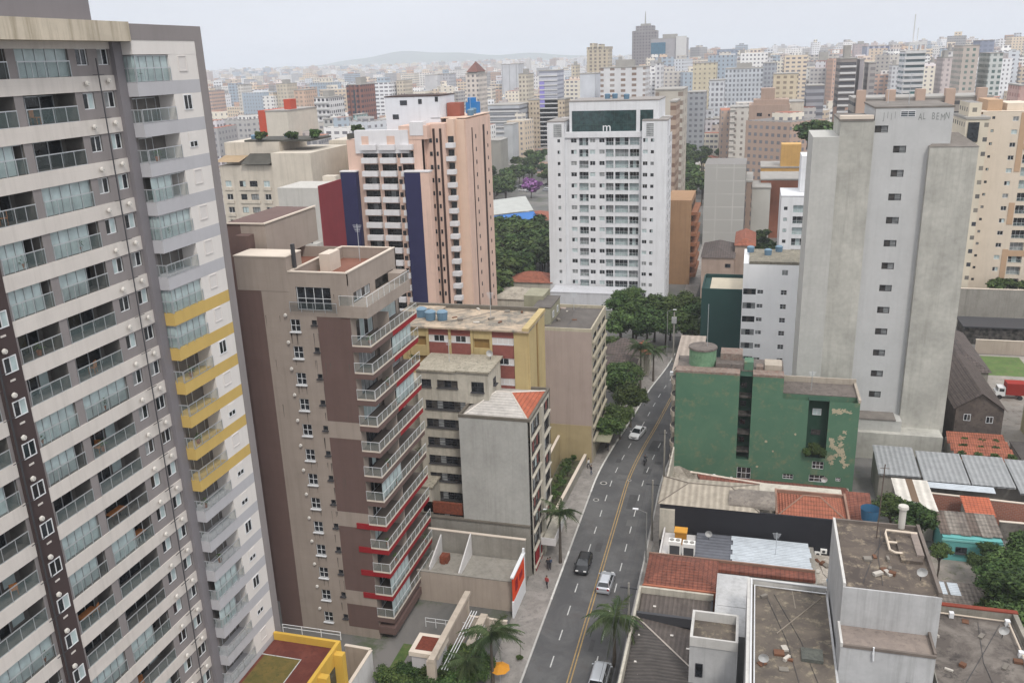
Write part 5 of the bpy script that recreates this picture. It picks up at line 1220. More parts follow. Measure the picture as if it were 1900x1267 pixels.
# ================================================================== MIDDLE DISTANCE
def grid_face(B, face, x, y, w, z0, z1, cols, zs, mi=0, mr=None, depth=.25):
    """cols: (offset, width, height, kind); zs: floor heights"""
    ops = []; rot = {'S': 0, 'E': 90, 'W': -90}[face]; T = frame(x, y, rot); c, s = math.cos(R(rot)), math.sin(R(rot))
    for z in zs:
        for (o, ww, hh, zo, kd) in cols:
            if z+zo+hh > z1: continue
            ops.append((o, o+ww, z+zo, z+zo+hh, depth if kd != 'b' else .9))
            gl = random.choice([[GLASS], [GLASS], [GLASS, CURT], [BLIND], [CURT]])
            d = depth*.6 if kd != 'b' else .8
            B.put('window' if kd != 'b' else 'balcony_door', win_mesh(ww, hh, 2 if ww < 1.8 else 3, FRAMEW if kd != 'd' else FRAMED, gl), T(o, d, z+zo), rot)
            if kd == 'b':
                r_, g_ = rail_mesh(ww, .9, 2, RAILG, white=True); B.put('railing', r_, T(o, -.03, z+zo), rot); B.put('glass_panel', g_, T(o, -.03, z+zo), rot)
    wall_open(B.mb, T, 0, w, z0, z1, ops, depth, mi, mr)

# --- white tower
WT = Bld('apartment_tower', (-34, 222, 0), 'white apartment tower with a dark glazed top floor in the middle of the picture', 'apartment tower')
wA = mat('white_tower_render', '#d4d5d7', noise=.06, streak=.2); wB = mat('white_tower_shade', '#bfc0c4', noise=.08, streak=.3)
q = WT.mb; yw = 222.0; zs = [1.0+2.82*k for k in range(15)]
xL, xA, xB, xR = -50.6, -46.2, -26.6, -19.6
Cc = []
for (px, w_, kd) in ((1066, 1.5, 'w'), (1084, 2.4, 'b'), (1100, 1.4, 'w'), (1117, 1.4, 'w'), (1131, 2.0, 'b'), (1153, 3.4, 'b'), (1176, 2.4, 'b')):
    x_ = at(px, 400, yw)[0]-w_/2-xA; Cc.append((x_, w_, 1.9 if kd == 'b' else 1.1, .1 if kd == 'b' else .8, kd))
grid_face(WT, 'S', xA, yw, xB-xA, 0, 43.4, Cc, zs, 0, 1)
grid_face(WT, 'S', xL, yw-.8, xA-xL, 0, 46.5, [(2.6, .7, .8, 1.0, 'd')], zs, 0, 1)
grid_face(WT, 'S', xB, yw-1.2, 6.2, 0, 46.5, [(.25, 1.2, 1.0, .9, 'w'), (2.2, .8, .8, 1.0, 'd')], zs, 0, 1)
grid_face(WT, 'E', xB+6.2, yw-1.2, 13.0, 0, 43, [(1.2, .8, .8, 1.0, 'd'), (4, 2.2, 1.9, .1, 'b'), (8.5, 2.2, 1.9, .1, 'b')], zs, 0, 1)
q.box(xL, xA, yw-.6, 240, 0, 46.5, 0, None, 'f'); q.box(xA, xB, yw+1, 240, 0, 43.4, 0, None, 'f'); q.box(xB, xB+5.2, yw, 240, 0, 46.5, 0)
q.box(xA, xA+.02, yw-.8, yw, 0, 43.4, 0)
q.box(-45.3, -22.8, yw+1.5, 239, 43.4, 51.2, 0); q.box(-45.4, -22.7, yw+1.4, 239.1, 51.204, 51.5, 2)
q.box(xA, xB, yw-.4, yw+1.5, 42.6, 43.9, 0); q.box(xB, xB+6.3, yw-1.3, 234, 46.5, 46.8, 2); q.box(xL-.1, xA+.1, yw-.9, 234, 46.5, 46.8, 2)
WT.put('louvre', win_mesh(2.2, 3.2, 1, FRAMEW, [BLIND], False, 6), (-49.0, yw-.85, 42.8)); WT.put('louvre', win_mesh(1.9, 3.2, 1, FRAMEW, [BLIND], False, 6), (-25.6, yw-1.25, 42.8))
WT.finish([wA, wB, mat('tower_roof_edge', '#8f8a86', noise=.2)])
q = MB(); q.box(-44.6, -28.4, yw+1.42, yw+1.5, 43.95, 49.0, 0); q.box(-27.4, -24.2, yw+1.42, yw+1.5, 43.95, 49.0, 0)
for i in range(15): q.box(-44.6+i*1.08, -44.55+i*1.08, yw+1.38, yw+1.42, 43.95, 49.0, 1)
q.box(-44.6, -28.4, yw+1.37, yw+1.42, 45.6, 45.7, 1)
q.build('glazed_top_floor', [glassmat('green_curtain_wall', (.02, .045, .045), vary=.4), mat('teal_mullion', (.03, .07, .06))], WT.root)
text_mesh('m', 3.0, 'sign_letter', FRAMEW, .08, WT.root, (-36.9, yw+1.3, 44.0))
q = MB(); [q.cyl(-46.6+i*0, yw, 0, .1, .1) for i in range(0)]
# podium of white tower
b = Bld('low_building', (-35, 216, 0), 'white podium with a terrace railing at the foot of the white tower', 'podium')
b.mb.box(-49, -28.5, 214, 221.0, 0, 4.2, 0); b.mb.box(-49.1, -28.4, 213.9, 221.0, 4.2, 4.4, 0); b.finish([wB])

# --- peach tower
PT = Bld('apartment_tower', (-70, 176, 0), 'peach apartment tower with white balconies and two navy strips', 'apartment tower')
pA = mat('peach_render', '#d2b4a4', noise=.08, streak=.28); pW = mat('peach_white', '#d3d1d2', noise=.06, streak=.15); pN = mat('navy_strip', '#26264c', noise=.12); pD = mat('brown_slot', '#40302c')
q = PT.mb; yp = 176.0; zs = [3.0+2.78*k for k in range(16)]
bxs = [(-80.9, 3.4), (-76.6, 3.4), (-71.9, 2.6)]
ops = []
for z in zs:
    for (x_, w_) in bxs:
        if z+2 < 45.6: ops.append((x_+84.5, x_+84.5+w_, z+.2, z+2.3, 1.1)); PT.put('balcony_door', win_mesh(w_, 2.1, 3, FRAMED, random.choice([[GLASS], [INT, GLASS], [GLASS, BLIND]])), (x_, yp+1.0, z+.2))
        q.box(x_-.1, x_+w_+.1, yp-1.1, yp-.003, z-.15, z+.95, 1)
    ops.append((-73.0+84.5, -72.2+84.5, z+.9, z+1.9, .3)); PT.put('window', win_mesh(.8, 1.0, 1, FRAMED, [GLASS]), (-73.0, yp+.15, z+.9))
wall_open(q, frame(-84.5, yp, 0), 0, 84.5-67.3, 0, 46.6, ops, .3, 0, 3)
q.box(-85.9, -82.3, yp-1.6, yp-.01, 0, 40.0, 2); q.box(-86, -82.2, yp-1.7, yp+.0, 40.0, 40.25, 1); q.box(-71.0, -67.4, yp-1.9, yp-.01, 0, 40.0, 2); q.box(-67.39, -65.4, yp-1.9, yp-.01, 0, 40.0, 0); q.box(-71.2, -65.3, yp-2.0, yp, 40.0, 40.3, 1)
q.box(-84.5, -67.3, yp+1.2, 196, 0, 46.6, 0, None, 'f')
q.box(-82.4, -70.2, yp-.4, yp+1.2, 43.8, 48.6, 1); q.box(-80.8, -79.2, yp-.45, yp-.41, 44.6, 47.4, 0); q.box(-75, -73.2, yp-.45, yp-.41, 44.6, 47.4, 0)
q.box(-72.3, -66, yp-.1, 190, 46.6, 49.4, 0); q.box(-69.8, -66.8, yp-.2, yp+2, 47.4, 50.2, 1)
# eastern wings with dark slots and small white balconies
q.box(-67.3, -62.9, yp+2.2, 200, 0, 49.6, 0); q.box(-62.9, -61.3, yp+3.6, 200, 0, 50.4, 4); q.box(-61.3, -59.4, yp+5, 199.9, 0, 50.2, 4); q.box(-59.39, -59.1, yp+5.2, 199.5, 0, 50.0, 0)
for xs_ in (-65.6, -64.1): q.box(xs_, xs_+.5, yp+2.12, yp+2.199, 0, 48.6, 3)
q.box(-59.095, -59.05, 193.2, 194.6, 0, 48.2, 3); q.box(-59.095, -59.05, 185, 185.6, 0, 48.2, 3)
for z in zs:
    q.box(-62.8, -61.0, yp+2.0, yp+3.59, z-.1, z+.85, 1); PT.put('balcony_door', win_mesh(1.3, 1.9, 2, FRAMED, [GLASS]), (-62.7, yp+3.55, z+.3))
    PT.put('small_window', win_mesh(.6, .9, 1, FRAMED, [GLASS]), (-66.4, yp+2.15, z+1)); PT.put('small_window', win_mesh(.5, .8, 1, FRAMED, [GLASS]), (-59.05, 196.5, z+1), 90); PT.put('small_window', win_mesh(.45, .9, 1, FRAMED, [GLASS]), (-64.9, yp+2.15, z+1)); PT.put('small_window', win_mesh(.5, .9, 1, FRAMED, [GLASS]), (-59.05, 187.5, z+1), 90)
q.box(-67.2, -59.2, 182, 200.1, 50.4, 50.55, 4)
# white roof block
q.box(-77.5, -65.0, yp+6, yp+16, 46.6, 55.0, 5); q.box(-77.6, -64.9, yp+5.9, yp+16.1, 55.004, 55.2, 3)
for (x_, z_, w_) in ((-74.0, 53.3, 1.6), (-69.8, 53.5, .8), (-66.0, 53.9, .7), (-75.9, 50.4, 1.4)): PT.put('window', win_mesh(w_, 1.0, 2, FRAMED, [GLASS]), (x_, yp+5.95, z_))
PT.finish([pA, pW, pN, pD, mat('pale_peach', '#d3b8a5', noise=.06, streak=.1), mat('roof_block_white', '#d0d3d8', noise=.05, streak=.15)])
q = MB(); q.box(-64.8, -61.8, 186, 189, 50.5, 53.4); o = q.build('tank_room', mat('rusty_red', '#95584a', noise=.15), PT.root)
q = MB(); q.box(-63.4, -60.9, 195, 198, 50.5, 53.0); q.cyl(-62.2, 196, 53, 54, 1, 1, 12); q.build('blue_tank', mat('bright_blue', '#2f76b4'), PT.root)

# --- cream block at left and its neighbours
cC = mat('old_cream_render', '#c3baac', noise=.12, streak=.35); cC2 = mat('side_cream_render', '#c5bcae', noise=.10, streak=.3)
CB = Bld('apartment_block', (-104, 170, 0), 'old cream block with four window columns behind the brown tower', 'apartment block')
zs = [42.0-5.2-2.85*k for k in range(13)]
grid_face(CB, 'S', -112.5, 170, 13.2, 0, 42.0, [(1.0, 1.5, 1.3, .6, 'w'), (4.5, 1.5, 1.3, .6, 'd'), (7.0, 1.9, 1.3, .6, 'd'), (10.4, 1.5, 1.3, .6, 'w')], [z for z in zs if z > 0], 0)
q = CB.mb
for z in zs:
    if z > 0:
        for o_, w_ in ((1.0, 1.5), (4.5, 4.4), (10.4, 1.5)): q.box(-112.5+o_-.2, -112.5+o_+w_+.2, 169.8, 169.99, z-.15, z+.45, 0)
q.box(-112.5, -99.3, 170.3, 186, 0, 42.0, 0, None, 'f'); q.box(-99.3, -90, 169.5, 188, 0, 44.6, 1); q.box(-112.8, -99.3, 173.5, 186, 42, 46.6, 0); q.box(-108, -92, 174, 184, 46.6, 47.0, 2)
q.poly([(-113, 169.2, 42.8), (-107, 169.2, 42.8), (-107, 173.4, 43.8), (-113, 173.4, 43.8)], 3); q.poly([(-106.6, 169.0, 42.3), (-99.6, 169.0, 42.3), (-99.6, 173.4, 44.2), (-106.6, 173.4, 44.2)], 2)
CB.finish([cC, cC2, mat('dark_awning', '#4c4a44', noise=.3), mat('tan_awning', '#a08b70', noise=.15)])
def bld(label, px0, px1, py0, Y, depth, m, z0=0, cat='building', name=None, top=None, cap=True, roofm=None, pent=0):
    """plain-bodied tower whose front stands at distance Y"""
    name = name or ('tower' if cat == 'tower' else 'building')
    xa, za = at(px0, py0, Y); xb, zb = at(px1, py0, Y); z = (za+zb)/2; full = xb-xa
    if px1 < 1380: xb = max(at(px1, py0, Y+depth)[0], xa+.55*full)
    elif px0 > 1440: xa = min(at(px0, py0, Y+depth)[0], xb-.55*full)
    b = Bld(name, ((xa+xb)/2, Y, 0), label, cat)
    b.mb.box(xa, xb, Y, Y+depth, z0, z, 0)
    b.x0, b.x1, b.y0, b.y1, b.z = xa, xb, Y, Y+depth, z
    if cap: b.mb.box(xa-.2, xb+.2, Y-.2, Y+depth+.2, z+.004, z+.5, 1); 
    if pent:
        w = xb-xa; b.mb.box(xa+w*.3, xa+w*.3+w*.4, Y+depth*.3, Y+depth*.7, z+.5, z+.5+pent, 1)
    b.mats = [m, roofm or mat('far_coping', '#9a9792', noise=.15)]
    return b
BB = Bld('apartment_block', (-86, 186, 0), 'cream block with small windows between the old cream block and the peach tower', 'apartment block')
grid_face(BB, 'S', -95.0, 188.5, 11.0, 0, 45.5, [(.8, 1.0, 1.2, .8, 'w'), (2.3, 1.4, 1.2, .8, 'd')], [3+3.6*k for k in range(11)], 0); BB.mb.box(-95, -84, 188.8, 200, 0, 45.5, 0, None, 'f'); BB.mb.box(-91, -85, 190, 198, 45.5, 46.8, 1); BB.mb.box(-84, -81, 187, 200, 0, 46.8, 0); BB.finish([cC2, MC['dark_awning']])
# office with dark red wall
OF = Bld('office_building', (-80, 150, 0), 'pale office building with a dark red end wall behind the brown tower', 'office building')
q = OF.mb; oW = mat('office_white', '#b7b4ae', noise=.10, streak=.3); oR = mat('dark_red_wall', '#7b2f35', noise=.1, streak=.12)
xr0, xr1 = at(592, 345, 148)[0], at(632, 335, 148)[0]
xr0 = at(592, 345, 149.5)[0]; yr = xr0/(at(633, 335, 100)[0]/100); q.box(xr0-.3, xr0, 149.5, yr, 0, 40.6, 1); q.box(-87, xr0-.31, 149.5, yr, 0, 40.2, 0); q.box(xr0-4, xr0-1.2, yr+.01, yr+2.0, 0, 41.2, 2)
q.box(-93, -87.01, 147.5, 160, 0, 34.0, 0); q.box(-93.2, -86.9, 147.3, 160.2, 34.0, 34.3, 0)
for k in range(6):
    z = 29.8-3.3*k
    if z < 0: continue
    q.box(-92.5, xr0-.5, 147.2-.0, 149.45, z-1.0, z+.2, 0)
    for i in range(6): OF.put('window', win_mesh(1.7, 1.6, 2, FRAMED, [[GLASSB], [GLASS], [INT]][(i+k) % 3]), (-92+2.15*i, 147.4, z+.35))
OF.put('window', win_mesh(1.4, .9, 1, FRAMED, [GLASS]), (-86.2, 149.4, 35.5)); OF.put('window', win_mesh(3.8, 1.1, 3, FRAMED, [GLASS]), (-83.4, 149.4, 33.6))
OF.finish([oW, oR, cC2])
# tall orange-red side block further back
b = bld('cream block with an orange-red end wall and orange roof room at upper left', 492, 566, 207, 330, 26, mat('cream_end', '#c5bdb0', noise=.08, streak=.2), cat='building')
b.mb.box(b.x0-3.4, b.x0-.01, 330, 350, 0, b.z+.5, 2); b.mb.box(b.x0+6, b.x0+9, 335, 340, b.z, b.z+4.5, 2); b.mats.append(mat('orange_red_wall', '#b5482f', noise=.1)); b.finish(b.mats)

# ------------------------------------------------------------------ named towers, middle to far
D_ = (.045, .05, .06)
def bands(b, fl=3.0, out=.6, mi=2, z0=6, frac=1.0, h=1.0):
    z = z0
    while z < b.z-1:
        b.mb.box(b.x0-.02, b.x0+(b.x1-b.x0)*frac, b.y0-out, b.y0-.01, z, z+h, mi); z += fl
def ribs(b, n, out=.5, w=.8, mi=2, z0=4):
    for i in range(n+1):
        x = b.x0+(b.x1-b.x0)*i/n; b.mb.box(x-w/2, x+w/2, b.y0-out, b.y0-.01, z0, b.z, mi)
F_ = facade
# brown beige tower with square windows
b = bld('beige brown tower with square dark windows and a stepped top', 1390, 1466, 195, 430, 24, mat('beige_brown', '#a38d7f', noise=.08, streak=.25), cap=False)
w_ = b.x1-b.x0
for k in range(15):
    z = b.z-5-3.1*k
    if z < 0: break
    for fx in (.2, .62): b.put('window', win_mesh(2.3, 1.5, 2, FRAMED, [GLASS]), (b.x0+w_*fx, 429.95, z))
    b.put('window', win_mesh(.9, .9, 1, FRAMED, [GLASS]), (b.x0+w_*.48, 429.95, z))
    b.mb.box(b.x1+.003, b.x1+1.2, 433, 450, z-.2, z+.9, 1)
b.mb.box(b.x0+w_*.28, b.x0+w_*.62, 432, 442, b.z, b.z+7.2, 0); b.mb.box(b.x0+w_*.1, b.x1-.5, 431, 446, b.z, b.z+2.2, 0); b.finish(b.mats)
b = bld('cream slab rising behind the beige brown tower with a plain side', 1462, 1492, 190, 470, 20, cC2); bands(b, 3.1, .8, 0, frac=.2); b.finish(b.mats)
# white gridded tower
b = bld('white mid-rise tower covered in small dark square openings', 1276, 1352, 222, 530, 20, F_('white_grid', '#d3d5da', D_, 2.6, 3.0, .5, .5)); b.mb.box(b.x0+6, b.x0+14, 534, 546, b.z, b.z+5, 0); b.finish(b.mats)
b = bld('narrow cream tower with stacked little balconies next to the white gridded tower', 1355, 1392, 200, 480, 18, F_('cream_balc', '#cdc8c0', (.2, .17, .15), 3.4, 3.0, .35, .45)); bands(b, 3.0, .7, 0, frac=.3); b.finish(b.mats)
# blank panelled wall group
b = bld('blank pale wall building marked by a grid of faint panels', 1308, 1385, 305, 298, 18, F_('panel_grid', '#b5b3ae', '#a6a49f', 5.5, 4.3, .93, .92, vary=.1), cap=False); b.mb.box(b.x1-7, b.x1, 299, 314, b.z-7, b.z-.5, 0); b.finish(b.mats)
b = bld('stepped brick-edged building attached right of the panelled wall', 1385, 1396, 338, 299, 22, F_('brown_side', '#8d7a6d', D_, 3, 3, .5, .5)); b.finish(b.mats)
b = bld('pale block with one window column below the orange building', 1396, 1430, 350, 302, 16, F_('pale_side', '#b4b2ab', '#a8a69e', 9, 8, .1, .1)); b.finish(b.mats)
b = bld('bright ochre building with stepped roofs left of the grey slab', 1412, 1500, 312, 345, 18, mat('bright_ochre', '#c39c5d', noise=.1, streak=.2)); b.mb.box(b.x0+7, b.x0+14, 346, 354, b.z, b.z+8.5, 0); b.finish(b.mats)
b = bld('reddish brick back wall under the ochre building', 1412, 1492, 335, 312, 20, mat('brick_back', '#96604a', noise=.15, streak=.25)); b.finish(b.mats)
# white balcony building left of slab
b = Bld('apartment_block', (14, 238, 0), 'white building with stacked balconies tucked against the left side of the grey slab', 'apartment block')
xa, za = at(1450, 365, 238); xb = at(1512, 365, 238)[0]
grid_face(b, 'S', xa, 238, xb-xa, 0, za, [(.8, .9, .9, .8, 'd'), (3.1, 3.3, 2.0, .1, 'b'), (7.0, 2.2, 2.0, .1, 'b')], [1+2.9*k for k in range(12)], 0); b.mb.box(xa, xb, 239.2, 254, 0, za, 0, None, 'f')
xa2 = at(1488, 290, 246)[0]; z2 = at(1488, 290, 246)[1]; b.mb.box(xa2, xb+3, 246, 256, 0, z2, 0)
for k in range(4): b.put('railing', rail_mesh(3, .9, 2, RAILG, white=True)[0], (xa2, 245.8, z2-4-3*k))
b.finish([wA, wB])
# white seven storey and dark green neighbours
b = Bld('apartment_block', (4, 172, 0), 'bright white seven storey building with paired small windows beside the grey slab', 'apartment block')
xa, za = at(1380, 490, 172); xb = at(1497, 495, 172)[0]
cols = []; 
q = b.mb; zr = [at(1390, py, 172)[1] for py in (541, 567, 592, 616, 641, 666, 690)]; ops = []
for z in zr:
    if z < .8: continue
    for (o, ww, hh) in ((.15, 2.4, 1.2), (2.8, 1.15, .8), (7.2, 1.15, 1.0)):
        ops.append((o, o+ww, z-hh/2, z+hh/2, .25)); b.put('window', win_mesh(ww, hh, 3 if ww > 2 else 2, FRAMED if ww > 2 else FRAMEW, [[GLASS, INT], [GLASS], [BLIND, GLASS]][random.randint(0, 2)], False, 1), (xa+o, 172.12, z-hh/2))
ops.append((7.2, 8.35, zr[0]+3.4, zr[0]+4.5, .25)); b.put('window', win_mesh(1.15, 1.1, 2, FRAMEW, [BLIND]), (xa+7.2, 172.12, zr[0]+3.4))
wall_open(q, frame(xa, 172, 0), 0, xb-xa, 0, za, ops, .25, 0); q.box(xa, xb, 172.3, 186, 0, za, 0, None, 'f')
b.finish([mat('bright_white_wall', '#eeeeee', noise=.04, streak=.08)])
q = MB(); q.box(xa+1, xb, 172.3, 184, za, za+.5); q.build('mossy_roof', patchy('lichen_roof2', '#6f6a5e', '#8a8474', '#4a463e', scale=1.2), b.root)
b = Bld('building', (-5, 176, 0), 'dark green windowless building beside the bright white one', 'building')
xa, za = at(1302, 535, 176); xb = at(1379, 537, 176)[0]; q = b.mb
q.box(xa, xb, 176, 188, 0, za-.6, 0); q.box(xa, xa+.25, 176, 188, za-.6, za, 0); q.box(xa+.25, xb, 176, 176.25, za-.6, za, 0); q.box(xa+.25, xb, 187.7, 188, za-.6, za+.2, 0); q.box(xa+1.6, xb-.1, 177, 186.5, za-.6, za-.25, 1)
b.finish([mat('bottle_green_wall', '#22403d', noise=.07), mat('pale_roof_sheet', '#b3aa98', noise=.15)])
# houses behind
b = Bld('house', (-10, 228, 0), 'pink-grey house with graffiti and a dark tiled roof behind the dark green building', 'house')
xa, za = at(1302, 470, 226); xb = at(1362, 480, 226)[0]; b.mb.box(xa, xb, 226, 244, 0, za-1, 0); b.mb.box(xb+.02, xb+5, 232, 250, 0, za+1, 0)
b.put('window', win_mesh(1.4, 1.0, 2, FRAMED, [GLASS]), (xb-2.2, 225.95, za-3.6)); b.put('window', win_mesh(1.0, 1.1, 2, FRAMED, [GLASS]), (xb+5.0, 236, za-3.2), 90); b.put('window', win_mesh(1.0, 1.1, 2, FRAMED, [GLASS]), (xb+5.0, 241, za-3.2), 90)
b.finish([mat('pinkish_wall', '#a08d80', noise=.15, streak=.3)])
q = MB(); hip(q, xa-.3, xb+.3, 225.6, 244.4, za-1, 1.8); q.build('dark_roof', MC['mossy_tiles2'], b.root)
q = MB(); hip(q, xb-.2, xb+5.3, 231.6, 250.4, za+1.01, 1.6); q.build('tiled_roof', tileO, b.root)
text_mesh('ANO YC', 1.7, 'graffiti', scr, .004, b.root, (xb-6.6, 225.98, za-7.6), sx=.8)
# brown building right of white tower
b = Bld('apartment_block', (-12, 245, 0), 'orange brown apartment block with stacked balconies right of the white tower', 'apartment block')
xa, za = at(1256, 372, 243); xb = at(1283, 372, 243)[0]; xe = at(1283, 378, 243)[0]
b.mb.box(xa-3, xb, 243, 262, 0, za, 0)
for k in range(11):
    z = 2+2.9*k
    if z > za-2: break
    b.mb.box(xb+.003, xb+1.6, 244, 261, z, z+.9, 1)
    for i in range(4): b.put('balcony_door', win_mesh(2.4, 1.8, 2, FRAMED, [INT]), (xb+.01, 245+4*i, z+.95), 90)
b.finish([mat('caramel_wall', '#9a7a5c', noise=.1, streak=.3), mat('caramel_band', '#8a5d44', noise=.2)])
# row with five peach piers
b = bld('long grey building with five peach piers on its roofline behind the grey slab', 1575, 1842, 183, 300, 18, F_('grey_strip', '#98928c', D_, 3.4, 3.1, .85, .35))
for px in (1598, 1653, 1708, 1763, 1822): x_ = at(px, 180, 299)[0]; b.mb.box(x_-1.3, x_+1.3, 298.6, 302, 0, b.z+2.8, 2)
b.mats.append(mat('peach_pier', '#b29a8a', noise=.06)); b.finish(b.mats)
b = bld('cream building with a dark central strip and paired windows right of the slab top', 1768, 1836, 222, 215, 14, F_('cream_pairs', '#cfc5b2', D_, 2.3, 3.1, .4, .3), cat='building')
b.mb.box(b.x0+(b.x1-b.x0)*.15, b.x0+(b.x1-b.x0)*.7, 217, 227, b.z, b.z+3.4, 0); xm = (b.x0+b.x1)/2-.7; b.mb.box(xm-1.1, xm+1.1, 214.8, 214.99, b.z-4.8, b.z-.6, 2); b.mats.append(GLASS); b.finish(b.mats)
# cream towers at the right edge
CRm = mat('right_cream_render', '#d0c3b2', noise=.05, streak=.12); CRt = mat('tan_panel', '#b3967b', noise=.06)
b = Bld('apartment_tower', (68, 228, 0), 'cream and tan apartment tower with balconies at the right edge', 'apartment tower')
xa, za = at(1862, 232, 222); xs0, zb = at(1832, 232, 222)
grid_face(b, 'S', 49.3, 222, 30, 0, 47.2, [(2.0, .6, .6, 1.4, 'd'), (6.2, 1.2, 1.0, .9, 'w'), (9.2, 2.9, 2.0, .1, 'b'), (13.6, 1.5, 1.0, .9, 'w'), (16.6, 1.5, 1.0, .9, 'w'), (19.5, 2.9, 2.0, .1, 'b'), (24.5, 1.5, 1.0, .9, 'w')], [1.5+2.85*k for k in range(16)], 0, depth=.25)
q = b.mb; q.box(49.3, 79, 223.1, 244, 0, 47.2, 0, None, 'f'); q.box(45.6, 49.3, 227, 244, 0, 43.5, 2)
for z0_, z1_ in ((0, 16.2), (22, 27), (34, 47)): q.box(47.4, 49.29, 226.9, 226.99, z0_, z1_, 1); q.box(49.29-.02, 49.295, 222.5, 226.9, z0_, z1_, 1); q.box(57.1, 58.3, 221.9, 221.99, z0_, z1_, 1)
q.box(58.3, 79, 221.92, 221.985, 14.6, 16.0, 1); q.box(57.1, 79, 221.91, 221.98, 39.0, 40.2, 1); q.box(51, 54, 226, 236, 47.2, 49.6, 1); q.box(55, 60, 226, 236, 47.2, 48.8, 0)
for k in range(14): b.put('balcony_door', win_mesh(2.2, 1.8, 2, FRAMED, [INT]), (45.8, 226.95, 2+2.85*k)); b.put('window', win_mesh(2.0, 1.5, 2, FRAMED, [INT]), (45.58, 240, 2+2.85*k), -90); b.put('window', win_mesh(2.0, 1.5, 2, FRAMED, [GLASS]), (45.58, 234, 2+2.85*k), -90)
b.finish([CRm, CRt, mat('blush_render', '#c9ab98', noise=.06)])

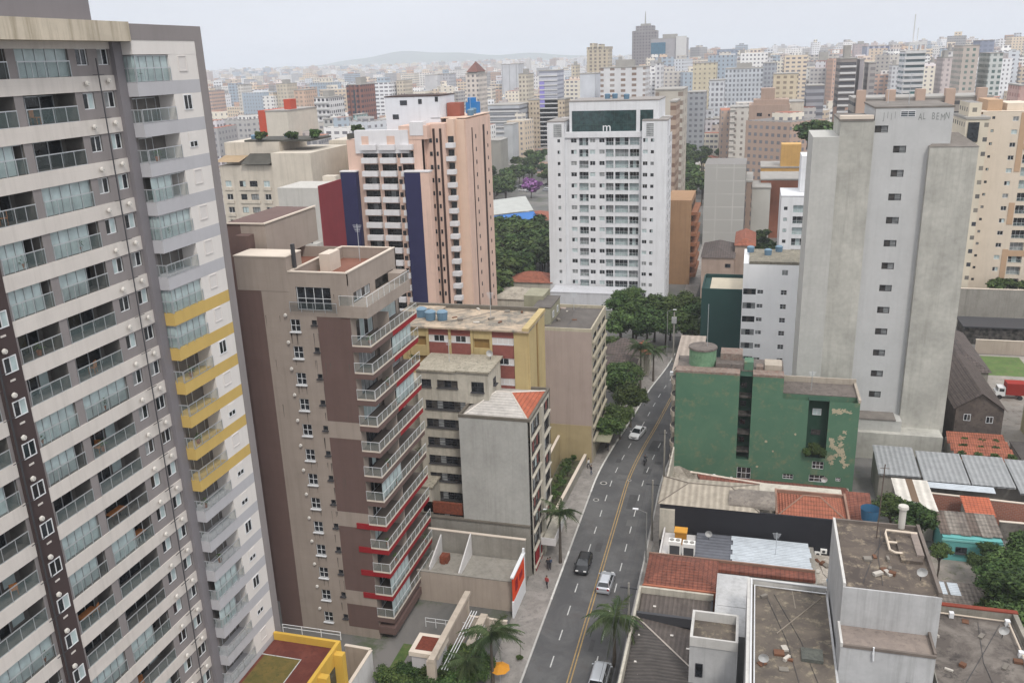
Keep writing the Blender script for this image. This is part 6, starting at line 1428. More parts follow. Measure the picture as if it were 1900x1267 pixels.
# ---- far named towers:  (label, px0, px1, py_top, Y, depth, material args, roof room height, extras)
far = [
 ('white balcony tower with dark slots and black roof edge at upper left', 583, 632, 182, 430, 18, ('w_slot', '#d5d3d3', (.04, .04, .05), 2.4, 3.1, .55, .45), 3, 'bands'),
 ('dark brick red tower with a blue glass centre strip', 645, 688, 158, 520, 22, ('brick_tower', '#8a6258', (.05, .05, .07), 3.2, 3.2, .5, .5), 4, 'centre'),
 ('slim white tower with a brown pyramid roof', 864, 903, 138, 560, 20, ('w_pyr', '#cfc6bd', (.12, .12, .13), 3.0, 3.0, .45, .5), 0, 'pyramid'),
 ('small pale blue glazed block below the brick red tower', 655, 675, 214, 460, 12, ('pale_blue', '#b4c6c4', (.1, .2, .2), 2.2, 3, .5, .5), 0, None),
 ('grey-white building with small windows left of the white roof block', 600, 652, 222, 420, 16, ('gw', '#b9b9b6', D_, 2.8, 3.0, .5, .5), 0, None),
 ('cream tower patterned with dots beyond the white roof block', 735, 762, 150, 700, 18, ('dots', '#cfc5b4', (.2, .18, .16), 2.6, 3.0, .5, .5), 0, None),
 ('pink-walled cream building beyond the brick red tower', 700, 734, 160, 720, 16, ('pinkw', '#c7b2a8', (.3, .2, .2), 3.6, 3.0, .3, .4), 0, None),
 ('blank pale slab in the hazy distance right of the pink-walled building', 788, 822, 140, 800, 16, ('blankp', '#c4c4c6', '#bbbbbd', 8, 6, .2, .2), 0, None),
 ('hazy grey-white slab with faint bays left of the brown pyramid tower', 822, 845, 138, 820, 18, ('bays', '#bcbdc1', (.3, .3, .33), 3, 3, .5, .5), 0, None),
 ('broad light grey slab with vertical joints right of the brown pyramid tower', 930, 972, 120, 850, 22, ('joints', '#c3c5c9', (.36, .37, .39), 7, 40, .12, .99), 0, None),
 ('grey office building with stepped window bands and a dark box', 905, 982, 196, 540, 26, ('steps', '#b3b7bd', (.09, .09, .10), 40, 3.4, .98, .35), 0, 'bands'),
 ('blank pale grey side wall in front of the stepped grey offices', 935, 962, 232, 490, 14, ('blankg', '#b7b9bb', '#afb1b3', 20, 20, .1, .1), 0, None),
 ('cream hotel-like block with a regular grid of small windows', 980, 1058, 186, 560, 18, ('hotel', '#c2b39d', (.13, .11, .10), 2.1, 3.0, .5, .45), 3, None),
 ('small raw concrete building with a white roof among the trees', 896, 942, 262, 450, 14, ('rawc', '#9a9891', '#929089', 20, 20, .1, .1), 0, None),
 ('striped grey tower with a violet panel behind the hotel-like block', 1000, 1046, 132, 560, 20, ('stripey', '#b9bbc4', (.25, .26, .32), 40, 2.6, .98, .4), 0, 'violet'),
 ('pale yellowish tower left of the violet panel tower', 962, 990, 138, 620, 18, ('yelt', '#c8c0b0', (.2, .18, .16), 2.6, 3, .5, .5), 3, None),
 ('cream tower with a crenellated top rising above the skyline', 1090, 1136, 92, 900, 26, ('cren', '#c6bba6', (.16, .14, .13), 4.6, 3.4, .45, .6), 0, 'cren'),
 ('blank white block in front of the crenellated cream tower', 1076, 1114, 138, 560, 20, ('blankw', '#cdd1d7', '#c6cad0', 20, 20, .1, .1), 0, None),
 ('white building with brown inset balconies above the white tower', 1114, 1206, 126, 540, 24, ('whbr', '#d2d2d3', (.22, .15, .11), 6.5, 3.1, .42, .5), 4, None),
 ('grey brown skyscraper with a mast, tallest on the skyline', 1174, 1222, 58, 1100, 30, ('greyt', '#8f8b8d', (.14, .13, .14), 3.5, 3.5, .5, .5), 8, 'mast'),
 ('wide blue glass and grey skyscraper beside the tallest tower', 1208, 1278, 72, 950, 36, ('bluet', '#a5a3a6', (.35, .34, .36), 6, 3.6, .3, .3), 4, 'blueface'),
 ('light beige tall tower just behind the right side of the white tower', 1216, 1276, 168, 330, 22, ('beit', '#b9b3a8', (.22, .17, .14), 9, 3.1, .25, .5), 0, None),
 ('brownish banded narrow tower at the right shoulder of the white tower', 1244, 1262, 190, 300, 16, ('brnb', '#ab9888', (.2, .13, .1), 3, 3.1, .7, .45), 0, None),
 ('yellow cream tower with dotted windows right of the blue glass tower', 1286, 1332, 118, 640, 22, ('ycrm', '#cfc5ac', (.25, .22, .18), 3.2, 3.1, .35, .4), 0, None),
 ('low square blue grey office tower on the horizon', 1330, 1379, 92, 1300, 34, ('bgo', '#8d98a8', (.15, .18, .24), 6, 4, .55, .55), 0, None),
 ('pale grey tower with many rows of tiny windows at centre right', 1346, 1416, 128, 620, 26, ('tiny', '#bfc4ca', (.15, .16, .18), 2.5, 3, .5, .55), 3, None),
 ('darker grey striped tower attached to the tiny-windowed tower', 1416, 1442, 118, 660, 26, ('tiny2', '#a3a7ad', (.2, .2, .23), 2.5, 3, .6, .55), 0, None),
 ('cream and brown banded tower with a pale blue strip', 1436, 1482, 138, 560, 20, ('crbl', '#cdbfa5', (.25, .2, .15), 3.8, 3, .5, .5), 0, None),
 ('dull grey block with window bands left of the grey brown tower', 1494, 1530, 160, 480, 18, ('dgb', '#9a9ca2', (.13, .13, .15), 12, 3.2, .9, .5), 0, None),
 ('red-brown square tower with a darker top box', 1506, 1550, 112, 850, 26, ('rbt', '#9c7f79', (.4, .28, .26), 3, 3.5, .5, .5), 6, None),
 ('large grey brown tower striped by horizontal balconies', 1552, 1590, 110, 480, 26, ('gbt', '#8f8782', (.08, .08, .09), 12, 3.1, .92, .5), 6, 'bands'),
 ('smooth grey side of a tower between two balcony towers', 1590, 1604, 112, 490, 26, ('smg', '#a5a0a3', '#9d989b', 30, 30, .1, .1), 0, None),
 ('grey tower with dark window rows right of the striped tower', 1604, 1626, 118, 500, 20, ('gtr', '#a8a4a1', (.2, .19, .2), 4, 3.1, .6, .5), 0, None),
 ('pale pink-topped tower on the skyline behind the blue office slab', 1582, 1612, 82, 1300, 30, ('pkt', '#b5a9a9', (.3, .28, .3), 5, 3.5, .4, .4), 3, None),
 ('blue and white vertically striped office slab on the skyline', 1600, 1668, 86, 1000, 34, ('vstr', '#b6bac4', (.12, .15, .24), 5.2, 400, .6, .98), 0, None),
 ('white tiered tower with a green glass middle and roof masts', 1670, 1718, 96, 620, 22, ('tier', '#d3d7da', (.07, .12, .13), 30, 3.4, .96, .45), 0, 'green'),
 ('pale rose tower right of the tiered white tower', 1738, 1768, 108, 620, 22, ('rose', '#cbc0bd', (.3, .26, .26), 3, 3, .4, .5), 4, None),
 ('tan and white glazed tower cluster with green glass panels', 1770, 1818, 86, 560, 26, ('tanw', '#bdb3aa', (.10, .17, .15), 3.2, 3, .45, .5), 0, None),
 ('white green-windowed slab right of the tan glazed tower', 1818, 1862, 100, 560, 26, ('grw', '#c5c9c6', (.07, .12, .11), 3.0, 3, .55, .55), 0, None),
 ('blue grey square tower peeping over the white green-windowed slab', 1806, 1846, 76, 800, 26, ('bgs', '#8c93a5', (.2, .22, .28), 4, 3.4, .6, .5), 0, None),
 ('pink banded tower at the right picture edge', 1882, 1905, 160, 420, 18, ('pkb', '#c0a29a', (.35, .2, .18), 4, 3, .6, .5), 0, None),
 ('dusty violet tower on the far right skyline', 1888, 1915, 104, 900, 24, ('vio', '#a59aa3', (.3, .28, .32), 4, 3, .5, .5), 0, None),
 ('white stepped flats below the striped grey brown tower', 1480, 1502, 128, 760, 18, ('wsf', '#cfcfcd', (.2, .2, .2), 3, 3, .5, .5), 0, None),
 ('small white tower between the green hill and the white balcony tower', 440, 458, 158, 760, 16, ('sw1', '#cfccc6', (.3, .28, .25), 3, 3, .5, .5), 0, None),
 ('beige pair of blocks near the left tower on the hazy city', 512, 548, 156, 700, 18, ('sw2', '#c5bba9', (.3, .28, .25), 3, 3, .5, .5), 3, None),
 ('peach walled flats behind the orange-red end wall', 545, 582, 168, 600, 18, ('sw3', '#c9ad98', (.3, .24, .2), 3.5, 3, .5, .5), 0, None),
 ('grey block behind the white tower with a dark top floor', 1276, 1312, 172, 520, 18, ('sw4', '#9a9da1', (.12, .12, .14), 3, 3, .5, .45), 0, None),
 ('white tower cluster piece above the gridded white tower', 1316, 1346, 150, 560, 18, ('sw5', '#c9ccd0', (.15, .15, .17), 2.6, 3, .55, .55), 0, None),
 ('slim white tower right of the brown inset balcony building', 1216, 1232, 118, 620, 16, ('n1', '#d3d3d4', (.2, .2, .22), 2.6, 3, .5, .5), 3, None),
 ('slim cream tower just right of the yellow cream tower', 1334, 1348, 112, 780, 16, ('n2', '#d0c8b8', (.2, .2, .2), 2.8, 3, .5, .5), 4, None),
 ('tall pale tower with a narrow top box at centre right skyline', 1366, 1388, 104, 900, 20, ('n3', '#cbced2', (.2, .2, .22), 3, 3, .5, .5), 5, None),
 ('pair of slim white towers on the skyline, left one', 1398, 1412, 110, 860, 16, ('n4', '#d6d6d6', (.2, .2, .22), 2.8, 3, .5, .5), 3, None),
 ('pair of slim white towers on the skyline, right one', 1420, 1434, 106, 860, 16, ('n5', '#cfcfd1', (.2, .2, .22), 2.8, 3, .5, .5), 3, None),
 ('grey tower with white bands on the skyline before the red-brown square tower', 1462, 1484, 108, 800, 18, ('n6', '#b9b9bc', (.2, .2, .22), 9, 3, .9, .5), 4, 'bands'),
 ('tall cream tower behind the brick-brown square tower', 1490, 1504, 104, 980, 16, ('n7', '#cdc3b3', (.2, .2, .2), 2.8, 3, .5, .5), 3, None),
 ('white slim tower left of the tiered white tower', 1650, 1668, 122, 700, 16, ('n8', '#d2d4d6', (.2, .2, .22), 2.6, 3, .5, .5), 3, None),
 ('pale tower between the tiered white and rose towers', 1722, 1738, 116, 740, 16, ('n9', '#c9c6c2', (.2, .2, .22), 2.8, 3, .5, .5), 3, None),
 ('dark glassy tower at the far right above the pink banded tower', 1862, 1882, 110, 760, 18, ('n10', '#8d9096', (.1, .11, .13), 3, 3, .7, .6), 3, None),
 ('white tower stepped against the tan glazed cluster', 1752, 1772, 96, 700, 18, ('n11', '#d4d2d0', (.2, .2, .22), 2.8, 3, .5, .5), 4, None),
 ('beige slim tower left of the crenellated cream tower', 1060, 1076, 122, 820, 16, ('n12', '#c7bca9', (.2, .2, .2), 2.8, 3, .5, .5), 3, None),
 ('light grey slim tower right of the crenellated cream tower', 1142, 1160, 112, 980, 16, ('n13', '#c4c6c9', (.2, .2, .22), 2.8, 3, .5, .5), 3, None),
]
gblue = glassmat('blue_curtain_wall', (.04, .13, .20), vary=.3); gviolet = mat('violet_panel', '#8f87c9'); ggreen = glassmat('green_curtain_wall2', (.03, .12, .12), vary=.3)
lightb = mat('far_band', '#c9c9c8', noise=.05); brownroof = mat('brown_pyramid', '#6d4a42', noise=.15)
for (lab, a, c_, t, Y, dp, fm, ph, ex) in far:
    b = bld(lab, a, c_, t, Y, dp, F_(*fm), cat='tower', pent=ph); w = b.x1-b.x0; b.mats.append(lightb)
    if ex == 'bands': bands(b, 3.1, .9, 2, h=.9)
    elif ex == 'centre': b.mb.box(b.x0+w*.33, b.x0+w*.67, Y-.5, Y-.01, 0, b.z-3, 3); b.mats.append(GLASSB); ribs(b, 3, .8, 1.6, 0)
    elif ex == 'pyramid':
        b.mb.box(b.x0+w*.1, b.x1-w*.1, Y+1, Y+dp-1, b.z+.5, b.z+1.4, 1); xm, ym = (b.x0+b.x1)/2, Y+dp/2; z_ = b.z+1.4
        P4 = [(b.x0+w*.05, Y, z_), (b.x1-w*.05, Y, z_), (b.x1-w*.05, Y+dp, z_), (b.x0+w*.05, Y+dp, z_)]
        for i in range(4): b.mb.poly([P4[i], P4[(i+1) % 4], (xm, ym, z_+6.5)], 3)
        b.mats.append(brownroof)
    elif ex == 'violet': b.mb.box(b.x0+w*.02, b.x0+w*.28, Y-.3, Y-.01, b.z-22, b.z-6, 3); b.mats.append(gviolet); bands(b, 2.8, .5, 2, h=.7)
    elif ex == 'cren':
        for i in range(9): x_ = b.x0+w*i/8; b.mb.box(x_-.6, x_+.6, Y-.6, Y+dp, b.z, b.z+2.4, 0)
        b.mb.box(b.x0+w*.1, b.x0+w*.3, Y+2, Y+dp-2, b.z+2, b.z+6, 0); b.mb.box(b.x0+w*.5, b.x0+w*.65, Y+2, Y+dp-2, b.z+2, b.z+5, 0); ribs(b, 8, .6, 1.2, 0)
    elif ex == 'mast': b.mb.cyl((b.x0+b.x1)/2, Y+10, b.z+8, b.z+22, .9, .3, 8, 1); b.mb.box(b.x0+w*.12, b.x1-w*.12, Y+2, Y+24, b.z+.5, b.z+6, 0); ribs(b, 6, .8, 1.3, 0)
    elif ex == 'blueface': b.mb.box(b.x0+.1, b.x0+w*.42, Y-1.2, Y-.01, 0, b.z-3.5, 3); b.mats.append(gblue); b.mb.box(b.x1-w*.28, b.x1+.5, Y-2, Y-.01, 0, b.z+2, 2)
    elif ex == 'green':
        bands(b, 3.4, 1.4, 2, h=1.5); b.mb.box(b.x0+w*.38, b.x0+w*.66, Y-1.8, Y-1.41, 0, b.z-24, 3); b.mats.append(ggreen)
        b.mb.box(b.x0+w*.15, b.x1-w*.02, Y, Y+18, b.z+4, b.z+5.5, 2)
        for fx in (.18, .5, .72, .96): b.mb.box(b.x0+w*fx-.5, b.x0+w*fx+.5, Y, Y+1, b.z, b.z+4, 2)
        b.mb.tube([(b.x0+w*.4, Y+6, b.z+5), (b.x0+w*.4, Y+6, b.z+22)], .35, 5, 2); b.mb.tube([(b.x0+w*.6, Y+6, b.z+5), (b.x0+w*.6, Y+6, b.z+14)], .25, 5, 2)
        b.mb.box(b.x0-w*.15, b.x1+w*.15, Y+.5, Y+20, 0, b.z-26, 0)
    b.finish(b.mats)
# roof plant seen on the skyline blocks
# blue roofed warehouse and red roofs among trees
b = Bld('warehouse', (-85, 320, 0), 'warehouse with a pale grey roof and a bright blue front roof among the trees', 'warehouse')
A_, B2, C2_, D2 = gp(905, 425, 4), gp(1005, 412, 4), gp(990, 392, 7), gp(905, 402, 7); E2, F2 = gp(975, 366, 8.5), gp(905, 375, 8.5)
b.mb.prism([A_, B2, E2, F2], 0, 3.9, 0); b.finish([wornW])
q = MB(); q.poly([(*A_, 4.0), (*B2, 4.0), (*C2_, 7.0), (*D2, 7.0)]); q.build('blue_roof', mat('blue_sheet', '#3f6fae', noise=.08), b.root)
q = MB(); q.poly([(*D2, 7.4), (*C2_, 7.4), (*E2, 9), (*F2, 9)]); q.build('grey_roof', mat('pale_sheet2', '#aaaca8', noise=.12), b.root)
b.rep = {}
for i, (px, py, wx, dy, lab, mm) in enumerate(((1000, 400, 14, 16, 'red tiled roof house right of the blue warehouse roof', 'O'), (990, 515, 12, 9, 'orange tiled house at the left foot of the white tower', 'O'), (955, 300, 9, 12, 'small orange roofed house in the trees below the concrete box', 'O'), (960, 545, 11, 9, 'house with pale weathered roof left of the white tower foot', 'P'), (925, 505, 10, 8, 'dark roofed house between the peach tower and the white tower', 'D'), (985, 255, 10, 12, 'orange roofed house far back beside the cream hotel-like block', 'O'), (1158, 642, 9, 9, 'jumble of grey tiled roofs left of the road bend', 'D'), (1150, 672, 6, 6, 'smaller grey tiled house by the palm at the road bend', 'D'), (1193, 648, 3, 4, 'little red roofed kiosk at the street corner', 'O'), (1490, 262, 8, 14, 'small orange roof between the beige brown tower and the slab', 'O'))):
    x, y = gp(px, py, 5); b = Bld('house', (x, y, 0), lab, 'house'); b.mb.box(x-wx/2, x+wx/2, y-dy/2, y+dy/2, 0, 4.8, 0); b.finish([wornW])
    q = MB(); hip(q, x-wx/2-.4, x+wx/2+.4, y-dy/2-.4, y+dy/2+.4, 4.8, 2.0); q.build('roof', {'O': tileO, 'P': patchy('weathered_roof3', '#8f887c', '#a8a092', '#6a645a', scale=.6), 'D': MC['mossy_tiles']}[mm], b.root)

def clutter(cx_, cy_, z, w, d, seed, lab, group='rooftop water tanks and boxes'):
    rg = random.Random(seed)
    for i in range(3):
        x, y = cx_+rg.uniform(-w, w), cy_+rg.uniform(-d, d); t = empty('roof_tank', (x, y, z), lab, 'water tank', group)
        q = MB(); q.cyl(x, y, z, z+1.1, .65, .75, 12); q.build('tank', mat('tank_blue_grey', '#5f7b90', noise=.15), t); q = MB(); q.cyl(x, y, z+1.1, z+1.3, .78, .5, 12); q.build('lid', mat('tank_lid', '#6f8798'), t)
clutter(-60.5, 190, 50.56, .9, 5, 1, 'small blue-grey water tank on the roof of the peach tower', 'water tanks on the peach tower')
clutter(-104, 180, 46.6, 4, 3, 2, 'small blue-grey water tank on the roof of the old cream block', 'water tanks on the old cream block')
clutter(-33, 230, 51.5, 7, 4, 3, 'small blue-grey water tank on top of the white tower', 'water tanks on the white tower')
clutter(-38, 107, 29.15, 5, 2, 4, 'small blue-grey water tank on the weathered roof of the ochre block', 'water tanks on the ochre block')
clutter(4, 180, at(1430, 492, 172)[1]+.5, 3.5, 3, 6, 'small blue-grey water tank on the bright white seven storey building', 'water tanks on the bright white building')
def aerial(x, y, z, h, lab):
    t = empty('aerial', (x, y, z), lab, 'aerial'); q = MB(); q.tube([(x, y, z), (x, y, z+h)], .04, 4)
    q.build('mast', ALU, t); q = MB()
    for k in range(5): q.tube([(x-.5+.06*k, y, z+h-.15-.16*k), (x+.5-.06*k, y, z+h-.15-.16*k)], .02, 3)
    q.build('antenna', ALU, t)
for (x, y, z, h, lb) in ((-40, 84, 42.0, 4, 'thin aerial on the roof of the brown balcony tower'), (-33, 108, 29.1, 3.5, 'thin aerial on the weathered roof of the ochre block'), (-36, 99, 25.7, 3, 'thin aerial on the worn white block'), (-27, 135, 22.1, 3.5, 'thin aerial on the pinkish beige block'), (22, 145, 53.6, 4.5, 'aerial on the top of the grey slab tower'), (19.5, 148, 53.6, 3, 'shorter aerial on the grey slab tower'), (10, 127, 14.2, 3, 'thin aerial on the lower roof of the green block'), (5, 97, 4.1, 3, 'thin aerial above the white sheet roof'), (-52, 194, 50, 5, 'aerial on the far corner of the peach tower roof')):
    if lb.startswith('aerial on the far'): x = -62
    aerial(x, y, z, h, lb)

def dish(x, y, z, lab):
    t = empty('satellite_dish', (x, y, z), lab, 'satellite dish'); q = MB(); q.tube([(x, y, z), (x, y, z+.8)], .04, 5); q.build('post', FRAMED, t); q = MB()
    for i in range(12):
        a0, a1 = 2*math.pi*i/12, 2*math.pi*(i+1)/12; q.poly([(x, y, z+.9), (x+.45*math.cos(a0), y-.25, z+.95+.45*math.sin(a0)), (x+.45*math.cos(a1), y-.25, z+.95+.45*math.sin(a1))])
    q.build('dish', mat('dish_grey', (.45, .45, .44)), t)
for (x, y, z, lb) in ((15.8, 72, 18.02, 'satellite dish near the front edge of the tall white block roof'), (24.0, 76, 10.55, 'satellite dish on the grey roof in the bottom right corner'), (3.0, 66, 11.65, 'satellite dish on the wide mossy roof near its left edge'), (-3.0, 99, 4.0, 'satellite dish on the slate sheet roof'), (12.0, 119, 3.0, 'satellite dish on the tiled shed below the green block'), (-31, 100.5, 25.7, 'satellite dish on the worn white block'), (-41, 106, 29.2, 'satellite dish on the weathered roof of the ochre block')): dish(x, y, z, lb)
rg = random.Random(55)
for (x0_, x1_, y0_, y1_, z_, n_, nm) in ((2.6, 8.4, 63, 77, 11.64, 8, 'the wide mossy roof'), (10, 15, 70.5, 80, 18.03, 8, 'the tall white block roof'), (18, 24.5, 66, 78, 10.54, 8, 'the bottom right grey roof'), (9.8, 12.3, 93.2, 100, 2.42, 7, 'the pale yard'), (-43, -29, 104, 111, 29.14, 9, 'the ochre block roof'), (-31, -25, 126.5, 138, 22.6, 5, 'the pinkish beige block roof')):
    for i in range(n_):
        x, y, w, d, h = rg.uniform(x0_, x1_), rg.uniform(y0_, y1_), rg.uniform(.1, .45), rg.uniform(.1, .45), rg.uniform(.05, .3); a = rg.uniform(0, 3)
        q = MB(); q.box(-w, w, -d, d, 0, h, 0, frame(x, y, math.degrees(a))); 
        q.v = [(v[0]-x, v[1]-y, v[2]) for v in q.v]; o = q.build('scrap', [mat('debris_grey', '#7d776f', noise=.3), mat('debris_brown', '#6a4a38', noise=.3), mat('debris_pale', '#b5afa6', noise=.2)][i % 3]); o.location = (x, y, z_)
        c3 = ['grey', 'brown', 'pale'][i % 3]; tag(o, c3+' scrap or small box lying on '+nm, 'scrap', c3+' scraps on '+nm)
    for i in range(2):
        xa_, xb2 = rg.uniform(x0_, x1_), rg.uniform(x0_, x1_); q = MB(); q.tube([(xa_, y0_, z_+.03), ((xa_+xb2)/2+rg.uniform(-.6, .6), (y0_+y1_)/2, z_+.03), (xb2, y1_, z_+.03)], .025, 3); tag(q.build('roof_cable', FRAMED), 'thin dark cable lying across '+nm, 'cable', 'cables on '+nm)

# ------------------------------------------------------------------ the rest of the city: thousands of blocks that read as one mass
def city(name, seed, n, y0, y1, hfun, mi, clear):
    rg = np.random.RandomState(seed); vs = []; fs = []; cnt = 0
    yy = y0*(y1/y0)**rg.rand(n*3)
    xx = (rg.rand(n*3)*1.75-1.12)*yy+rg.randn(n*3)*10
    cell = {}
    for x, y in zip(xx, yy):
        if cnt >= n: break
        w = rg.uniform(9, 22)*(1+y/9000); d = rg.uniform(9, 24)*(1+y/9000)
        key = (int(x//(w*1.1)), int(y//(d*1.25)))
        if clear(x, y): continue
        ck = (int(x//17), int(y//26)) if y < 2500 else (int(x//26), int(y//46))
        if ck in cell: continue
        cell[ck] = 1
        h = hfun(rg, y, x); a = rg.uniform(-.35, .25) if rg.rand() < .7 else rg.uniform(-.8, .8)
        if h < 12: w *= .8; d *= .8
        c, s = math.cos(a), math.sin(a)
        def add(w, d, z0, z1, ox=0, oy=0):
            i = len(vs)
            for z in (z0, z1):
                for (sx, sy) in ((-1, -1), (1, -1), (1, 1), (-1, 1)):
                    lx, ly = sx*w/2+ox, sy*d/2+oy; vs.append((x+c*lx-s*ly, y+s*lx+c*ly, z))
            fs.extend([(i, i+1, i+5, i+4), (i+1, i+2, i+6, i+5), (i+2, i+3, i+7, i+6), (i+3, i, i+4, i+7), (i+4, i+5, i+6, i+7)])
        if h < 12 and rg.rand() < .5:
            i = len(vs); add(w, d, 0, h*.7)
            j = len(vs)
            for (lx, ly, lz) in ((-w/2, -d/2, h*.7), (w/2, -d/2, h*.7), (w/2, d/2, h*.7), (-w/2, d/2, h*.7), (0, -d/4, h), (0, d/4, h)):
                vs.append((x+c*lx-s*ly, y+s*lx+c*ly, lz+.02))
            fs.extend([(j, j+1, j+4), (j+1, j+2, j+5, j+4), (j+2, j+3, j+5), (j+3, j, j+4, j+5)])
        else:
            add(w, d, 0, h)
            if h > 15: add(w*.4, d*.4, h, h+rg.uniform(2, 5), rg.uniform(-2, 2), rg.uniform(-2, 2))
        cnt += 1
    me = bpy.data.meshes.new(name); me.from_pydata(vs, [], fs); me.materials.append(mi)
    o = bpy.data.objects.new(name, me); C.objects.link(o); return o
fmat = facade('city_facade', '#cccccc', (.17, .17, .19), 3.2, 3.0, .5, .45, island=True, vary=.4)
def clear_near(x, y):
    px = x/y
    if -.34 < px < .01 and y < 480: return True      # park and gardens behind the white tower
    if y < 330: return True
    return False
def h_near(rg, y, x):
    m_ = CAMH-.075*y
    return max(5, min(rg.choice([6, 7, 9, 18, 27, 34]), max(8, m_+8)))
def h_mid(rg, y, x):
    t = x/y
    if t > -.12: return rg.choice([16, 26, 34, 40, 46, 51, 55, 66 if y > 1200 else 55])*rg.uniform(.82, 1.1)
    return rg.choice([7, 8, 9, 12, 22, 30, 36, 44])*rg.uniform(.8, 1.1)
def h_far(rg, y, x):
    if x/y > -.12: return rg.choice([10, 25, 40, 50, 58, 66])*rg.uniform(.8, 1.12)
    return rg.choice([7, 8, 10, 20, 35, 45, 56])*rg.uniform(.8, 1.1)
tag(city('near_city_blocks', 5, 700, 335, 800, h_near, fmat, clear_near), 'sea of small pale and red roofed buildings between the named towers', 'city', kind='stuff')
tag(city('middle_city_blocks', 6, 3600, 700, 2500, h_mid, fmat, lambda x, y: False), 'dense mass of pale buildings fading in the haze', 'city', kind='stuff')
tag(city('far_city_blocks', 7, 9000, 2500, 6200, h_far, fmat, lambda x, y: False), 'far bluish city spreading to the hills', 'city', kind='stuff')

# ================================================================== TREES
def foliage(name, dark, light):
    if name in MC: return MC[name]
    m = bpy.data.materials.new(name); m.use_nodes = True; t = m.node_tree; n = t.nodes; l = t.links
    b = n['Principled BSDF']; b.inputs['Roughness'].default_value = .7; b.inputs['Specular IOR Level'].default_value = .15
    g_ = n.new('ShaderNodeNewGeometry'); oi = n.new('ShaderNodeObjectInfo')
    r = n.new('ShaderNodeValToRGB'); e = r.color_ramp.elements; e[0].color = (*dark, 1); e[1].color = (*light, 1)
    l.new(g_.outputs['Random Per Island'], r.inputs[0])
    hs = n.new('ShaderNodeHueSaturation'); mr_ = n.new('ShaderNodeMapRange'); mr_.inputs[3].default_value = .475; mr_.inputs[4].default_value = .515
    l.new(oi.outputs['Random'], mr_.inputs[0]); l.new(mr_.outputs[0], hs.inputs['Hue'])
    mv = n.new('ShaderNodeMapRange'); mv.inputs[3].default_value = .7; mv.inputs[4].default_value = 1.25
    mu = n.new('ShaderNodeMath'); mu.operation = 'FRACT'; m7 = n.new('ShaderNodeMath'); m7.operation = 'MULTIPLY'; m7.inputs[1].default_value = 7.3
    l.new(oi.outputs['Random'], m7.inputs[0]); l.new(m7.outputs[0], mu.inputs[0]); l.new(mu.outputs[0], mv.inputs[0]); l.new(mv.outputs[0], hs.inputs['Value'])
    l.new(r.outputs[0], hs.inputs['Color']); l.new(hs.outputs[0], b.inputs['Base Color'])
    MC[name] = m; return m
LEAF = foliage('leaves', (.018, .038, .013), (.080, .125, .036)); LEAFP = foliage('purple_blossom', (.18, .06, .22), (.42, .20, .45)); LEAFB = foliage('palm_leaf', (.030, .055, .022), (.085, .115, .05))
BARK = mat('bark', (.09, .075, .06), noise=.3, scale=2)
def crown_mesh(seed, n=2600, leaf=.42, m=LEAF, blobs=20, flat=.75):
    rg = np.random.RandomState(seed); vs = []; fs = []
    cen = []
    for i in range(blobs):
        v = rg.randn(3); v /= np.linalg.norm(v); rr = rg.uniform(.25, .78); v = v*rr; v[2] = v[2]*flat
        cen.append((v, rg.uniform(.16, .38)))
    for i in range(n):
        c_, r = cen[rg.randint(blobs)]
        d = rg.randn(3); d /= np.linalg.norm(d); p = c_+d*r*(rg.uniform(.6, 1.08) if rg.rand() < .82 else rg.uniform(1.0, 1.4))*np.array([1, 1, .8])
        nn = d+rg.randn(3)*.55+np.array([0, 0, .35]); nn /= np.linalg.norm(nn)
        a = np.cross(nn, rg.randn(3)); a /= np.linalg.norm(a); b_ = np.cross(nn, a); s = leaf*rg.uniform(.6, 1.25)/5.0
        i0 = len(vs)
        for (u, w) in ((-1, -.55), (.2, -.8), (1, .1), (.1, .75)): vs.append(tuple(p+a*u*s+b_*w*s))
        fs.append((i0, i0+1, i0+2, i0+3))
    me = bpy.data.meshes.new('crown'); me.from_pydata(vs, [], fs); me.materials.append(m); return me
CR = [crown_mesh(i+1, 7000, .32, LEAF, 18+4*i, .6+.1*(i % 3)) for i in range(5)]
CRF = [crown_mesh(i+21, 1500, .72, LEAF, 14+3*i, .7) for i in range(3)]
def trunk_mesh(seed):
    rg = random.Random(seed); q = MB()
    q.tube([(0, 0, 0), (.02, .01, .3), (0, .03, .62)], [.055, .042, .03], 7)
    for k in range(5):
        a = k*1.26+rg.random(); q.tube([(0, .02, .45+.04*k), (.16*math.cos(a), .16*math.sin(a), .68), (.34*math.cos(a), .34*math.sin(a), .9)], [.024, .016, .006], 5)
    return q.mesh('trunk', BARK)
TR = [trunk_mesh(i) for i in range(3)]
def tree(x, y, r, h, label, group=None, cm=None, z=0, name='tree', far_=False, cat='tree', sq=.8):
    t = empty(name, (x, y, z), label, cat, group)
    c_ = bpy.data.objects.new('crown', cm or random.choice(CRF if far_ else CR)); C.objects.link(c_); c_.parent = t
    c_.location = (0, 0, h-r*sq*.8); c_.scale = (r*random.uniform(.95, 1.15), r*random.uniform(.95, 1.15), r*sq*random.uniform(.95, 1.1)); c_.rotation_euler = (0, 0, random.uniform(0, 6.28))
    k = bpy.data.objects.new('trunk', random.choice(TR)); C.objects.link(k); k.parent = t; k.scale = (h*.62, h*.62, h*.95)
    return t
def tp(px, py, r, h, label, group=None, **kw):
    x, y = gp(px, py, h-r*.7); return tree(x, y, r, h, label, group, **kw)
random.seed(21)
tp(1146, 700, 4.2, 9.5, 'large street tree on the left pavement just before the bend', sq=.9)
tp(1170, 735, 3.2, 8, 'smaller leafy tree leaning over the pavement below the bend')
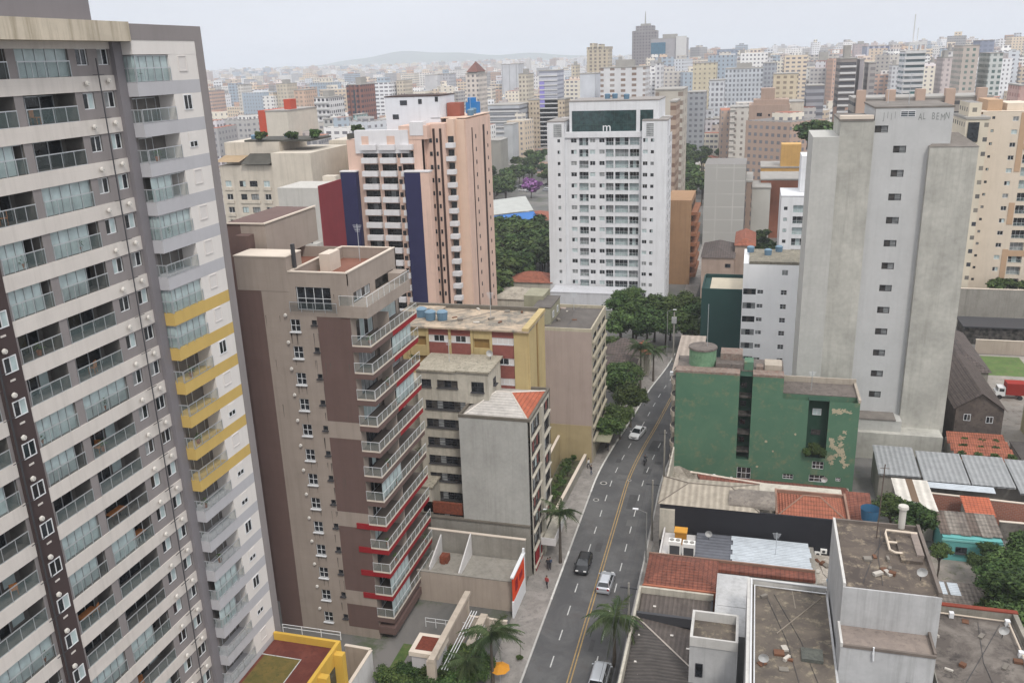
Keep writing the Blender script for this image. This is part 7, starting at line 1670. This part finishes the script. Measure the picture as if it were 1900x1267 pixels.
tp(1158, 690, 3.4, 8, 'leafy tree between the grey tiled roofs and the bend palm'); tp(1150, 770, 3.0, 6.5, 'round leafy tree above the pavement beside the beige block front'); tp(1125, 790, 2.8, 6, 'dark bushy tree between the beige block and the kerb')
tp(1140, 640, 3.0, 7, 'small tree behind the grey tiled roofs left of the bend')
G1 = 'trees around the foot of the white tower'
for i, (px, py, r, h) in enumerate(((1152, 560, 4, 12), (1180, 575, 5, 12), (1215, 572, 4.5, 11), (1245, 570, 4.5, 11), (1272, 565, 4, 11), (1150, 600, 4.5, 10), (1200, 600, 5, 10), (1235, 600, 4.5, 9), (1268, 600, 4, 9), (1285, 580, 3.5, 10), (1175, 545, 2.6, 13))):
    tp(px, py, r, h, 'leafy green tree in the dense grove at the foot of the white tower', G1)
G2 = 'trees of the park between the peach and white towers'
rg = random.Random(31); n_ = 0
for i in range(900):
    if n_ >= 95: break
    px, py = rg.uniform(895, 1028), rg.uniform(282, 545)
    if 362 < py < 425: continue
    if px > 975 and 485 < py: continue
    if 335 < py < 362 and px > 940: continue
    if py > 500 and px > 930: continue
    x, y = gp(px, py, 6); r = rg.uniform(3.6, 6.2); n_ += 1
    tree(x, y, r, r*1.25+4, 'green tree in the park between the peach tower and the white tower', G2, far_=True)
tp(985, 343, 5.5, 10, 'purple flowering tree in the park by the white tower', cm=crown_mesh(77, 1800, .7, LEAFP, 16))
G3 = 'trees right of the white tower'
for i in range(24):
    px, py = rg.uniform(1256, 1312), rg.uniform(285, 372); x, y = gp(px, py, 6)
    tree(x, y, rg.uniform(4, 6.5), rg.uniform(10, 14), 'green tree in the grove between the white tower and the panelled wall', G3, far_=True)
for i, (px, py, r, h) in enumerate(((1400, 470, 5, 12), (1425, 462, 5, 11), (1440, 475, 5, 10), (1410, 440, 3.5, 13), (1345, 285, 6, 13), (1375, 295, 5, 11))):
    tp(px, py, r, h, 'tree behind the bright white building', 'trees behind the bright white building', far_=True)
for i, (px, py) in enumerate(((1500, 235), (1512, 244), (1525, 232), (1540, 240))):
    x, z = at(px, py, 296); tree(x, 296, 4.5, 9, 'tree rising above roofs left of the slab top', 'trees left of the slab top', z=z-7, far_=True) if True else tree(x, 300, 5, 9, 'tree rising above roofs left of the slab top', 'trees left of the slab top', far_=True)
for i in range(9):
    x, z = at(425+i*6, 232+8*(i % 3), 620); tree(x, 620+12*(i % 3), 11, 20+4*(i % 2)+z*.0, 'hazy green tree clump rising from low roofs at upper left', 'far green clump at upper left', far_=True)
for i in range(12): tree(56+i*2.6, 217+1.5*(i % 2), 2.4, 10.5, 'palm-like shrub above the grey retaining wall', 'shrubs above the retaining wall', far_=True)
tp(1700, 962, 3.2, 9, 'dark leafy tree behind the chimney of the tall white block')
tp(1745, 1022, 1.5, 5, 'small tree between the tall white block and the turquoise house')
tp(1655, 940, 2.2, 7, 'small shrub-like tree beside the blue water tank')
G4 = 'dense trees at the right edge'
for (px, py, r, h) in ((1885, 1040, 3.0, 8), (1850, 1075, 2.6, 7), (1895, 1095, 3.6, 9), (1860, 1120, 2.6, 6), (1815, 1045, 1.8, 4), (1893, 1160, 3.4, 8), (1825, 1130, 1.6, 4), (1905, 1015, 2.6, 7), (1785, 1132, 1.2, 2.5), (1840, 1022, 1.8, 4)): tp(px, py, r, h, 'broad green tree in the dense garden at the right edge', G4)
G5 = 'garden bushes by the entrance frame'
for (px, py, r, h) in ((760, 1245, 1.9, 3.4), (800, 1250, 2.0, 3.6), (838, 1235, 1.8, 3.6), (720, 1255, 1.8, 3), (860, 1210, 1.6, 4.2), (880, 1250, 1.8, 3.6), (780, 1275, 2.0, 3.4), (842, 1262, 2.2, 4.0), (900, 1235, 1.5, 3.0), (885, 1215, 1.3, 3.4), (745, 1275, 2.0, 3), (820, 1232, 1.3, 2.6)): tp(px, py, r, h, 'dense green bush in the garden at the bottom beside the entrance frame', G5, cat='bush', name='bush')
for i in range(14):
    y = 106+i*1.35; tree(-25.6+.5*math.sin(i*2.1), y, .75, 1.7, 'low plant in the raised bed before the beige block', 'plants in the raised bed', z=.5, cat='plant', name='garden_plant', far_=True)
# climbing plant on the green wall, pot plants on roofs
for (dx, dz, r) in ((0, 0, 1.4), (1.0, -.5, 1.1), (-1.0, -.6, .9)):
    if dx == 0:
        X, z = at(1512, 832, 122.8); iv = empty('wall_plant', (X, 122.8, z-1), 'shaggy plant hanging out of the green wall recess', 'plant')
    c_ = bpy.data.objects.new('foliage', CR[1]); C.objects.link(c_); c_.parent = iv; c_.location = (dx, 0, 1+dz); c_.scale = (r, r*.7, r)
q = MB(); q.tube([(X, 122.9, z-1), (X, 122.6, z+.3)], .06, 5); q.build('stem', BARK, iv)
for i, (x, y, z) in enumerate(((-104, 174, 46.9), (-97, 175, 46.9), (-93, 178, 46.9), (-89, 192, 46.8))): tree(x, y, 1.8, 2.2, 'rooftop shrub on the old cream blocks at left', 'rooftop shrubs on the cream blocks', z=z, far_=True, cat='plant', name='roof_shrub')
for i in range(10): tree(32.2+.75*i, 131.2+2.7*(i % 3), .7, .9, 'weed growing through the broken red tiles', 'weeds on the broken tiles', z=3.6, far_=True, cat='plant', name='weed')

def frond_mesh(seed, L_=3.4, droop=1.0):
    rg = random.Random(seed); q = MB(); pts = []
    for i in range(12):
        t = i/11; pts.append((L_*(t*.95), 0, L_*(.55*t-.95*droop*t*t)))
    q.tube(pts, [.035*(1-.8*i/11) for i in range(12)], 4)
    for i in range(1, 12):
        p0 = Vector(pts[i]); 
        for k in range(4):
            pm = Vector(pts[i-1]).lerp(p0, k/4)
            for s in (-1, 1):
                ln = L_*.27*math.sin(math.pi*min(1, .18+.8*(i+k/4)/12))*rg.uniform(.6, 1.2)
                d = Vector((.6, s*.75, -.75+rg.uniform(-.5, .5))).normalized()*ln; w = Vector((.042, 0, .01))*L_/3.4
                q.poly([tuple(pm-w), tuple(pm+w), tuple(pm+d+w*.3), tuple(pm+d-w*.2)])
    return q.mesh('frond', LEAFB)
FR = [frond_mesh(i, 3.4, [.75, 1.0, 1.25][i]) for i in range(3)]
def palm(x, y, h, s, label, n=20, lean=0):
    t = empty('palm_tree', (x, y, 0), label, 'palm tree'); q = MB()
    q.tube([(x, y, 0), (x+lean*.3, y, h*.35), (x+lean*.7, y, h*.7), (x+lean, y, h)], [.24, .17, .15, .13], 8); q.build('trunk', BARK, t)
    rg = random.Random(int(x*10+y)); 
    for i in range(n):
        o = bpy.data.objects.new('frond', FR[i % 3]); C.objects.link(o); o.parent = t; o.location = (lean, 0, h-.05)
        o.rotation_euler = (rg.uniform(-.3, .3), -rg.uniform(-.45, .75), i*2.399+rg.uniform(-.3, .3)); k = s*rg.uniform(.85, 1.1); o.scale = (k, k, k)
X, Y_ = gp(1040, 1045); palm(X, Y_, 7.3, .85, 'palm with a thin dark trunk on the left pavement by the kerb')
X, Y_ = gp(1140, 1235); palm(X, Y_, 6.1, 1.08, 'palm overhanging the right lane near the van', 24)
X, Y_ = gp(915, 1275); palm(X, Y_, 6.4, 1.0, 'palm at the bottom in the garden beside the pavement', 22)
X, Y_ = gp(868, 1290); palm(X, Y_, 4.2, .85, 'short palm low in the garden left of the taller palm', 18)
X, Y_ = gp(1188, 722); palm(X, Y_, 8.6, 1.0, 'tall dark palm at the road bend', 24)
X, Y_ = gp(1212, 708); palm(X, Y_, 6.5, .9, 'shorter palm right of the tall one at the road bend', 18)
X, Y_ = gp(965, 1225); t_ = empty('potted_shrub', (X, Y_, .13), 'young bare tree in a square planting hole by the kerb', 'young tree'); q = MB(); q.tube([(X, Y_, .1), (X+.1, Y_, 2.0), (X, Y_+.1, 2.8)], [.04, .03, .01], 5); q.build('trunk', BARK, t_)
c_ = bpy.data.objects.new('foliage', CRF[0]); C.objects.link(c_); c_.parent = t_; c_.scale = (.45, .45, .35); c_.location = (0, 0, .3)

# ================================================================== VEHICLES
TYRE = mat('tyre', (.02, .02, .02), noise=.05); CGL = glassmat('car_glass', (.01, .013, .016), rough=.05, spec=.8, vary=.2)
def paint(name, col, metal=.3): return mat(name, col, rough=.28, noise=.02, metal=metal, spec=.6)
def lamp_mats(): return mat('headlamp', (.7, .7, .68), rough=.2), mat('tail_lamp', (.35, .02, .02), rough=.3)
HL, TLm = lamp_mats()
wheel_me = None
def car(x, y, rz, pm, label, L_=4.1, W_=1.7, H_=1.48, kind='hatch', plate=True):
    t = empty('car' if kind != 'van' else 'van', (x, y, 0), label, 'car' if kind != 'van' else 'van'); t.rotation_euler = (0, 0, rz)
    hl, hw = L_/2, W_/2
    if kind == 'sedan': belt = [(hl-.02, .55), (hl-.15, .72), (hl-1.05, .90), (-hl+.75, .98), (-hl+.1, .93), (-hl, .6)]; cab = (hl-1.15, hl-1.95, -hl+1.25, -hl+.7)
    elif kind == 'hatch': belt = [(hl-.02, .55), (hl-.15, .75), (hl-.95, .93), (-hl+.15, 1.0), (-hl, .85), (-hl+.02, .55)]; cab = (hl-.95, hl-1.75, -hl+.55, -hl+.12)
    else: belt = [(hl-.02, .6), (hl-.1, .85), (hl-.75, 1.05), (-hl+.05, 1.08), (-hl, .95), (-hl, .55)]; cab = (hl-.75, hl-1.45, -hl+.25, -hl+.06)
    # lower body: rings across the width, rounded at the shoulders
    q = MB(); prof = [(hl-.12, .24)]+belt+[(-hl+.1, .24)]
    xs_ = [(-hw, .84, .06), (-hw+.06, .95, .02), (-hw+.22, 1.0, 0), (0, 1.0, 0), (hw-.22, 1.0, 0), (hw-.06, .95, .02), (hw, .84, .06)]
    rings = []
    for (xx, sc, dz) in xs_:
        rings.append([(xx, yy*(.97 if sc < .9 else (.99 if sc < 1 else 1)), zz-dz if zz > .5 else zz) for yy, zz in prof])
    for a_, b_ in zip(rings, rings[1:]):
        n = len(prof)
        for i in range(n): q.quad(a_[i], b_[i], b_[(i+1) % n], a_[(i+1) % n])
    q.poly(rings[0]); q.poly(rings[-1][::-1])
    o = bpy.data.objects.new('body', q.mesh('body', pm, smooth=False)); C.objects.link(o); o.parent = t
    zb = .93 if kind != 'van' else 1.04; f0, f1, r1, r0_ = cab
    bw, tw = hw-.07, hw-.27
    q = MB(); A_ = [(-bw, f0, zb), (bw, f0, zb), (bw, r0_, zb), (-bw, r0_, zb)]; T_ = [(-tw, f1, H_-.05), (tw, f1, H_-.05), (tw, r1, H_-.05), (-tw, r1, H_-.05)]
    for i in range(4): q.quad(A_[i], A_[(i+1) % 4], T_[(i+1) % 4], T_[i])
    o = bpy.data.objects.new('window', q.mesh('window', CGL)); C.objects.link(o); o.parent = t
    q = MB(); q.poly([(-tw-.02, f1+.04, H_-.06), (tw+.02, f1+.04, H_-.06), (tw+.02, r1-.04, H_-.06), (-tw-.02, r1-.04, H_-.06)]); e = .12
    q.poly([(-tw+e, f1-e, H_), (tw-e, f1-e, H_), (tw-e, r1+e, H_), (-tw+e, r1+e, H_)])
    B1 = [(-tw-.02, f1+.04, H_-.06), (tw+.02, f1+.04, H_-.06), (tw+.02, r1-.04, H_-.06), (-tw-.02, r1-.04, H_-.06)]; B2_ = [(-tw+e, f1-e, H_), (tw-e, f1-e, H_), (tw-e, r1+e, H_), (-tw+e, r1+e, H_)]
    for i in range(4): q.quad(B1[i], B1[(i+1) % 4], B2_[(i+1) % 4], B2_[i])
    for sx in (-1, 1):
        q.tube([(sx*bw, f0, zb), (sx*(tw+.01), f1, H_-.04)], .035, 4); q.tube([(sx*bw, r0_, zb), (sx*(tw+.01), r1, H_-.04)], .06, 4); ym = (f1+r1)/2; q.tube([(sx*(bw+.005), ym, zb), (sx*(tw+.015), ym, H_-.04)], .035, 4)
    o = bpy.data.objects.new('roof', q.mesh('roof', pm)); C.objects.link(o); o.parent = t
    for sx in (-1, 1):
        for yy in (hl-.78, -hl+.72):
            q = MB(); n = 14; R_ = .31
            for k in range(n):
                a0, a1 = 2*math.pi*k/n, 2*math.pi*(k+1)/n
                q.quad((-.1, R_*math.cos(a0), R_*math.sin(a0)), (.1, R_*math.cos(a0), R_*math.sin(a0)), (.1, R_*math.cos(a1), R_*math.sin(a1)), (-.1, R_*math.cos(a1), R_*math.sin(a1)))
            for s2 in (-1, 1):
                q.poly([(s2*.1, R_*math.cos(2*math.pi*k/n), R_*math.sin(2*math.pi*k/n)) for k in range(n)][::s2]); q.poly([(s2*.105, R_*.6*math.cos(2*math.pi*k/n), R_*.6*math.sin(2*math.pi*k/n)) for k in range(n)][::s2], 1)
            o = bpy.data.objects.new('wheel', q.mesh('wheel', [TYRE, ALU])); C.objects.link(o); o.parent = t; o.location = (sx*(hw-.1), yy, .31)
        q = MB(); q.box(sx*(hw-.35)-.17, sx*(hw-.35)+.17, hl-.12, hl-.0, .60, .74); o = bpy.data.objects.new('headlight', q.mesh('headlight', HL)); C.objects.link(o); o.parent = t
        q = MB(); q.box(sx*(hw-.22)-.12, sx*(hw-.22)+.12, -hl-.01, -hl+.12, .66, .9); o = bpy.data.objects.new('tail_light', q.mesh('tail_light', TLm)); C.objects.link(o); o.parent = t
        q = MB(); q.box(sx*(hw+.1)-.09, sx*(hw+.1)+.09, f0-.25, f0-.12, .95, 1.08); o = bpy.data.objects.new('mirror', q.mesh('mirror', pm)); C.objects.link(o); o.parent = t
    q = MB(); q.box(-hw+.1, hw-.1, hl-.1, hl+.03, .26, .48); q.box(-hw+.1, hw-.1, -hl-.04, -hl+.1, .26, .5); o = bpy.data.objects.new('bumper', q.mesh('bumper', pm if kind != 'van' else FRAMED)); C.objects.link(o); o.parent = t
    q = MB(); q.box(-.45, .45, hl-.02, hl+.035, .52, .62); q.box(-.25, .25, hl+.03, hl+.045, .33, .43); o = bpy.data.objects.new('grille', q.mesh('grille', FRAMED)); C.objects.link(o); o.parent = t
    return t
SIL = paint('silver_paint', (.52, .54, .57), .5); BLK = paint('black_paint', (.012, .013, .015), .2); WHP = paint('white_car_paint', (.70, .71, .72), 0)
X, Y_ = gp(1083, 1052); car(X, Y_, math.pi, BLK, 'black car driving toward the viewer in the left lanes', kind='hatch')
X, Y_ = gp(1124, 1086); car(X, Y_, -.02, SIL, 'silver hatchback driving away beside the yellow centre line')
X, Y_ = gp(1183, 808); car(X, Y_, math.pi-.22, WHP, 'white sedan driving toward the viewer on the bend', L_=4.4, kind='sedan')
X, Y_ = gp(1112, 1268); car(X, Y_+.3, -.02, paint('van_silver', (.45, .47, .50), .3), 'grey van with a pale roof at the bottom edge under the palm', L_=4.6, W_=1.8, H_=1.85, kind='van')
rg = random.Random(12)
for i in range(16):
    px, py = 935+rg.uniform(0, 85), 348+rg.uniform(-5, 9); X, Y_ = gp(px, py); car(X, Y_, rg.choice([1.2, 1.3, 1.25]), [WHP, SIL, WHP, BLK][i % 4], ['white', 'silver', 'white', 'black'][i % 4]+' car parked under the trees by the purple flowering tree', kind='hatch')['group'] = ['white', 'silver', 'white', 'black'][i % 4]+' cars parked near the purple tree'
X, Y_ = gp(1860, 737, 0); tk = empty('delivery_truck', (X, Y_, 0), 'white cab lorry with a red box body in the yard at the right edge', 'truck')
q = MB(); q.box(X+.2, X+3.4, Y_-1.1, Y_+1.1, .9, 3.1); q.build('cargo_box', mat('truck_red', '#8e2a22', noise=.1), tk)
q = MB(); q.prism([(X-1.5, Y_-1.0), (X+.1, Y_-1.0), (X+.1, Y_+1.0), (X-1.5, Y_+1.0)], .6, 1.4); q.prism([(X-1.1, Y_-.95), (X+.1, Y_-.95), (X+.1, Y_+.95), (X-1.1, Y_+.95)], 1.4, 2.2); q.build('cab', WHP, tk)
q = MB(); q.box(X-1.13, X-1.05, Y_-.85, Y_+.85, 1.45, 2.05); q.box(X-.9, X-.1, Y_-.98, Y_-.94, 1.45, 2.0); q.build('window', CGL, tk)
for wx in (-.8, 2.6):
    for wy in (-1.0, 1.0):
        q = MB(); q.tube([(X+wx, Y_+wy-.12, .42), (X+wx, Y_+wy+.12, .42)], .42, 12); q.build('wheel', TYRE, tk)

# ================================================================== PEOPLE
def skinned(name, joints, edges, radii, m, parent, loc, rz=0):
    me = bpy.data.meshes.new(name); me.from_pydata(joints, edges, []); o = bpy.data.objects.new(name, me); C.objects.link(o)
    md = o.modifiers.new('s', 'SKIN'); sv = me.skin_vertices[0].data if me.skin_vertices else None
    if sv is None:
        bm = bmesh.new(); bm.from_mesh(me); bm.verts.layers.skin.verify(); bm.to_mesh(me); bm.free(); sv = me.skin_vertices[0].data
    for i, r_ in enumerate(radii): sv[i].radius = (r_, r_)
    sv[0].use_root = True
    sub = o.modifiers.new('u', 'SUBSURF'); sub.levels = 1
    bpy.context.view_layer.update()
    nm = bpy.data.meshes.new_from_object(o.evaluated_get(bpy.context.evaluated_depsgraph_get())); bpy.data.objects.remove(o)
    nm.materials.clear(); nm.materials.append(m)
    b = bpy.data.objects.new(name, nm); C.objects.link(b); b.parent = parent; b.location = (0, 0, 0); return b
SKIN = mat('skin', (.28, .16, .11), noise=.03)
def person(x, y, rz, shirt, trousers, label, z=.13, ride=False, helmet=False):
    t = empty('person', (x, y, z), label, 'person'); t.rotation_euler = (0, 0, rz)
    if not ride:
        J = [(0, 0, .95), (0, 0, 1.15), (0, 0, 1.4), (0, 0, 1.5), (0, .02, 1.62), (0, .02, 1.72), (-.19, 0, 1.4), (-.25, .02, 1.15), (-.24, .12, .92), (.19, 0, 1.4), (.25, -.02, 1.15), (.24, .06, .92), (-.1, 0, .9), (-.1, .14, .5), (-.1, .05, .06), (-.1, .18, .04), (.1, 0, .9), (.1, -.08, .5), (.1, -.26, .1), (.1, -.14, .05)]
    else:
        J = [(0, -.25, .82), (0, -.2, 1.05), (0, -.05, 1.28), (0, 0, 1.38), (0, .04, 1.5), (0, .04, 1.6), (-.19, -.05, 1.28), (-.3, .15, 1.1), (-.3, .42, 1.02), (.19, -.05, 1.28), (.3, .15, 1.1), (.3, .42, 1.02), (-.12, -.2, .8), (-.2, .2, .72), (-.18, .1, .32), (-.18, .25, .28), (.12, -.2, .8), (.2, .2, .72), (.18, .1, .32), (.18, .25, .28)]
    E_ = [(0, 1), (1, 2), (2, 3), (3, 4), (4, 5), (2, 6), (6, 7), (7, 8), (2, 9), (9, 10), (10, 11), (0, 12), (12, 13), (13, 14), (14, 15), (0, 16), (16, 17), (17, 18), (18, 19)]
    Rr = [.14, .15, .14, .055, .095, .08, .065, .05, .035, .065, .05, .035, .095, .07, .045, .04, .095, .07, .045, .04]
    o = skinned('body', J, E_, Rr, shirt, t, (x, y, z))
    # trousers and skin by face height
    o.data.materials.append(trousers); o.data.materials.append(SKIN)
    for f_ in o.data.polygons:
        c_ = f_.center
        if ride: f_.material_index = 2 if c_.z > 1.36 else (1 if c_.z < .86 else 0)
        else: f_.material_index = 2 if c_.z > 1.46 or (abs(c_.x) > .2 and c_.z < 1.02) else (1 if c_.z < .98 else 0)
    q = MB(); hz, hy = (1.56, .04) if ride else (1.68, .0)
    for i in range(4):
        for k in range(10):
            a0, a1 = 2*math.pi*k/10, 2*math.pi*(k+1)/10; b0, b1 = math.pi/2*i/4, math.pi/2*(i+1)/4; r_ = .135 if helmet else .105
            P_ = lambda a, b_: (r_*math.cos(a)*math.cos(b_), hy-.01+r_*math.sin(a)*math.cos(b_), hz+r_*math.sin(b_))
            q.quad(P_(a0, b0), P_(a1, b0), P_(a1, b1), P_(a0, b1))
    o = bpy.data.objects.new('helmet' if helmet else 'hair', q.mesh('hair', FRAMED if helmet else mat('dark_hair', (.02, .015, .012)))); C.objects.link(o); o.parent = t
    return t
dk = mat('dark_cloth', (.03, .03, .035)); wc = mat('white_cloth', (.6, .6, .58)); rc = mat('red_cloth', (.30, .05, .05)); jn = mat('jeans', (.06, .08, .13))
X, Y_ = gp(1017, 1058); person(X, Y_, .2, dk, dk, 'person in dark clothes walking on the pavement near the palm, left of a pair')
X, Y_ = gp(1021, 1057); person(X, Y_, 0, jn, dk, 'person in blue walking on the pavement near the palm, right of a pair')
X, Y_ = gp(1015, 1092); person(X, Y_, 2.9, rc, dk, 'person in a red top walking on the pavement by the hoarding')
X, Y_ = gp(1092, 870); person(X, Y_, 1.2, wc, dk, 'person in a white shirt standing on the pavement before the beige block')
X, Y_ = gp(1097, 882); person(X, Y_, 2.2, dk, jn, 'person in a dark top and jeans near the planting bed')
X, Y_ = gp(1128, 838); person(X, Y_, .1, dk, dk, 'person in black walking beside the painted kerb')
X, Y_ = gp(1197, 860); mt = empty('motorcycle', (X, Y_, 0), 'black motorcycle driving away in the right lanes', 'motorcycle'); mt.rotation_euler = (0, 0, -.03)
def mpart(name, q, m): o = bpy.data.objects.new(name, q.mesh(name, m)); C.objects.link(o); o.parent = mt
for yy in (-.65, .65): q = MB(); q.tube([(-.05, yy, .3), (.05, yy, .3)], .3, 12); mpart('wheel', q, TYRE)
q = MB(); q.box(-.12, .12, -.3, .35, .35, .72); q.box(-.1, .1, -.75, -.1, .72, .82); q.tube([(0, .65, .3), (0, .45, .95)], .04, 5); mpart('frame', q, BLK)
q = MB(); q.tube([(-.36, .38, 1.0), (.36, .38, 1.0)], .025, 5); mpart('handlebar', q, FRAMED)
q = MB(); q.box(-.2, .2, -1.0, -.6, .82, 1.15); mpart('luggage_box', q, FRAMED)
person(X, Y_, -.03, dk, dk, 'motorcycle rider in dark clothes and helmet', 0, True, True)

# ================================================================== STREET FURNITURE
def lamp(x, y, h, ax_, label, group=None, cat='street lamp'):
    t = empty('street_lamp', (x, y, .1), label, cat, group); q = MB(); q.tube([(x, y, .1), (x, y, h)], [.12, .07], 7); q.tube([(x, y, h), (x+ax_*.7, y, h+.35), (x+ax_, y, h+.4)], .04, 5); q.build('pole', mat('pole_grey', (.22, .22, .21), noise=.15), t)
    q = MB(); q.box(x+ax_-.35, x+ax_+.35, y-.14, y+.14, h+.34, h+.46); q.build('lamp_head', FRAMEW, t)
X, Y_ = gp(1003, 1045); lamp(X, Y_, 7.5, .9, 'street lamp beside the red shop front at the foot of the grey block')
X, Y_ = gp(1195, 1010); lamp(-10.7, 98.5, 7.2, -1.4, 'street lamp on the right pavement beside the charcoal wall')
X, Y_ = gp(1237, 660); lamp(X, Y_, 10, 1.5, 'tall lamp pole at the road junction')
poles = []
for i, y_ in enumerate((80.0, 104.0, 120.5)):
    x_ = cx(y_)+5.45; t = empty('utility_pole', (x_, y_, 0), ['utility pole on the right pavement beside the corrugated warehouse', 'utility pole on the right pavement at the cream hipped roof', 'utility pole before the green block on the right pavement'][i], 'utility pole')
    q = MB(); q.tube([(x_, y_, 0), (x_, y_, 9.0)], [.16, .11], 8); q.build('pole', conc, t); q = MB(); q.box(x_-.9, x_+.9, y_-.06, y_+.06, 8.3, 8.45); q.build('crossarm', FRAMED, t); poles.append((x_, y_))
X, Y_ = gp(1249, 672); poles.append((X, Y_)); t = empty('utility_pole', (X, Y_, 0), 'thick utility pole with a box at the road junction', 'utility pole'); q = MB(); q.tube([(X, Y_, 0), (X, Y_, 11)], [.2, .14], 8); q.build('pole', conc, t); q = MB(); q.box(X-.5, X+.5, Y_-.3, Y_+.3, 8.6, 9.9); q.build('transformer_box', mat('pole_grey2', (.3, .3, .3)), t)
for j, dx in enumerate((-.8, -.3, .35, .8)):
    q = MB(); pp_ = [(-10.4, 55.0)]+poles
    for (a, b_) in zip(pp_, pp_[1:]):
        pts = [(a[0]+dx+(b_[0]-a[0])*t/8, a[1]+(b_[1]-a[1])*t/8, 8.5-.9*math.sin(math.pi*t/8)) for t in range(9)]; q.tube(pts, .022, 3)
    tag(q.build('overhead_cable', FRAMED), ['overhead cable nearest the road along the right pavement', 'second overhead cable from the road along the right pavement', 'third overhead cable from the road along the right pavement', 'overhead cable farthest from the road along the right roofs'][j], 'cable', 'overhead cables along the right pavement')
fence('metal_fence', [(cx(y_)+6.0, y_) for y_ in (84.0, 100.0)], 0, 2.2, 'pale railing between the right pavement and the shops', 1.2, MC['pole_grey'])
hg = MB()
for i in range(1): pass
fence('metal_fence', [gp(1290, 645, 1), gp(1336, 585, 1)], 0, 2.0, 'white fence along the road beside the grove of trees', 2.0)
G6 = 'hedge shrubs along the white roadside fence'
for i in range(12):
    x, y = gp(1284+i*4.2, 636-i*5, 1.5); tree(x-1.2, y, 1.4, 2.6, 'round hedge shrub behind the white roadside fence', G6, cat='shrub', name='hedge_shrub', far_=True)

# ================================================================== AIR
hm = bpy.data.materials.new('haze'); hm.use_nodes = True; t = hm.node_tree; t.nodes.clear()
vp = t.nodes.new('ShaderNodeVolumePrincipled'); vp.inputs['Color'].default_value = (.88, .93, 1.0, 1); vp.inputs['Density'].default_value = HAZE; vp.inputs['Anisotropy'].default_value = .2
ou = t.nodes.new('ShaderNodeOutputMaterial'); t.links.new(vp.outputs[0], ou.inputs['Volume'])
q = MB(); q.box(-16500, 16500, -500, 16500, -7, 235); o = q.build('haze', hm); tag(o, kind='stuff')
